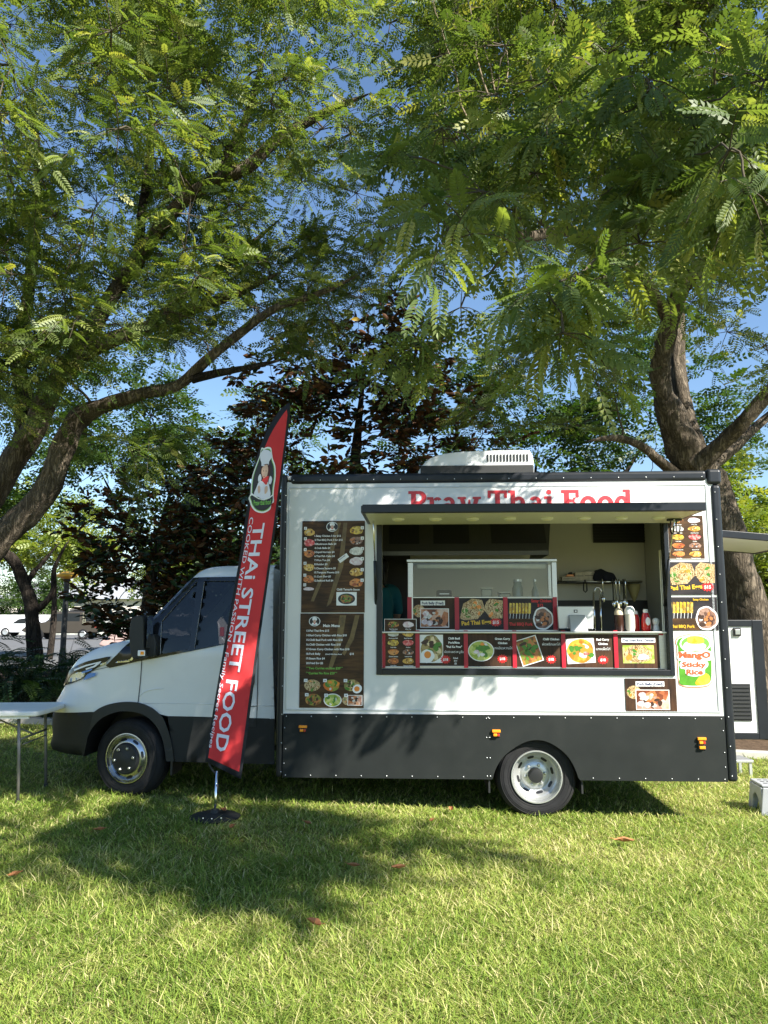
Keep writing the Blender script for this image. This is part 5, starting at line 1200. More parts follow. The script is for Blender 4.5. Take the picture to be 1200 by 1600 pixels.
Lf.quad('COOKED WITH PASSION - Family Secret Recipes', (388.5,807.5), (325,1167), (396.5,808.5), (331.5,1170), fn, 0.006)
Lf.build('lettering', M['flag_white'], cl)
def fpoly(name, pts, m, lay, sm=True):
    L = smooth_poly(pts, 3, True) if sm else pts
    return sheet(name, [tuple(floc(x, y, 0.008+0.0012*lay)) for x, y in L], m, cl)
em = [(400,785),(392,790),(388,782),(388.5,776),(392,770),(392.5,755),(395,742),(401,725),(406,712),(409,703),(413,700.5),(418,698.5),(424,700.5),(426,708),(427.5,717),(431,728),(431.5,745),(429,762),(428.5,776),(428.5,783),(425,790),(419,798),(410,801),(399,798)]
em = [(409,700.5),(413,701),(418,699),(424,700.5),(425.5,709),(427,718),(430.5,728),(431,745),(428.5,762),(427.5,774),(428,784),(424,788),(422,796),(412,801.5),(400,799.5),(393,792),(390.5,785),(388.5,778),(391.5,772),(392.5,755),(395,742),(400,728),(406,713)]
cen = (411, 752)
def sh2(k): return [(cen[0]+(x-cen[0])*k, cen[1]+(y-cen[1])*(0.5+0.5*k)) for x, y in em]
fpoly('emblem', em, M['white_print'], 0); fpoly('emblem', sh2(0.90), M['green_print'], 1); fpoly('emblem', sh2(0.85), M['black_print'], 2)
fpoly('emblem_hat', [(409,724),(407,717),(408,709),(412,704),(419,704),(424,708),(425,715),(421,722),(420,727),(410,729)], M['flag_white'], 4)
fpoly('emblem_hair', [(409,729),(420,725.5),(423,733),(421,748),(417,752),(411,751),(408.5,742)], mat('dark maroon print', (0.06,0.01,0.012), 0.6), 4)
fpoly('emblem_face', [(410,732),(414,728),(418,727),(419.5,734),(418,743),(414.5,750),(411,746),(409,739)], FD['skin'], 5)
fpoly('emblem_jacket', [(397,773),(401,762),(405,753),(411,752),(418,752),(421,760),(422.5,776),(412,780),(404,777)], M['flag_white'], 4)
fpoly('emblem_scarf', [(410,750),(420,744),(418.5,754),(416,758),(412,754)], M['red_print'], 6)
fpoly('emblem_spoon', [(404,746),(407,741),(409,746),(408,752),(404,753)], M['silver_plastic'], 5); fpoly('emblem_spoon', [(421,748),(423,744),(425.5,749),(423,757),(420,755)], M['flag_white'], 5)
fpoly('emblem_hand', [(403,762),(406,759),(407,768),(404,771)], FD['skin'], 6); fpoly('emblem_hand', [(414,762),(418,760),(418,768),(414,772)], FD['skin'], 6)
for ex in (412.2, 416.3): fpoly('emblem_eye', [(ex-0.8,736.5),(ex,735.9),(ex+0.8,736.5),(ex,737.3)], M['black_print'], 7)
fpoly('emblem_mouth', [(411.8,745.3),(413,744.6),(414.2,745.3),(413,746.2)], M['red_print'], 7)
fpoly('emblem_band', [(392,778),(396,774),(404,780),(412,782),(421,779),(426,775),(426,783),(422,792),(411,796),(400,793)], M['black_print'], 7)
fpoly('emblem_band_edge', [(389.5,777),(393,770),(395,771.5),(404,778.5),(412,780.5),(421,777.5),(426.5,772.5),(427,774.5),(421,779.3),(412,782),(404,780),(394,774)], M['white_print'], 8, False)
Le = Letters(); Le.quad('Praw thai food', (397,790.5), (423,788.5), (396.5,782), (424,780.5), lambda x, y: tuple(floc(x, y, 0.0195)), 0.03); Le.build('emblem_lettering', M['green_print'], cl)

# ------------------------------------------------------------------ folding table at the left edge
M['table_white'] = mat('white moulded plastic', (0.72,0.71,0.68), 0.45, var=0.05, bump=0.1, bs=120, dirt=0.2); M['table_leg'] = mat('grey steel tube', (0.16,0.155,0.145), 0.45, metal=0.4)
tl = Vector((-3.12, 7.05, 0)); tz = gz(-3.2); tb = empty('folding_table', (tl.x, tl.y, tz)); tb.rotation_euler = (0, -0.0, rad(4))
tag(tb, 'white plastic folding table with grey tube legs at the left edge', 'table')
TH_ = 0.715
top = smooth_poly([(0.10,-0.38),(0.16,-0.34),(0.18,0),(0.16,0.34),(0.10,0.38)], 4)
tp = [(x, y) for x, y in top] + [(-1.65,0.38),(-1.72,0.3),(-1.72,-0.3),(-1.65,-0.38)]
m = MB(); n = len(tp); m.add([(x, y, TH_) for x, y in tp] + [(x, y, TH_+0.045) for x, y in tp], [tuple(range(n))[::-1], tuple(range(n, 2*n))] + [(i, (i+1) % n, (i+1) % n+n, i+n) for i in range(n)])
m.build('table_top', M['table_white'], tb, bevel=0.014, seg=3)
box('rim', M['table_white'], tb, -1.62, 0.08, -0.36, -0.335, TH_-0.018, TH_-0.001); box('rim', M['table_white'], tb, -1.62, 0.08, 0.335, 0.36, TH_-0.018, TH_-0.001)
for x0 in (0.0, -1.5):
    for y0 in (-0.31, 0.31): 
        MB().tube([(x0-0.02, y0, TH_-0.02), (x0, y0, 0.4), (x0+0.02, y0*1.04, 0.012)], 0.0145, 8).build('leg', M['table_leg'], tb, smooth=True)
        MB().lathe([(0.02,0),(0.02,0.03)], (x0+0.02, y0*1.04, 0.0), 'z', 8).build('foot_cap', M['black_plastic'], tb)
    MB().tube([(x0, -0.31, 0.52), (x0, 0.31, 0.52)], 0.010, 8).build('crossbar', M['table_leg'], tb, smooth=True)
    MB().tube([(x0, 0.0, 0.52), (x0 + (-0.45 if x0 == 0 else 0.45), 0.0, TH_-0.01)], 0.008, 8).build('brace', M['table_leg'], tb, smooth=True)
for zz, ln in ((0.47,0.5),): MB().tube([(0.005, -0.25, zz), (0.005, 0.29, zz)], 0.006, 6).build('crossbar', M['table_leg'], tb, smooth=True)

# ------------------------------------------------------------------ step stool and low step at the rear
M['stool'] = mat('grey moulded plastic', (0.30,0.31,0.32), 0.45, var=0.06, bump=0.06, bs=200, dirt=0.2)
sx, sy = 3.63, 7.35; st = empty('step_stool', (sx, sy, gz(sx))); st.rotation_euler = (0,0,rad(-6)); tag(st, 'grey plastic step stool with slotted top at the rear of the truck', 'stool')
H_ = 0.27
MB().box(-0.20,0.20,-0.15,0.15,H_-0.022,H_).build('tread', M['stool'], st, bevel=0.01, seg=3)
for r_ in range(3):
    for k in range(6): box('slot', M['black_print'], st, -0.16+0.055*k, -0.16+0.055*k+0.035, -0.09+0.075*r_, -0.09+0.075*r_+0.02, H_+0.0005, H_+0.002)
def arch_side(w_, h_, leg):                                  # an arched apron with two feet
    P_ = [(-w_-0.03,0.0),(-w_-0.03+leg,0.0)] + [((-w_+leg)*1.0*math.cos(a)*-1 if False else (w_-leg)*-math.cos(a), h_*0.30+ (h_*0.38)*math.sin(a)) for a in np.linspace(0, math.pi, 12)] + [(w_+0.03-leg,0.0),(w_+0.03,0.0),(w_,h_),(-w_,h_)]
    return P_
fp = arch_side(0.195, H_-0.024, 0.07)
m = MB(); m.prism(fp, -0.165, -0.148); m.build('front_apron', M['stool'], st, bevel=0.006)
m = MB(); m.prism(fp, 0.148, 0.165); m.build('back_apron', M['stool'], st, bevel=0.006)
fs = arch_side(0.14, H_-0.024, 0.06)
for s_ in (-1, 1):
    m = MB(); m.prism(fs, -0.0085, 0.0085); o = m.build('side_apron', M['stool'], st, bevel=0.006); o.rotation_euler = (0,0,rad(90)); o.location = (s_*0.20, 0, 0)
lx, ly = 4.02, 9.15; ls = empty('low_step', (lx, ly, gz(lx))); tag(ls, 'low pale grey step standing behind the stool beneath the rear door', 'step')
box('tread', M['silver_plastic'], ls, -0.34, 0.16, -0.16, 0.16, 0.16, 0.19, bevel=0.006)
for a, b in ((-0.31,-0.13),(0.13,-0.13),(-0.31,0.13),(0.13,0.13)): box('leg', M['silver_plastic'], ls, a-0.015, a+0.015, b-0.015, b+0.015, -0.02, 0.159)

# ------------------------------------------------------------------ vegetation
rng = np.random.default_rng(11)
def leaf_template(pairs=9, ll=0.25, lw=0.088, fine=False, ang=58, droop=0.22, first=0.16):
    V = []; F4 = []
    def rz(x): return -droop*x*x
    w_ = 0.010; b = len(V)
    V += [(0,-w_,0),(0,w_,0),(0.5,w_*0.7,rz(0.5)),(0.5,-w_*0.7,rz(0.5)),(1,w_*0.3,rz(1)),(1,-w_*0.3,rz(1))]; F4 += [(0,3,2,1),(3,5,4,2)]
    def leaflet(x, a, L):
        c, s_ = math.cos(a), math.sin(a); z = rz(x); b = len(V)
        def p(t, s2, dz): V.append((x + t*L*c - s2*lw*s_, t*L*s_ + s2*lw*c, z + dz))
        if fine:
            p(0.03,0,0); p(0.28,0.42,0.012); p(0.68,0.46,0.004); p(1,0,-0.03); p(0.68,-0.46,0.004); p(0.28,-0.42,0.012)
            F4.append((b,b+1,b+2,b+3)); F4.append((b,b+3,b+4,b+5))
        else:
            p(0,0,0); p(0.5,0.5,0.01); p(1,0,-0.03); p(0.5,-0.5,0.01); F4.append((b,b+1,b+2,b+3))
    for i in range(pairs):
        x = first + (0.97-first)*i/(pairs-1); k = 0.72 + 0.35*math.sin(math.pi*min(1, 0.15+0.8*i/(pairs-1)))
        for sg in (-1, 1): leaflet(x, sg*math.radians(ang - 14*i/(pairs-1)), ll*k)
    leaflet(1.0, 0.0, ll*0.9)
    return np.array(V), np.array(F4)
def simple_leaf(wd=0.38, cup=0.06):
    V = np.array([(0,0,0),(0.3,wd*0.45,cup),(0.7,wd*0.42,cup*0.6),(1,0,-cup),(0.7,-wd*0.42,cup*0.6),(0.3,-wd*0.45,cup)])
    return V, np.array([(0,1,2,3),(0,3,4,5)])
def frames(D, U):
    X = D/np.linalg.norm(D, axis=1, keepdims=True)
    Y = np.cross(U, X); Y /= np.maximum(np.linalg.norm(Y, axis=1, keepdims=True), 1e-6); Z = np.cross(X, Y)
    return np.stack([X, Y, Z], 2)                           # columns
def fast_mesh(name, V, F4, var=None):
    me = bpy.data.meshes.new(name); nf = len(F4); k = F4.shape[1]
    me.vertices.add(len(V)); me.vertices.foreach_set('co', np.ascontiguousarray(V, dtype=np.float32).ravel())
    me.loops.add(nf*k); me.loops.foreach_set('vertex_index', np.ascontiguousarray(F4, dtype=np.int32).ravel())
    me.polygons.add(nf); me.polygons.foreach_set('loop_start', np.arange(0, nf*k, k, dtype=np.int32))
    if var is not None:
        a = me.attributes.new('var', 'FLOAT', 'FACE'); a.data.foreach_set('value', np.ascontiguousarray(var, dtype=np.float32))
    me.update(calc_edges=True); me.validate(); return me
def leaf_mesh(name, P_, D, U, sc, var, tpl):
    V0, F0 = tpl; n = len(P_); R = frames(D, U)
    V = np.einsum('nij,vj->nvi', R, V0)*sc[:,None,None] + P_[:,None,:]
    F4 = (F0[None] + (np.arange(n)*len(V0))[:,None,None]).reshape(-1, F0.shape[1])
    return fast_mesh(name, V.reshape(-1,3), F4, np.repeat(var, len(F0)))
def unit(n): 
    v = rng.normal(size=(n,3)); return v/np.linalg.norm(v, axis=1, keepdims=True)
def sprays(C, rad_, twigs=6, per=8, leaf=(0.20,0.30), droop=0.5, out=None, drp=0.35, up=0.15):
    """twigs leave every cluster centre, leaves sit alternately along them; returns leaf arrays and twig polylines"""
    P_, D, U, S_, TW_ = [], [], [], [], []
    for ci, c in enumerate(C):
        r = rad_[ci] if hasattr(rad_, '__len__') else rad_
        for k in range(twigs):
            d = unit(1)[0]; d[2] = d[2]*0.55 + up
            if out is not None: d = d + 0.6*out[ci]
            d /= np.linalg.norm(d); L = r*rng.uniform(0.6, 1.25); dr = droop*L*rng.uniform(0.4,1.2)
            pts = [c + d*L*t + np.array((0,0,-dr*t*t)) for t in (0, 0.33, 0.66, 1.0)]; TW_.append(pts)
            side = np.cross(d, (0,0,1)); side /= max(1e-6, np.linalg.norm(side))
            for j in range(per):
                t = 0.22 + 0.78*(j+rng.uniform(0,0.6))/per; sg = 1 if j % 2 else -1
                if j == per-1: t = 1.0; q = d + np.array((0,0,-drp))
                else: q = d*rng.uniform(0.3,0.8) + side*sg*rng.uniform(0.5,1.1) + np.array((0,0,rng.uniform(-drp*1.6, 0.25)))
                P_.append(c + d*L*t + np.array((0,0,-dr*t*t))); D.append(q/np.linalg.norm(q))
                u = np.array((0,0,1.0)) + 0.55*rng.normal(size=3); U.append(u); S_.append(rng.uniform(*leaf))
    return np.array(P_), np.array(D), np.array(U), np.array(S_), TW_
def tubes_mesh(name, lines, rads, n=3):
    """many thin tubes at once"""
    V = []; F4 = []; b = 0
    for pts, rs in zip(lines, rads):
        pts = np.asarray(pts); m = len(pts); t = np.gradient(pts, axis=0); t /= np.maximum(np.linalg.norm(t, axis=1, keepdims=True), 1e-9)
        a = np.array((0.31,0.17,0.93)) if abs(t[0][2]) < 0.9 else np.array((1.0,0.1,0.05))
        e = np.cross(t, a); e /= np.maximum(np.linalg.norm(e, axis=1, keepdims=True), 1e-9); g = np.cross(t, e)
        an = 2*np.pi*np.arange(n)/n
        ring = pts[:,None,:] + (e[:,None,:]*np.cos(an)[None,:,None] + g[:,None,:]*np.sin(an)[None,:,None])*np.asarray(rs)[:,None,None]
        V.append(ring.reshape(-1,3)); i = np.arange(m-1)[:,None]; k = np.arange(n)[None]
        F4.append(np.stack([b+i*n+k, b+i*n+(k+1)%n, b+(i+1)*n+(k+1)%n, b+(i+1)*n+k], -1).reshape(-1,4)); b += m*n
    return fast_mesh(name, np.concatenate(V), np.concatenate(F4))
def limb_mesh(name, pts, m, parent, n=18, rough=0.07, k=6):
    """a limb through (x, y, z, r) points with knobbly bark outline"""
    Q = smooth_poly(pts, k); P_ = np.array([q[:3] for q in Q]); rs = np.array([q[3] for q in Q])
    rs[-5:] *= np.array((0.9,0.75,0.55,0.35,0.05))
    t = np.gradient(P_, axis=0); t /= np.linalg.norm(t, axis=1, keepdims=True)
    e = np.cross(t, np.array((0.2,1.0,0.1))); e /= np.linalg.norm(e, axis=1, keepdims=True); g = np.cross(t, e)
    an = 2*np.pi*np.arange(n)/n; ph = rng.uniform(0, 6, 4); s_ = np.arange(len(Q))[:,None]
    wob = 1 + rough*(np.sin(3*an[None]+ph[0]+s_*0.35)+0.7*np.sin(5*an[None]+ph[1]-s_*0.5)+0.6*np.sin(2*an[None]+s_*0.9+ph[2])) + rough*0.5*rng.normal(size=(len(Q), n))
    V = P_[:,None,:] + (e[:,None,:]*np.cos(an)[None,:,None]+g[:,None,:]*np.sin(an)[None,:,None])*(rs[:,None]*wob)[:,:,None]
    i = np.arange(len(Q)-1)[:,None]; kk_ = np.arange(n)[None]
    F4 = np.stack([i*n+kk_, i*n+(kk_+1)%n, (i+1)*n+(kk_+1)%n, (i+1)*n+kk_], -1).reshape(-1,4)
    me = fast_mesh(name, V.reshape(-1,3), F4[:, ::-1]); me.shade_smooth()
    return link_mesh(name, me, parent, m), P_, rs
def ellipsoid(c, r, n, carve=()):
    out = []
    while len(out) < n:
        q = unit(1)[0]*rng.uniform(0.25,1)**(1/2.2); p = np.array(c)+q*np.array(r)
        if all(np.linalg.norm(p-np.array(g[:3])) > g[3] for g in carve): out.append(p)
    return out
def grow(skel, skr, C, rmin=0.007, rmax=0.05):
    """join every cluster to the nearest point of the growing skeleton"""
    S_ = np.array(skel); R_s = np.array(skr); lines = []; rads = []
    C = list(C); d0 = [np.min(np.linalg.norm(S_-c, axis=1)) for c in C]
    for i in np.argsort(d0):
        c = C[i]; d = np.linalg.norm(S_-c, axis=1) + 0.25*np.maximum(0, S_[:,2]-c[2]); j = int(np.argmin(d)); a = S_[j]; L = np.linalg.norm(c-a)
        if L < 0.05: continue
        ra = min(rmax, R_s[j]*0.75, 0.008+0.016*L); mid = (a+c)/2 + rng.normal(size=3)*0.10*L + np.array((0,0,0.10*L))
        ts = np.linspace(0,1,6)[:,None]; pts = (1-ts)**2*a + 2*ts*(1-ts)*mid + ts**2*c
        pts[1:-1] += rng.normal(size=(4,3))*0.025*L
        rs = np.linspace(ra, rmin, 6); lines.append(pts); rads.append(rs)
        S_ = np.vstack([S_, pts[1:]]); R_s = np.concatenate([R_s, rs[1:]])
    return lines, rads
NEAR_T = leaf_template(10, 0.22, 0.085, True); MID_T = leaf_template(6, 0.27, 0.125); FAR_T = leaf_template(4, 0.32, 0.19); MAG_T = simple_leaf(0.42)
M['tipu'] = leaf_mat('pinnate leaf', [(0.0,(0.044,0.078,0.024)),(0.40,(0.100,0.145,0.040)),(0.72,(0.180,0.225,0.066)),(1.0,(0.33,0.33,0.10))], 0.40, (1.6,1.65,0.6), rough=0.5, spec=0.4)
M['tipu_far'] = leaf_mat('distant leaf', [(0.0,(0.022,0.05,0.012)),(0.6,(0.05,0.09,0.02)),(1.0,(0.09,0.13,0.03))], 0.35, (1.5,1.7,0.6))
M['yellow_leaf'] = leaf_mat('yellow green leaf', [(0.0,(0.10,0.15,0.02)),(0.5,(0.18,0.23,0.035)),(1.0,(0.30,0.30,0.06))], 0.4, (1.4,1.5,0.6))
M['mag_top'] = leaf_mat('magnolia leaf top', [(0.0,(0.016,0.034,0.010)),(0.7,(0.030,0.058,0.015)),(0.95,(0.07,0.09,0.02)),(1.0,(0.30,0.20,0.025))], 0.15, (1.2,1.2,0.5), rough=0.28, spec=0.5)
M['mag_under'] = leaf_mat('magnolia leaf underside', [(0.0,(0.055,0.022,0.009)),(0.6,(0.105,0.042,0.015)),(1.0,(0.09,0.065,0.02))], 0.15, (1.2,1.0,0.6), rough=0.7)
M['fern'] = leaf_mat('shrub frond', [(0.0,(0.012,0.035,0.010)),(0.6,(0.028,0.062,0.016)),(1.0,(0.06,0.10,0.025))], 0.25, (1.4,1.6,0.6))
M['bark'] = bark_mat('grey brown bark', (0.09,0.072,0.052), (0.24,0.195,0.145)); M['bark_pale'] = bark_mat('pale limb bark', (0.10,0.08,0.058), (0.26,0.21,0.155), 9); M['bark_dark'] = bark_mat('dark bark', (0.025,0.02,0.016), (0.075,0.06,0.048), 8)
M['twig'] = mat('twig', (0.07,0.055,0.035), 0.9, var=0.3); M['dead_twig'] = mat('bare pale twig', (0.22,0.17,0.11), 0.9, var=0.2)
def put_leaves(root, P_, D, U, S_, m, tpl, singles=0, near_t=None, name='foliage'):
    """foliage as one mass; the leaves that show largest in view are objects of their own, sharing a few meshes"""
    base = np.array(root.location); var = np.clip(rng.beta(2.2,2.6,len(P_)) + 0.0, 0, 1); var[rng.random(len(P_)) < 0.035] = 1.0
    keep = np.ones(len(P_), bool)
    if singles:
        v = P_ - np.array((0,0,CAM_H)); f_ = v[:,1]*CP + v[:,2]*SP; h_ = v[:,2]*CP - v[:,1]*SP
        vis = (f_ > 0.5) & (np.abs(v[:,0]/np.maximum(f_,0.1)) < 0.5) & (np.abs(h_/np.maximum(f_,0.1)) < 0.667)
        size = np.where(vis, S_/np.maximum(f_,0.1), 0); idx = np.argsort(-size)[:singles]; keep[idx] = False
        R = frames(D, U); vm = []
        for k in range(7):
            me = fast_mesh('leaf', near_t[0]*np.array((1,1,0.4+0.35*k)), near_t[1], np.full(len(near_t[1]), (0.12,0.3,0.42,0.55,0.68,0.8,0.97)[k])); me.materials.append(m); vm.append(me)
        for q in idx:
            o = bpy.data.objects.new('leaf', vm[min(6, int(rng.beta(2,2.4)*7))]); COL.objects.link(o); o.parent = root
            mt = Matrix([[*R[q][r]*S_[q], P_[q][r]-base[r]] for r in range(3)] + [[0,0,0,1]]); o.matrix_local = mt
    me = leaf_mesh(name, P_[keep]-base, D[keep], U[keep], S_[keep], var[keep], tpl)
    o = link_mesh(name, me, root, m); o['kind'] = 'stuff'; return o
def put_twigs(root, TW_, lines, rads, m, tr=0.006):
    base = np.array(root.location)
    L = [np.asarray(p)-base for p in lines]; Rr = list(rads)
    if L: link_mesh('branches', tubes_mesh('branches', L, Rr, 6), root, m)['kind'] = 'stuff'
    L2 = [np.asarray(p)-base for p in TW_]; R2 = [np.linspace(tr, tr*0.35, 4) for _ in TW_]
    if L2: link_mesh('twigs', tubes_mesh('twigs', L2, R2, 3), root, m)['kind'] = 'stuff'
def limbs(root, specs, m):
    sk = []; sr = []
    base = np.array(root.location)
    for nm, pts, mm in specs:
        L = [(*(at(a, b, Y)-root.location), r) if len(q) == 4 else None for q in pts for (a, b, Y, r) in [q]]
        o, P_, rs = limb_mesh(nm, L, mm or m, root); sk += list(P_+base); sr += list(rs)
    return sk, sr
# --- right tree: its trunk stands behind the truck's rear, its crown hangs over the truck
bR = at(1208, 1165, 12.0); rt = empty('tree', (bR.x, bR.y, gz(bR.x))); tag(rt, 'large tree with thick leaning trunk behind the truck and leafy boughs overhead on the right', 'tree')
sk, sr = limbs(rt, [
 ('trunk', [(1222,1200,12,.50),(1212,1150,12,.41),(1190,1050,12,.345),(1166,950,12,.30),(1147,870,11.95,.285),(1118,785,11.9,.28),(1085,725,11.8,.29),(1060,680,11.7,.25),(1044,640,11.6,.20),(1026,595,11.5,.17)], None),
 ('limb', [(1040,630,11.6,.16),(1030,580,11.4,.15),(1040,535,11.2,.15),(1050,490,11.0,.14),(1063,452,10.8,.13),(1088,428,10.6,.12),(1125,410,10.4,.10),(1165,395,10.2,.08),(1230,350,9.8,.05)], None),
 ('limb', [(1092,735,11.75,.15),(1085,690,11.8,.14),(1070,640,12.0,.13),(1058,560,12.2,.12),(1060,470,12.3,.10),(1050,350,12.3,.08),(1040,200,12.2,.06),(1035,60,12,.04)], None),
 ('limb', [(1088,730,11.6,.15),(1118,703,11.4,.125),(1158,662,11.1,.11),(1205,610,10.8,.10),(1290,530,10.3,.06)], None),
 ('limb', [(1098,740,11.7,.10),(1140,705,11.9,.085),(1180,668,12.2,.075),(1260,600,12.8,.05)], None),
 ('limb', [(1060,742,11.8,.09),(1030,720,11.5,.075),(1003,698,11.2,.06),(965,684,10.9,.05),(915,690,10.6,.03)], None),
 ('limb', [(1048,500,11.0,.10),(1000,430,10.0,.085),(940,380,8.6,.07),(880,360,7.2,.055),(820,370,6.0,.04),(760,340,5.0,.022)], None),
 ('limb', [(1063,452,10.8,.09),(1060,330,9.5,.08),(1080,230,8.0,.06),(1100,170,6.4,.05),(1120,150,5.0,.03)], None),
 ('limb', [(1063,452,10.8,.10),(1180,330,9.3,.09),(1500,60,7.0,.08),(1700,-250,5.0,.06),(1900,-900,3.0,.03)], None),
 ('limb', [(1050,350,12.2,.07),(980,250,11,.06),(900,170,9.6,.05),(800,130,8.6,.04),(700,130,8.0,.025)], None)], M['bark'])
gapsR = [(*at(745,478,Y), 0.55) for Y in (6,7,8,9,10,11)] + [(*at(640,155,Y), 0.55) for Y in (6,7,8,9,10)] + [(*at(1080,470,Y), 0.45) for Y in (6,7,8,9)] + [(*at(930,960-300,Y), 0.4) for Y in (9,10,11)] + [(*at(1050,560,Y),0.5) for Y in (6,7,8,9,10)]
C = ellipsoid((3.1,8.2,7.4),(3.4,3.0,2.5),140,gapsR) + ellipsoid((5.8,9.6,6.0),(2.8,2.4,1.9),36,gapsR) + ellipsoid((1.9,6.6,6.5),(1.9,1.4,1.5),34,gapsR) + ellipsoid((2.8,11.5,5.4),(2.0,1.0,1.0),16,gapsR)
near = [(690,310,4.5),(705,375,4.3),(640,245,5.0),(690,200,5.2),(760,300,4.8),(850,450,4.2),(880,520,3.9),(905,430,4.3),(960,440,4.4),(1000,380,4.6),(1140,235,3.9),(1165,290,3.8),(1060,250,4.5),(950,300,4.8),(830,230,5.2),(640,520,6.5),(610,560,7.0),(680,560,7.0),(1000,150,5.2),(880,120,5.6),(1120,90,5.2),(760,200,5.6),(720,480,6.6)]
CN = [np.array(at(*q)) for q in near] + ellipsoid((2.3,4.7,4.7),(1.5,0.5,0.6),26) + ellipsoid((1.6,5.4,5.3),(1.3,0.5,0.6),12)
# boughs that reach over the camera's side of the lawn and shade the cab and the left of the lawn
over = ellipsoid((3.0,2.2,7.5),(1.4,0.55,0.4),30) + ellipsoid((4.8,2.35,7.5),(0.7,0.4,0.3),10) + ellipsoid((5.6,0.15,7.5),(1.7,0.3,0.3),16) + ellipsoid((5.75,-0.8,7.5),(0.5,0.2,0.25),8) + ellipsoid((4.2,-0.3,7.5),(0.35,0.25,0.2),3) + ellipsoid((1.9,2.6,7.5),(1.0,0.7,0.4),10) + ellipsoid((2.4,3.3,7.5),(1.1,0.5,0.3),9)
lines, rads = grow(sk, sr, C + CN + over)
P1, D1, U1, S1, T1 = sprays(C, 0.60, 7, 9, (0.16,0.25)); P2, D2, U2, S2, T2 = sprays(CN, 0.34, 5, 6, (0.22,0.30), 0.8, drp=0.8, up=0.0); P3, D3, U3, S3, T3 = sprays(over, 0.5, 7, 8, (0.22,0.31))
ok1 = ~((P1[:,1] > 4.6) & (P1[:,1] < 8.5) & (P1[:,2] < 3.6)); P1, D1, U1, S1 = P1[ok1], D1[ok1], U1[ok1], S1[ok1]
ok2 = P2[:,2] > 1.72 + 0.29*P2[:,1]; P2, D2, U2, S2 = P2[ok2], D2[ok2], U2[ok2], S2[ok2]
cat = lambda *a: np.concatenate(a)
put_leaves(rt, cat(P1,P2,P3), cat(D1,D2,D3), cat(U1,U2,U3), cat(S1,S2,S3), M['tipu'], MID_T, 300, NEAR_T)
put_twigs(rt, T1+T2+T3, lines, rads, M['twig'])
# bare twigs at the top of the crown
bt = []; br = []
for px, py in ((690,60),(720,30),(760,50),(800,20),(860,40),(740,80)):
    a = np.array(at(px+40, py+130, 6.0)); c = np.array(at(px, py-60, 6.2))
    ln = np.linspace(0,1,9)[:,None]*(c-a)+a + np.cumsum(rng.normal(size=(9,3))*0.02, 0); bt.append(ln); br.append(np.linspace(0.009,0.002,9))
    for k in (2,3,4,5,6,7):
        d = unit(1)[0]*0.3*rng.uniform(0.5,1.2); d[2] = abs(d[2])*0.6; l2 = np.linspace(0,1,6)[:,None]*d + ln[k] + np.cumsum(rng.normal(size=(6,3))*0.014, 0); bt.append(l2); br.append(np.linspace(0.004,0.0014,6))
link_mesh('bare_twigs', tubes_mesh('bare_twigs', [l-np.array(rt.location) for l in bt], br, 4), rt, M['dead_twig'])['kind'] = 'stuff'

# --- left tree
bL = at(-150, 1130, 9.6); lt = empty('tree', (bL.x, bL.y, gz(bL.x))); tag(lt, 'large tree with spreading dark limbs and dense feathery crown over the upper left', 'tree')
sk, sr = limbs(lt, [
 ('trunk', [(-165,1190,9.6,.42),(-140,1080,9.6,.36),(-95,960,9.6,.31),(-40,885,9.6,.24)], None),
 ('limb', [(-60,905,9.6,.22),(0,843,9.5,.17),(45,800,9.45,.16),(78,752,9.4,.15),(100,700,9.4,.14),(122,655,9.4,.13),(165,632,9.3,.09),(225,615,9.2,.075),(275,604,9.1,.066),(322,563,9.0,.062),(370,525,8.9,.055),(428,483,8.8,.046),(495,460,8.7,.035),(560,430,8.6,.03)], M['bark']),
 ('limb', [(300,592,9.05,.06),(345,582,9.0,.045),(400,572,9.0,.03),(450,560,9.0,.018)], M['bark_dark']),
 ('limb', [(-70,890,9.7,.22),(-20,790,9.8,.18),(20,720,9.9,.16),(52,672,9.9,.15),(80,610,9.9,.13),(120,560,9.8,.12),(175,530,9.7,.10),(245,507,9.6,.085),(310,480,9.5,.07),(375,455,9.4,.055),(440,425,9.3,.03)], M['bark_pale']),
 ('limb', [(30,705,9.9,.12),(40,640,10.1,.11),(30,560,10.3,.10),(45,450,10.4,.08),(60,300,10.4,.06),(50,120,10.2,.04)], M['bark_dark']),
 ('limb', [(110,570,9.8,.11),(170,470,9.6,.10),(225,390,9.4,.09),(285,315,9.2,.085),(345,280,9.0,.085),(390,258,8.9,.08),(430,222,8.8,.07),(500,180,8.7,.055),(580,145,8.5,.035)], M['bark_pale']),
 ('limb', [(345,280,9.0,.07),(358,240,9.0,.065),(378,205,9.0,.055),(395,150,9.0,.04),(420,60,9.0,.025)], M['bark']),
 ('limb', [(215,420,9.5,.07),(220,340,9.6,.06),(235,240,9.7,.05),(235,100,9.7,.035)], M['bark_dark']),
 ('limb', [(240,505,9.6,.06),(310,440,9.6,.055),(370,400,9.5,.045),(440,340,9.4,.03)], M['bark_dark'])], M['bark'])
gapsL = [(*at(345,600,Y), 0.75) for Y in (7,8,9,10,11)] + [(*at(295,640,Y), 0.6) for Y in (7,8,9,10,11)] + [(*at(395,545,Y), 0.55) for Y in (7,8,9,10,11)] + [(*at(360,250,Y), 0.55) for Y in (6.5,7.2,8,8.6)] + [(*at(410,240,Y),0.5) for Y in (6.5,7.2,8,8.6)] + [(*at(280,600,Y),0.45) for Y in (7,8)]
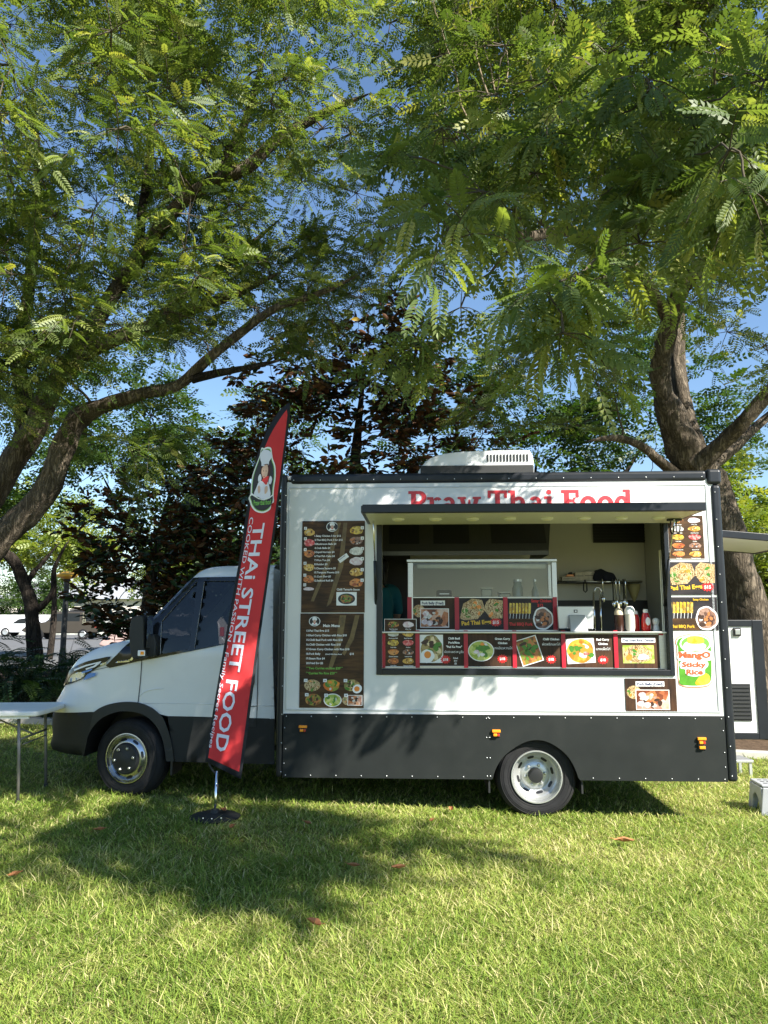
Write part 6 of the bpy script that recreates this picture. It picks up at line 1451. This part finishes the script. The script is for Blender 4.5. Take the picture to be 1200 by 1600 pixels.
C = ellipsoid((-3.8,8.2,7.2),(3.1,2.6,2.6),175,gapsL) + ellipsoid((-1.0,8.8,8.0),(2.3,2.2,1.9),66,gapsL) + ellipsoid((-4.3,7.9,4.9),(1.5,1.3,0.9),34,gapsL) + ellipsoid((-1.6,10.0,5.9),(1.8,1.3,0.9),26,gapsL)
C += [np.array(at(*q)) for q in ((205,705,9.2),(235,650,9.4),(250,690,9.6),(180,740,9.8),(160,690,9.9),(480,455,8.6),(520,500,9.2),(440,500,9.4))]
lines, rads = grow(sk, sr, C)
P1, D1, U1, S1, T1 = sprays(C, 0.60, 7, 10, (0.14,0.225))
put_leaves(lt, P1, D1, U1, S1, M['tipu'], MID_T, 300, NEAR_T); put_twigs(lt, T1, lines, rads, M['twig'])

# --- dark magnolia behind the truck
def magnolia(loc, label, ells, trunk, singles, per=11):
    r = empty('tree', loc); tag(r, label, 'tree'); b = np.array(loc)
    sk = []; sr = []
    for k, pts in enumerate(trunk):
        o, P_, rs = limb_mesh('trunk' if k == 0 else 'limb', [(x-b[0], y-b[1], z-b[2], q) for x, y, z, q in pts], M['bark_dark'], r, 12); sk += list(P_+b); sr += list(rs)
    C = []
    for c, rr, n in ells: C += ellipsoid(c, rr, n, [(*at(300,640,Y),0.8) for Y in (11,12,13,14,15)] + [(*at(860,640,Y),0.5) for Y in (11,12,13,14)])
    lines, rads = grow(sk, sr, C, 0.006, 0.04)
    P_, D, U, S_, T_2 = sprays(C, 0.42, 5, per, (0.12,0.19), 0.1, up=0.35)
    U = U*np.array((1.4,1.4,1))
    var = rng.beta(2,2.6,len(P_)); var[rng.random(len(P_)) < 0.02] = 1.0; V0, F0 = MAG_T
    if singles:
        v = P_-np.array((0,0,CAM_H)); idx = np.argsort(v[:,1])[:singles]; R = frames(D, U)
        tm = fast_mesh('leaf', np.concatenate([V0, V0-np.array((0,0,0.012))]), np.concatenate([F0, (F0+len(V0))[:, ::-1]]), np.full(2*len(F0), 0.5)); tm.materials.append(M['mag_top']); tm.materials.append(M['mag_under'])
        tm.polygons.foreach_set('material_index', np.array([0]*len(F0)+[1]*len(F0), dtype=np.int32))
        for q in idx:
            o = bpy.data.objects.new('leaf', tm); COL.objects.link(o); o.parent = r
            o.matrix_local = Matrix([[*R[q][i]*S_[q], P_[q][i]-b[i]] for i in range(3)] + [[0,0,0,1]])
        keep = np.ones(len(P_), bool); keep[idx] = False; P_, D, U, S_, var = P_[keep], D[keep], U[keep], S_[keep], var[keep]
    V2 = np.concatenate([V0, V0-np.array((0,0,0.012))]); F2 = np.concatenate([F0, (F0+len(V0))[:, ::-1]])
    me = leaf_mesh('foliage', P_-b, D, U, S_, var, (V2, F2)); me.materials.append(M['mag_top']); me.materials.append(M['mag_under'])
    me.polygons.foreach_set('material_index', np.tile(np.array([0]*len(F0)+[1]*len(F0), dtype=np.int32), len(P_)))
    link_mesh('foliage', me, r)['kind'] = 'stuff'; put_twigs(r, T_2, lines, rads, M['bark_dark'], 0.005)
g_ = gz(-0.5)
magnolia((-0.5,13.6,g_), 'dark magnolia with rusty leaf undersides filling the middle behind the truck', [((-0.6,13.2,4.0),(3.1,1.5,2.5),190), ((-0.3,13.0,6.1),(1.9,1.2,1.1),50), ((-1.8,12.6,2.6),(2.2,0.9,1.2),50)],
         [[(-0.5,13.6,0.1,.16),(-0.45,13.6,2,.14),(-0.55,13.5,4,.11),(-0.3,13.4,6.6,.04)], [(-0.5,13.6,1.8,.09),(-1.6,13.4,3.2,.07),(-2.6,13.2,4.6,.03)], [(-0.5,13.6,2.4,.08),(0.8,13.4,3.6,.06),(1.8,13.2,5.0,.03)]], 150)
magnolia((-4.0,13.2,gz(-4)), 'low dark leafy tree behind the cab roof, left of the flag', [((-3.9,12.9,2.5),(1.35,1.0,1.45),75)],
         [[(-4.0,13.2,0.1,.09),(-3.95,13.2,1.6,.07),(-3.9,13.1,3.2,.03)]], 60)

# --- further trees
def far_tree(loc, label, ells, trunks, m, tpl=FAR_T, leaf=(0.25,0.36), tw=6, per=7, rs_=0.7, bark=None, group=None, carve=()):
    r = empty('tree', loc); tag(r, label, 'tree', group); b = np.array(loc); sk = []; sr = []
    for k, pts in enumerate(trunks):
        o, P_, rr = limb_mesh('trunk' if k == 0 else 'limb', [(x-b[0], y-b[1], z-b[2], q) for x, y, z, q in pts], bark or M['bark_dark'], r, 10); sk += list(P_+b); sr += list(rr)
    C = []
    for c, q, n in ells: C += ellipsoid(c, q, n, carve)
    lines, rads = grow(sk, sr, C, 0.008, 0.05); P_, D, U, S_, T_2 = sprays(C, rs_, tw, per, leaf)
    put_leaves(r, P_, D, U, S_, m, tpl); put_twigs(r, [], lines, rads, bark or M['bark_dark'])
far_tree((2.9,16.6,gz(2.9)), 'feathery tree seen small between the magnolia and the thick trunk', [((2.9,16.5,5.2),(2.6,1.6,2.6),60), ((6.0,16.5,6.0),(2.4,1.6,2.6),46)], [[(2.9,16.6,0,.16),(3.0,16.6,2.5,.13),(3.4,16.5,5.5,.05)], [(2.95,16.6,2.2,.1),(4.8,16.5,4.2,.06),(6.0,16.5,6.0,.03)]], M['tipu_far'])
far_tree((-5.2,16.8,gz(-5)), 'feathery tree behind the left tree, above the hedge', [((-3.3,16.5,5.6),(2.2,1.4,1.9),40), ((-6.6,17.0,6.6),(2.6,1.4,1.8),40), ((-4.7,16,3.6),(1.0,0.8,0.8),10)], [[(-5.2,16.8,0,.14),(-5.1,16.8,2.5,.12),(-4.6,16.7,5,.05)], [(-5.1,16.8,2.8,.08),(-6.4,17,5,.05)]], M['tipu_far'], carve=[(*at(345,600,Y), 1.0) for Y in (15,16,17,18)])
p0 = at(52, 1000, 15.0)
far_tree((p0.x,15.0,gz(p0.x)), 'slim dark tree with forked trunk rising from the hedge at left', [((p0.x-1.6,14.6,4.3),(1.4,1.0,0.7),14), ((p0.x+0.7,15.2,4.6),(1.1,0.8,0.6),8)],
  [[(*at(54,1040,15),.16),(*at(52,985,15),.13),(*at(49,945,15),.125),(*at(37,912,15),.12),(*at(24,880,14.9),.11),(*at(-5,850,14.7),.08),(*at(-60,790,14.5),.05)], [(*at(56,955,15),.07),(*at(72,940,15),.06),(*at(83,922,15.1),.05),(*at(86,885,15.2),.04),(*at(110,840,15.3),.025)], [(*at(40,915,15),.06),(*at(52,895,15.1),.05),(*at(66,880,15.2),.04),(*at(95,845,15.4),.02)]], M['tipu_far'])
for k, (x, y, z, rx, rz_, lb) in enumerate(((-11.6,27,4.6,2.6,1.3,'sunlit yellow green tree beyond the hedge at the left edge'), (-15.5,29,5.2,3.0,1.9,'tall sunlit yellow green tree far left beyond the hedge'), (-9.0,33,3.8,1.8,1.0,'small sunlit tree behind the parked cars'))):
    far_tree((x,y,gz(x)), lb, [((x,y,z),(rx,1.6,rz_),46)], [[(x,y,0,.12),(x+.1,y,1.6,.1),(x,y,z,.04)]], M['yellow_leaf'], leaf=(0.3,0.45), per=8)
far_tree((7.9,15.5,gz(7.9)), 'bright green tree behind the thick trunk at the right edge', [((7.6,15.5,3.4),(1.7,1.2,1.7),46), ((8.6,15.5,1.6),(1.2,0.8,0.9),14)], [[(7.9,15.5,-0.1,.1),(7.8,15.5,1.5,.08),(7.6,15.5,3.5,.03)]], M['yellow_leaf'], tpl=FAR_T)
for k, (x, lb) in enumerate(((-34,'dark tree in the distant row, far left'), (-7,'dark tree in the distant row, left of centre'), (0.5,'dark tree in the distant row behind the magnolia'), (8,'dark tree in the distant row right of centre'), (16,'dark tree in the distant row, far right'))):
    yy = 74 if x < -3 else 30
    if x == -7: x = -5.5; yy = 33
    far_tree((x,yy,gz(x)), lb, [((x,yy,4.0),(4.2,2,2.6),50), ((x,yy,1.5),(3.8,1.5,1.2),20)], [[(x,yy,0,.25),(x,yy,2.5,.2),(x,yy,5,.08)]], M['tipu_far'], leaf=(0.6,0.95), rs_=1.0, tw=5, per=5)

# --- ferny shrubs of the bed at the left
for k, (px, Y, h_, n) in enumerate(((10,12.6,1.15,70),(70,12.9,1.2,80),(130,13.3,1.15,70),(185,13.6,1.1,60),(35,11.9,0.8,50),(100,12.2,0.85,50),(-40,12.4,1.2,60),(-20,14.2,1.35,60),(100,14.6,1.3,60),(190,14.8,1.2,50),(240,13.0,0.9,40))):
    X = (px-600)/1200*Y/1.0; b = np.array((X, Y, gz(X)+0.03)); r = empty('shrub', b); tag(r, ('dark ferny shrub ' + ['straight behind the near end of the table','below the slim forked trunk','below the black post','just left of the bonnet','in the front row at the left edge','in the front row, halfway to the bonnet','cut by the left edge of the picture','in the back row at the left edge','in the back row before the four wheel drive','in the back row behind the bonnet','low behind the bonnet and mirror'][k]), 'shrub', 'ferny shrubs in the garden bed')
    th = rng.uniform(0, 2*np.pi, n); el = rng.uniform(0.15, 1.35, n); L = h_*rng.uniform(0.35,0.95,n)
    P_ = b + np.stack([np.cos(th)*np.cos(el)*L*0.9, np.sin(th)*np.cos(el)*L*0.7, np.sin(el)*L*0.9+0.05], 1)
    D = np.stack([np.cos(th), np.sin(th), rng.uniform(-0.5,0.5,n)], 1); U = np.tile((0,0,1.0),(n,1)) + 0.3*rng.normal(size=(n,3))
    stems = [np.linspace(0,1,4)[:,None]*(p-b)+b for p in P_]
    idx = rng.permutation(n); put_leaves(r, P_, D, U, rng.uniform(0.38,0.62,n), M['fern'], leaf_template(11,0.20,0.055,False,62,0.4,0.08)); put_twigs(r, stems, [], [], M['twig'], 0.006)

# ------------------------------------------------------------------ lawn grass (uncountable: one object)
M['grass'] = leaf_mat('grass blade', [(0.0,(0.105,0.175,0.026)),(0.35,(0.20,0.285,0.046)),(0.6,(0.31,0.375,0.075)),(0.80,(0.45,0.45,0.15)),(1.0,(0.62,0.54,0.29))], 0.35, (1.25,1.35,0.7), rough=0.5, spec=0.25)
def lawn_noise(x, y, s): return np.sin(x*s+1.3)*np.cos(y*s*1.17+0.4) + 0.6*np.sin(x*s*2.3-y*s*1.9+2.0) + 0.4*np.cos(y*s*3.7+x*s*2.9)
def grass(bands):
    XY = []
    for y0, y1, den in bands:
        w_ = 0.56*y1 + 0.9; n = int(den*(y1-y0)*2*w_); XY.append(np.stack([rng.uniform(-w_, w_, n), rng.uniform(y0, y1, n)], 1))
    XY = np.concatenate(XY); x, y = XY[:,0], XY[:,1]
    ok = y < 10.8-0.098*x
    # none under tyres, flag base and stool feet
    for (cx, cy, r) in ((TW((rwc[0],0.12,0)).x, TW((rwc[0],0.12,0)).y, 0.10), (bp.x, YF, 0.2)): ok &= (x-cx)**2+(y-cy)**2 > r*r
    XY = XY[ok]; x, y = XY[:,0], XY[:,1]; n = len(XY)
    patchy = lawn_noise(x, y, 1.7)*0.3 + lawn_noise(x, y, 5.3)*0.25
    h = rng.gamma(5, 0.0062, n)*(1.0+0.3*patchy); h = np.clip(h, 0.012, 0.10)
    far = np.clip((y-3.4)/7, 0, 1); wd = rng.uniform(0.0014,0.0027,n)*(1+1.3*far)
    th = rng.uniform(0, 2*np.pi, n); ln = np.abs(rng.normal(1.25,0.7,n)); d = np.stack([np.cos(th), np.sin(th)], 1); s_ = np.stack([-d[:,1], d[:,0]], 1)
    z0 = 0.4*np.tanh(-(x-1.3)/12.0) - 0.004
    def pt(t, side, bend):
        q = np.zeros((n,3)); q[:,:2] = XY + d*(h*ln*bend)[:,None] + s_*(wd*side)[:,None]; q[:,2] = z0 + h*t; return q
    V = np.stack([pt(0,0,0), pt(0.55,1,0.42), pt(0.95,0,1.15), pt(0.55,-1,0.42)], 1)
    F4 = (np.arange(4)[None]+(np.arange(n)*4)[:,None])
    dry = lawn_noise(x, y, 0.9)*0.10 + lawn_noise(x, y, 3.1)*0.09 + lawn_noise(x+3, y, 9.0)*0.06 + 0.30*np.exp(-((x-1.9)/0.55)**2-((y-5.75)/0.22)**2)
    var = np.clip(rng.beta(2.4,3.0,n)*0.95 - 0.02 + dry, 0, 1); straw = rng.random(n) < 0.14 + 0.10*np.clip(dry*4,0,1.5); var[straw] = rng.uniform(0.8,1.0,straw.sum())
    o = link_mesh('grass', fast_mesh('grass', V.reshape(-1,3), F4, var), None, M['grass'])
    tag(o, 'short green lawn grass with dry straw blades', 'grass', kind='stuff'); return n
ng = grass([(2.9,4.2,12500),(4.2,5.5,9000),(5.5,7.0,5400),(7.0,8.5,2500),(8.5,11.2,1400)])
# ------------------------------------------------------------------ fallen leaves on the lawn
M['dry_leaf'] = mat('dry brown leaf', (0.36,0.15,0.055), 0.8, var=0.35, vs_=25)
lf = [(24,1369,.05,'curled brown leaf on the lawn at the far left'),(363,1294,.055,'curled brown leaf on the grass just below the flag base'),(553,1355,.045,'brown leaf on sunlit grass, left one of a pair below the truck'),(623,1358,.05,'flat brown leaf on sunlit grass, right one of a pair below the truck'),(480,1288,.045,'brown leaf on shaded grass below the menu boards'),(675,1284,.05,'brown leaf on the grass left of the rear wheel'),(705,1266,.055,'brown leaf close to the rear wheel'),(490,1446,.065,'fallen leaf nearest to the camera, low left of centre'),(975,1316,.075,'large flat brown leaf right of the rear wheel'),(157,1298,.045,'small brown leaf in the shade left of the flag base'),(348,1262,.06,'brown leaf lying on the black flag base')]
for px, py, s_, lb in lf:
    s_ *= 0.88
    r = ray(px, py); t = (CAM_H-0.045)/-r.z
    for _ in range(3): t = (CAM_H - gz(r.x*t) - 0.044)/-r.z
    p = Vector((r.x*t, r.y*t, CAM_H + r.z*t))
    if 'base' in lb and 'lying' in lb: p = Vector((bp.x+0.06, YF+0.03, basez+0.052))
    e = empty('fallen_leaf', p, random.Random(px).uniform(0,6)); tag(e, lb, 'leaf', 'dry leaves on the lawn'); rd_ = random.Random(py)
    V = []; n_ = 14
    for k in range(n_):
        a = 2*math.pi*k/n_; q = s_*(0.75+0.25*math.cos(a*2)+0.10*rd_.uniform(-1,1)); V.append((q*math.cos(a)*1.15, q*math.sin(a)*0.7, 0.012+0.35*s_*abs(math.sin(a))**2+0.18*s_*math.cos(a)**2*rd_.uniform(0.2,1)))
    me = bpy.data.meshes.new('blade'); me.from_pydata(V+[(0,0,0.004)], [], [(k,(k+1)%n_,n_) for k in range(n_)]); link_mesh('blade', me, e, M['dry_leaf'])
    MB().tube([(-s_*1.1,0,0.02),(0,0,0.006),(s_*1.5,0.01,0.03)], 0.0018, 5).build('stalk', M['dry_leaf'], e)

# ------------------------------------------------------------------ beyond the bed: cars, fence, house, post
M['car_white'] = mat('white car paint', (0.78,0.79,0.80), 0.25, coat=0.4, var=0.02); M['car_dark'] = mat('dark bronze car paint', (0.055,0.046,0.036), 0.35, coat=0.2, metal=0.2, var=0.05); M['car_red'] = mat('pale rose car paint', (0.42,0.30,0.28), 0.3, coat=0.4)
M['fence'] = mat('pale corrugated steel', (0.42,0.43,0.40), 0.5, var=0.08); M['render_wall'] = mat('pale rendered wall', (0.62,0.58,0.52), 0.85, var=0.06, vs_=1.5); M['roof_metal'] = mat('grey metal roof', (0.28,0.29,0.30), 0.5); M['brick_wall'] = mat('pinkish block wall', (0.42,0.30,0.25), 0.9, var=0.15, vs_=4)
def car(loc, rz, label, paint, prof, wins, tail=False, rack=False, lights=True):
    e = empty('parked_car', (loc[0], loc[1], gz(loc[0])+0.02), rz); tag(e, label, 'car', 'cars parked beyond the garden bed')
    W_ = 1.78; pr = smooth_poly(prof, 3, True)
    MB().prism(pr, -W_/2, W_/2).build('body', paint, e, bevel=0.07, seg=3)
    for w_ in wins:
        for sg in (-1, 1): sheet('window', [(x, sg*(W_/2+0.004), z) for x, z in (w_ if sg < 0 else w_[::-1])], M['far_glass_solid'], e)
    xs_ = [p[0] for p in prof]; L0, L1 = min(xs_), max(xs_)
    for x in (L0+0.85, L1-0.85):
        for sg in (-1, 1):
            MB().lathe([(0.20,-0.012),(0.33,-0.01),(0.34,0.03),(0.34,0.2)], (x, sg*(W_/2-0.0) if sg < 0 else W_/2, 0.34), 'y', 24, (1,1 if sg < 0 else -1,1)).build('wheel', M['rubber'], e); MB().lathe([(0.21,-0.016),(0.19,-0.03),(0.03,-0.022)], (x, sg*W_/2, 0.34), 'y', 16, (1,1 if sg < 0 else -1,1)).build('rim', M['rim_steel'], e)
    for sg in (-1, 1):
        box('tail_lamp', M['red_lens'], e, L1-0.13, L1+0.012, sg*0.80-0.1, sg*0.80+0.1, 0.78, 1.12, bevel=0.01); box('head_lamp', M['lamp_silver'], e, L0-0.01, L0+0.14, sg*0.72-0.13, sg*0.72+0.13, 0.62, 0.80, bevel=0.01)
    if rack:
        for sg in (-1, 1): box('roof_rail', M['black_plastic'], e, 0.0, 1.9, sg*0.62-0.02, sg*0.62+0.02, 1.80, 1.84)
        for x in (0.2, 0.9, 1.6): box('rack_bar', M['black_plastic'], e, x, x+0.05, -0.66, 0.66, 1.845, 1.88)
        MB().box(0.3,1.5,-0.5,0.5,1.885,1.98).build('roof_bag', M['seat'], e, bevel=0.04)
        ld = MB(); ld.box(1.36,1.39,-0.93,-0.91,1.0,1.75); ld.box(1.52,1.55,-0.93,-0.91,1.0,1.75)
        for z in (1.1,1.25,1.4,1.55): ld.box(1.391,1.519,-0.928,-0.912,z,z+0.03)
        ld.build('side_ladder', M['chrome'], e)
M['far_glass_solid'] = mat('dark window glass', (0.015,0.018,0.02), 0.25, var=0.1, spec=0.3)
c1 = at(45, 985, 60); c2 = at(104, 985, 52); c3 = at(205, 985, 30)
car((c1.x, 60), 0.05, 'white sedan beyond the hedge, partly behind the slim trunk', M['car_white'], [(-2.2,0.35),(-2.25,0.7),(-1.9,0.86),(-1.1,0.98),(-0.5,1.38),(0.1,1.47),(0.9,1.42),(1.5,1.12),(2.1,1.02),(2.2,0.7),(2.15,0.35)], [[(-0.95,0.98),(-0.45,1.32),(0.05,1.39),(0.05,0.98)],[(0.12,0.98),(0.12,1.39),(0.8,1.34),(1.25,1.05),(1.2,0.98)]])
car((c2.x, 52), 0.03, 'dark four wheel drive with roof rack and red tail lamp beyond the hedge', M['car_dark'], [(-2.3,0.45),(-2.35,0.85),(-2.2,1.05),(-1.1,1.15),(-0.6,1.70),(-0.2,1.80),(1.9,1.78),(2.15,1.55),(2.25,1.0),(2.25,0.45)], [[(-0.85,1.18),(-0.45,1.66),(0.2,1.70),(0.2,1.18)],[(0.28,1.18),(0.28,1.70),(1.15,1.70),(1.15,1.18)],[(1.5,1.18),(1.5,1.68),(1.85,1.66),(2.08,1.2)]], rack=True)
car((c3.x+1.6, 30), 0.03, 'pale rose car glimpsed through leaves above the bonnet', M['car_red'], [(-2.2,0.35),(-2.25,0.75),(-1.9,0.95),(-1.0,1.05),(-0.4,1.5),(0.2,1.6),(1.6,1.55),(2.0,1.1),(2.1,0.7),(2.1,0.35)], [[(-0.85,1.05),(-0.35,1.46),(0.3,1.52),(0.3,1.05)],[(0.38,1.05),(0.38,1.52),(1.5,1.48),(1.7,1.08)]])
fn_ = empty('metal_fence', (-26,68,gz(-26))); tag(fn_, 'pale corrugated metal fence behind the parked cars', 'fence')
m = MB(); nf = 120
for i in range(nf+1):
    x = -16 + 26*i/nf; yy = 0.03*math.sin(i*math.pi/2); m.v += [(x, yy, -0.1), (x, yy, 1.75)]
m.f = [(2*i, 2*i+2, 2*i+3, 2*i+1) for i in range(nf)]; m.build('fence_sheet', M['fence'], fn_)
for i in range(8): box('post', M['fence'], fn_, -16+3.7*i-0.04, -16+3.7*i+0.04, 0.05, 0.12, -0.1, 1.8)
hs_ = empty('house', (-28,80,gz(-28))); tag(hs_, 'pale house with grey metal roof far behind the cars', 'house')
MB().box(-12,9,0,9,-0.2,3.4).build('wall', M['render_wall'], hs_)
MB().add([(-12.6,-0.6,3.42),(9.6,-0.6,3.42),(9.6,9.6,3.42),(-12.6,9.6,3.42),(-9,4.5,5.6),(6,4.5,5.6)], [(3,2,1,0),(0,1,5,4),(1,2,5),(2,3,4,5),(3,0,4)]).build('roof', M['roof_metal'], hs_)
for x in (-9,-4,1,6): 
    wn_ = box('window', M['car_white'], hs_, x-0.8, x+0.8, -0.05, -0.005, 0.9, 2.3); box('pane', M['far_glass_solid'], wn_, x-0.72, x+0.72, -0.06, -0.052, 0.98, 2.22)
pt_ = at(100, 985, 21); po = empty('lamp_post', (pt_.x, 21, gz(pt_.x))); tag(po, 'black post with an amber cap standing in the hedge', 'post')
MB().lathe([(0.10,-0.1),(0.10,0.5),(0.075,0.55),(0.07,2.42),(0.09,2.45),(0.09,2.5)], (0,0,0), 'z', 14).build('shaft', M['black_plastic'], po)
MB().lathe([(0.10,2.505),(0.26,2.56),(0.27,2.62),(0.16,2.68),(0.03,2.72)], (0,0,0), 'z', 18).build('cap', mat('amber cap', (0.75,0.38,0.03), 0.5), po)
wl = empty('block_wall', (9.5,19,gz(9.5))); tag(wl, 'low pinkish block wall behind the thick trunk', 'wall')
for r_ in range(7):
    for k in range(14): box('block', M['brick_wall'], wl, -3.2+0.41*k+(0.2 if r_ % 2 else 0), -3.2+0.41*k+0.40+(0.2 if r_ % 2 else 0), 0, 0.2, 0.2*r_, 0.2*r_+0.19)
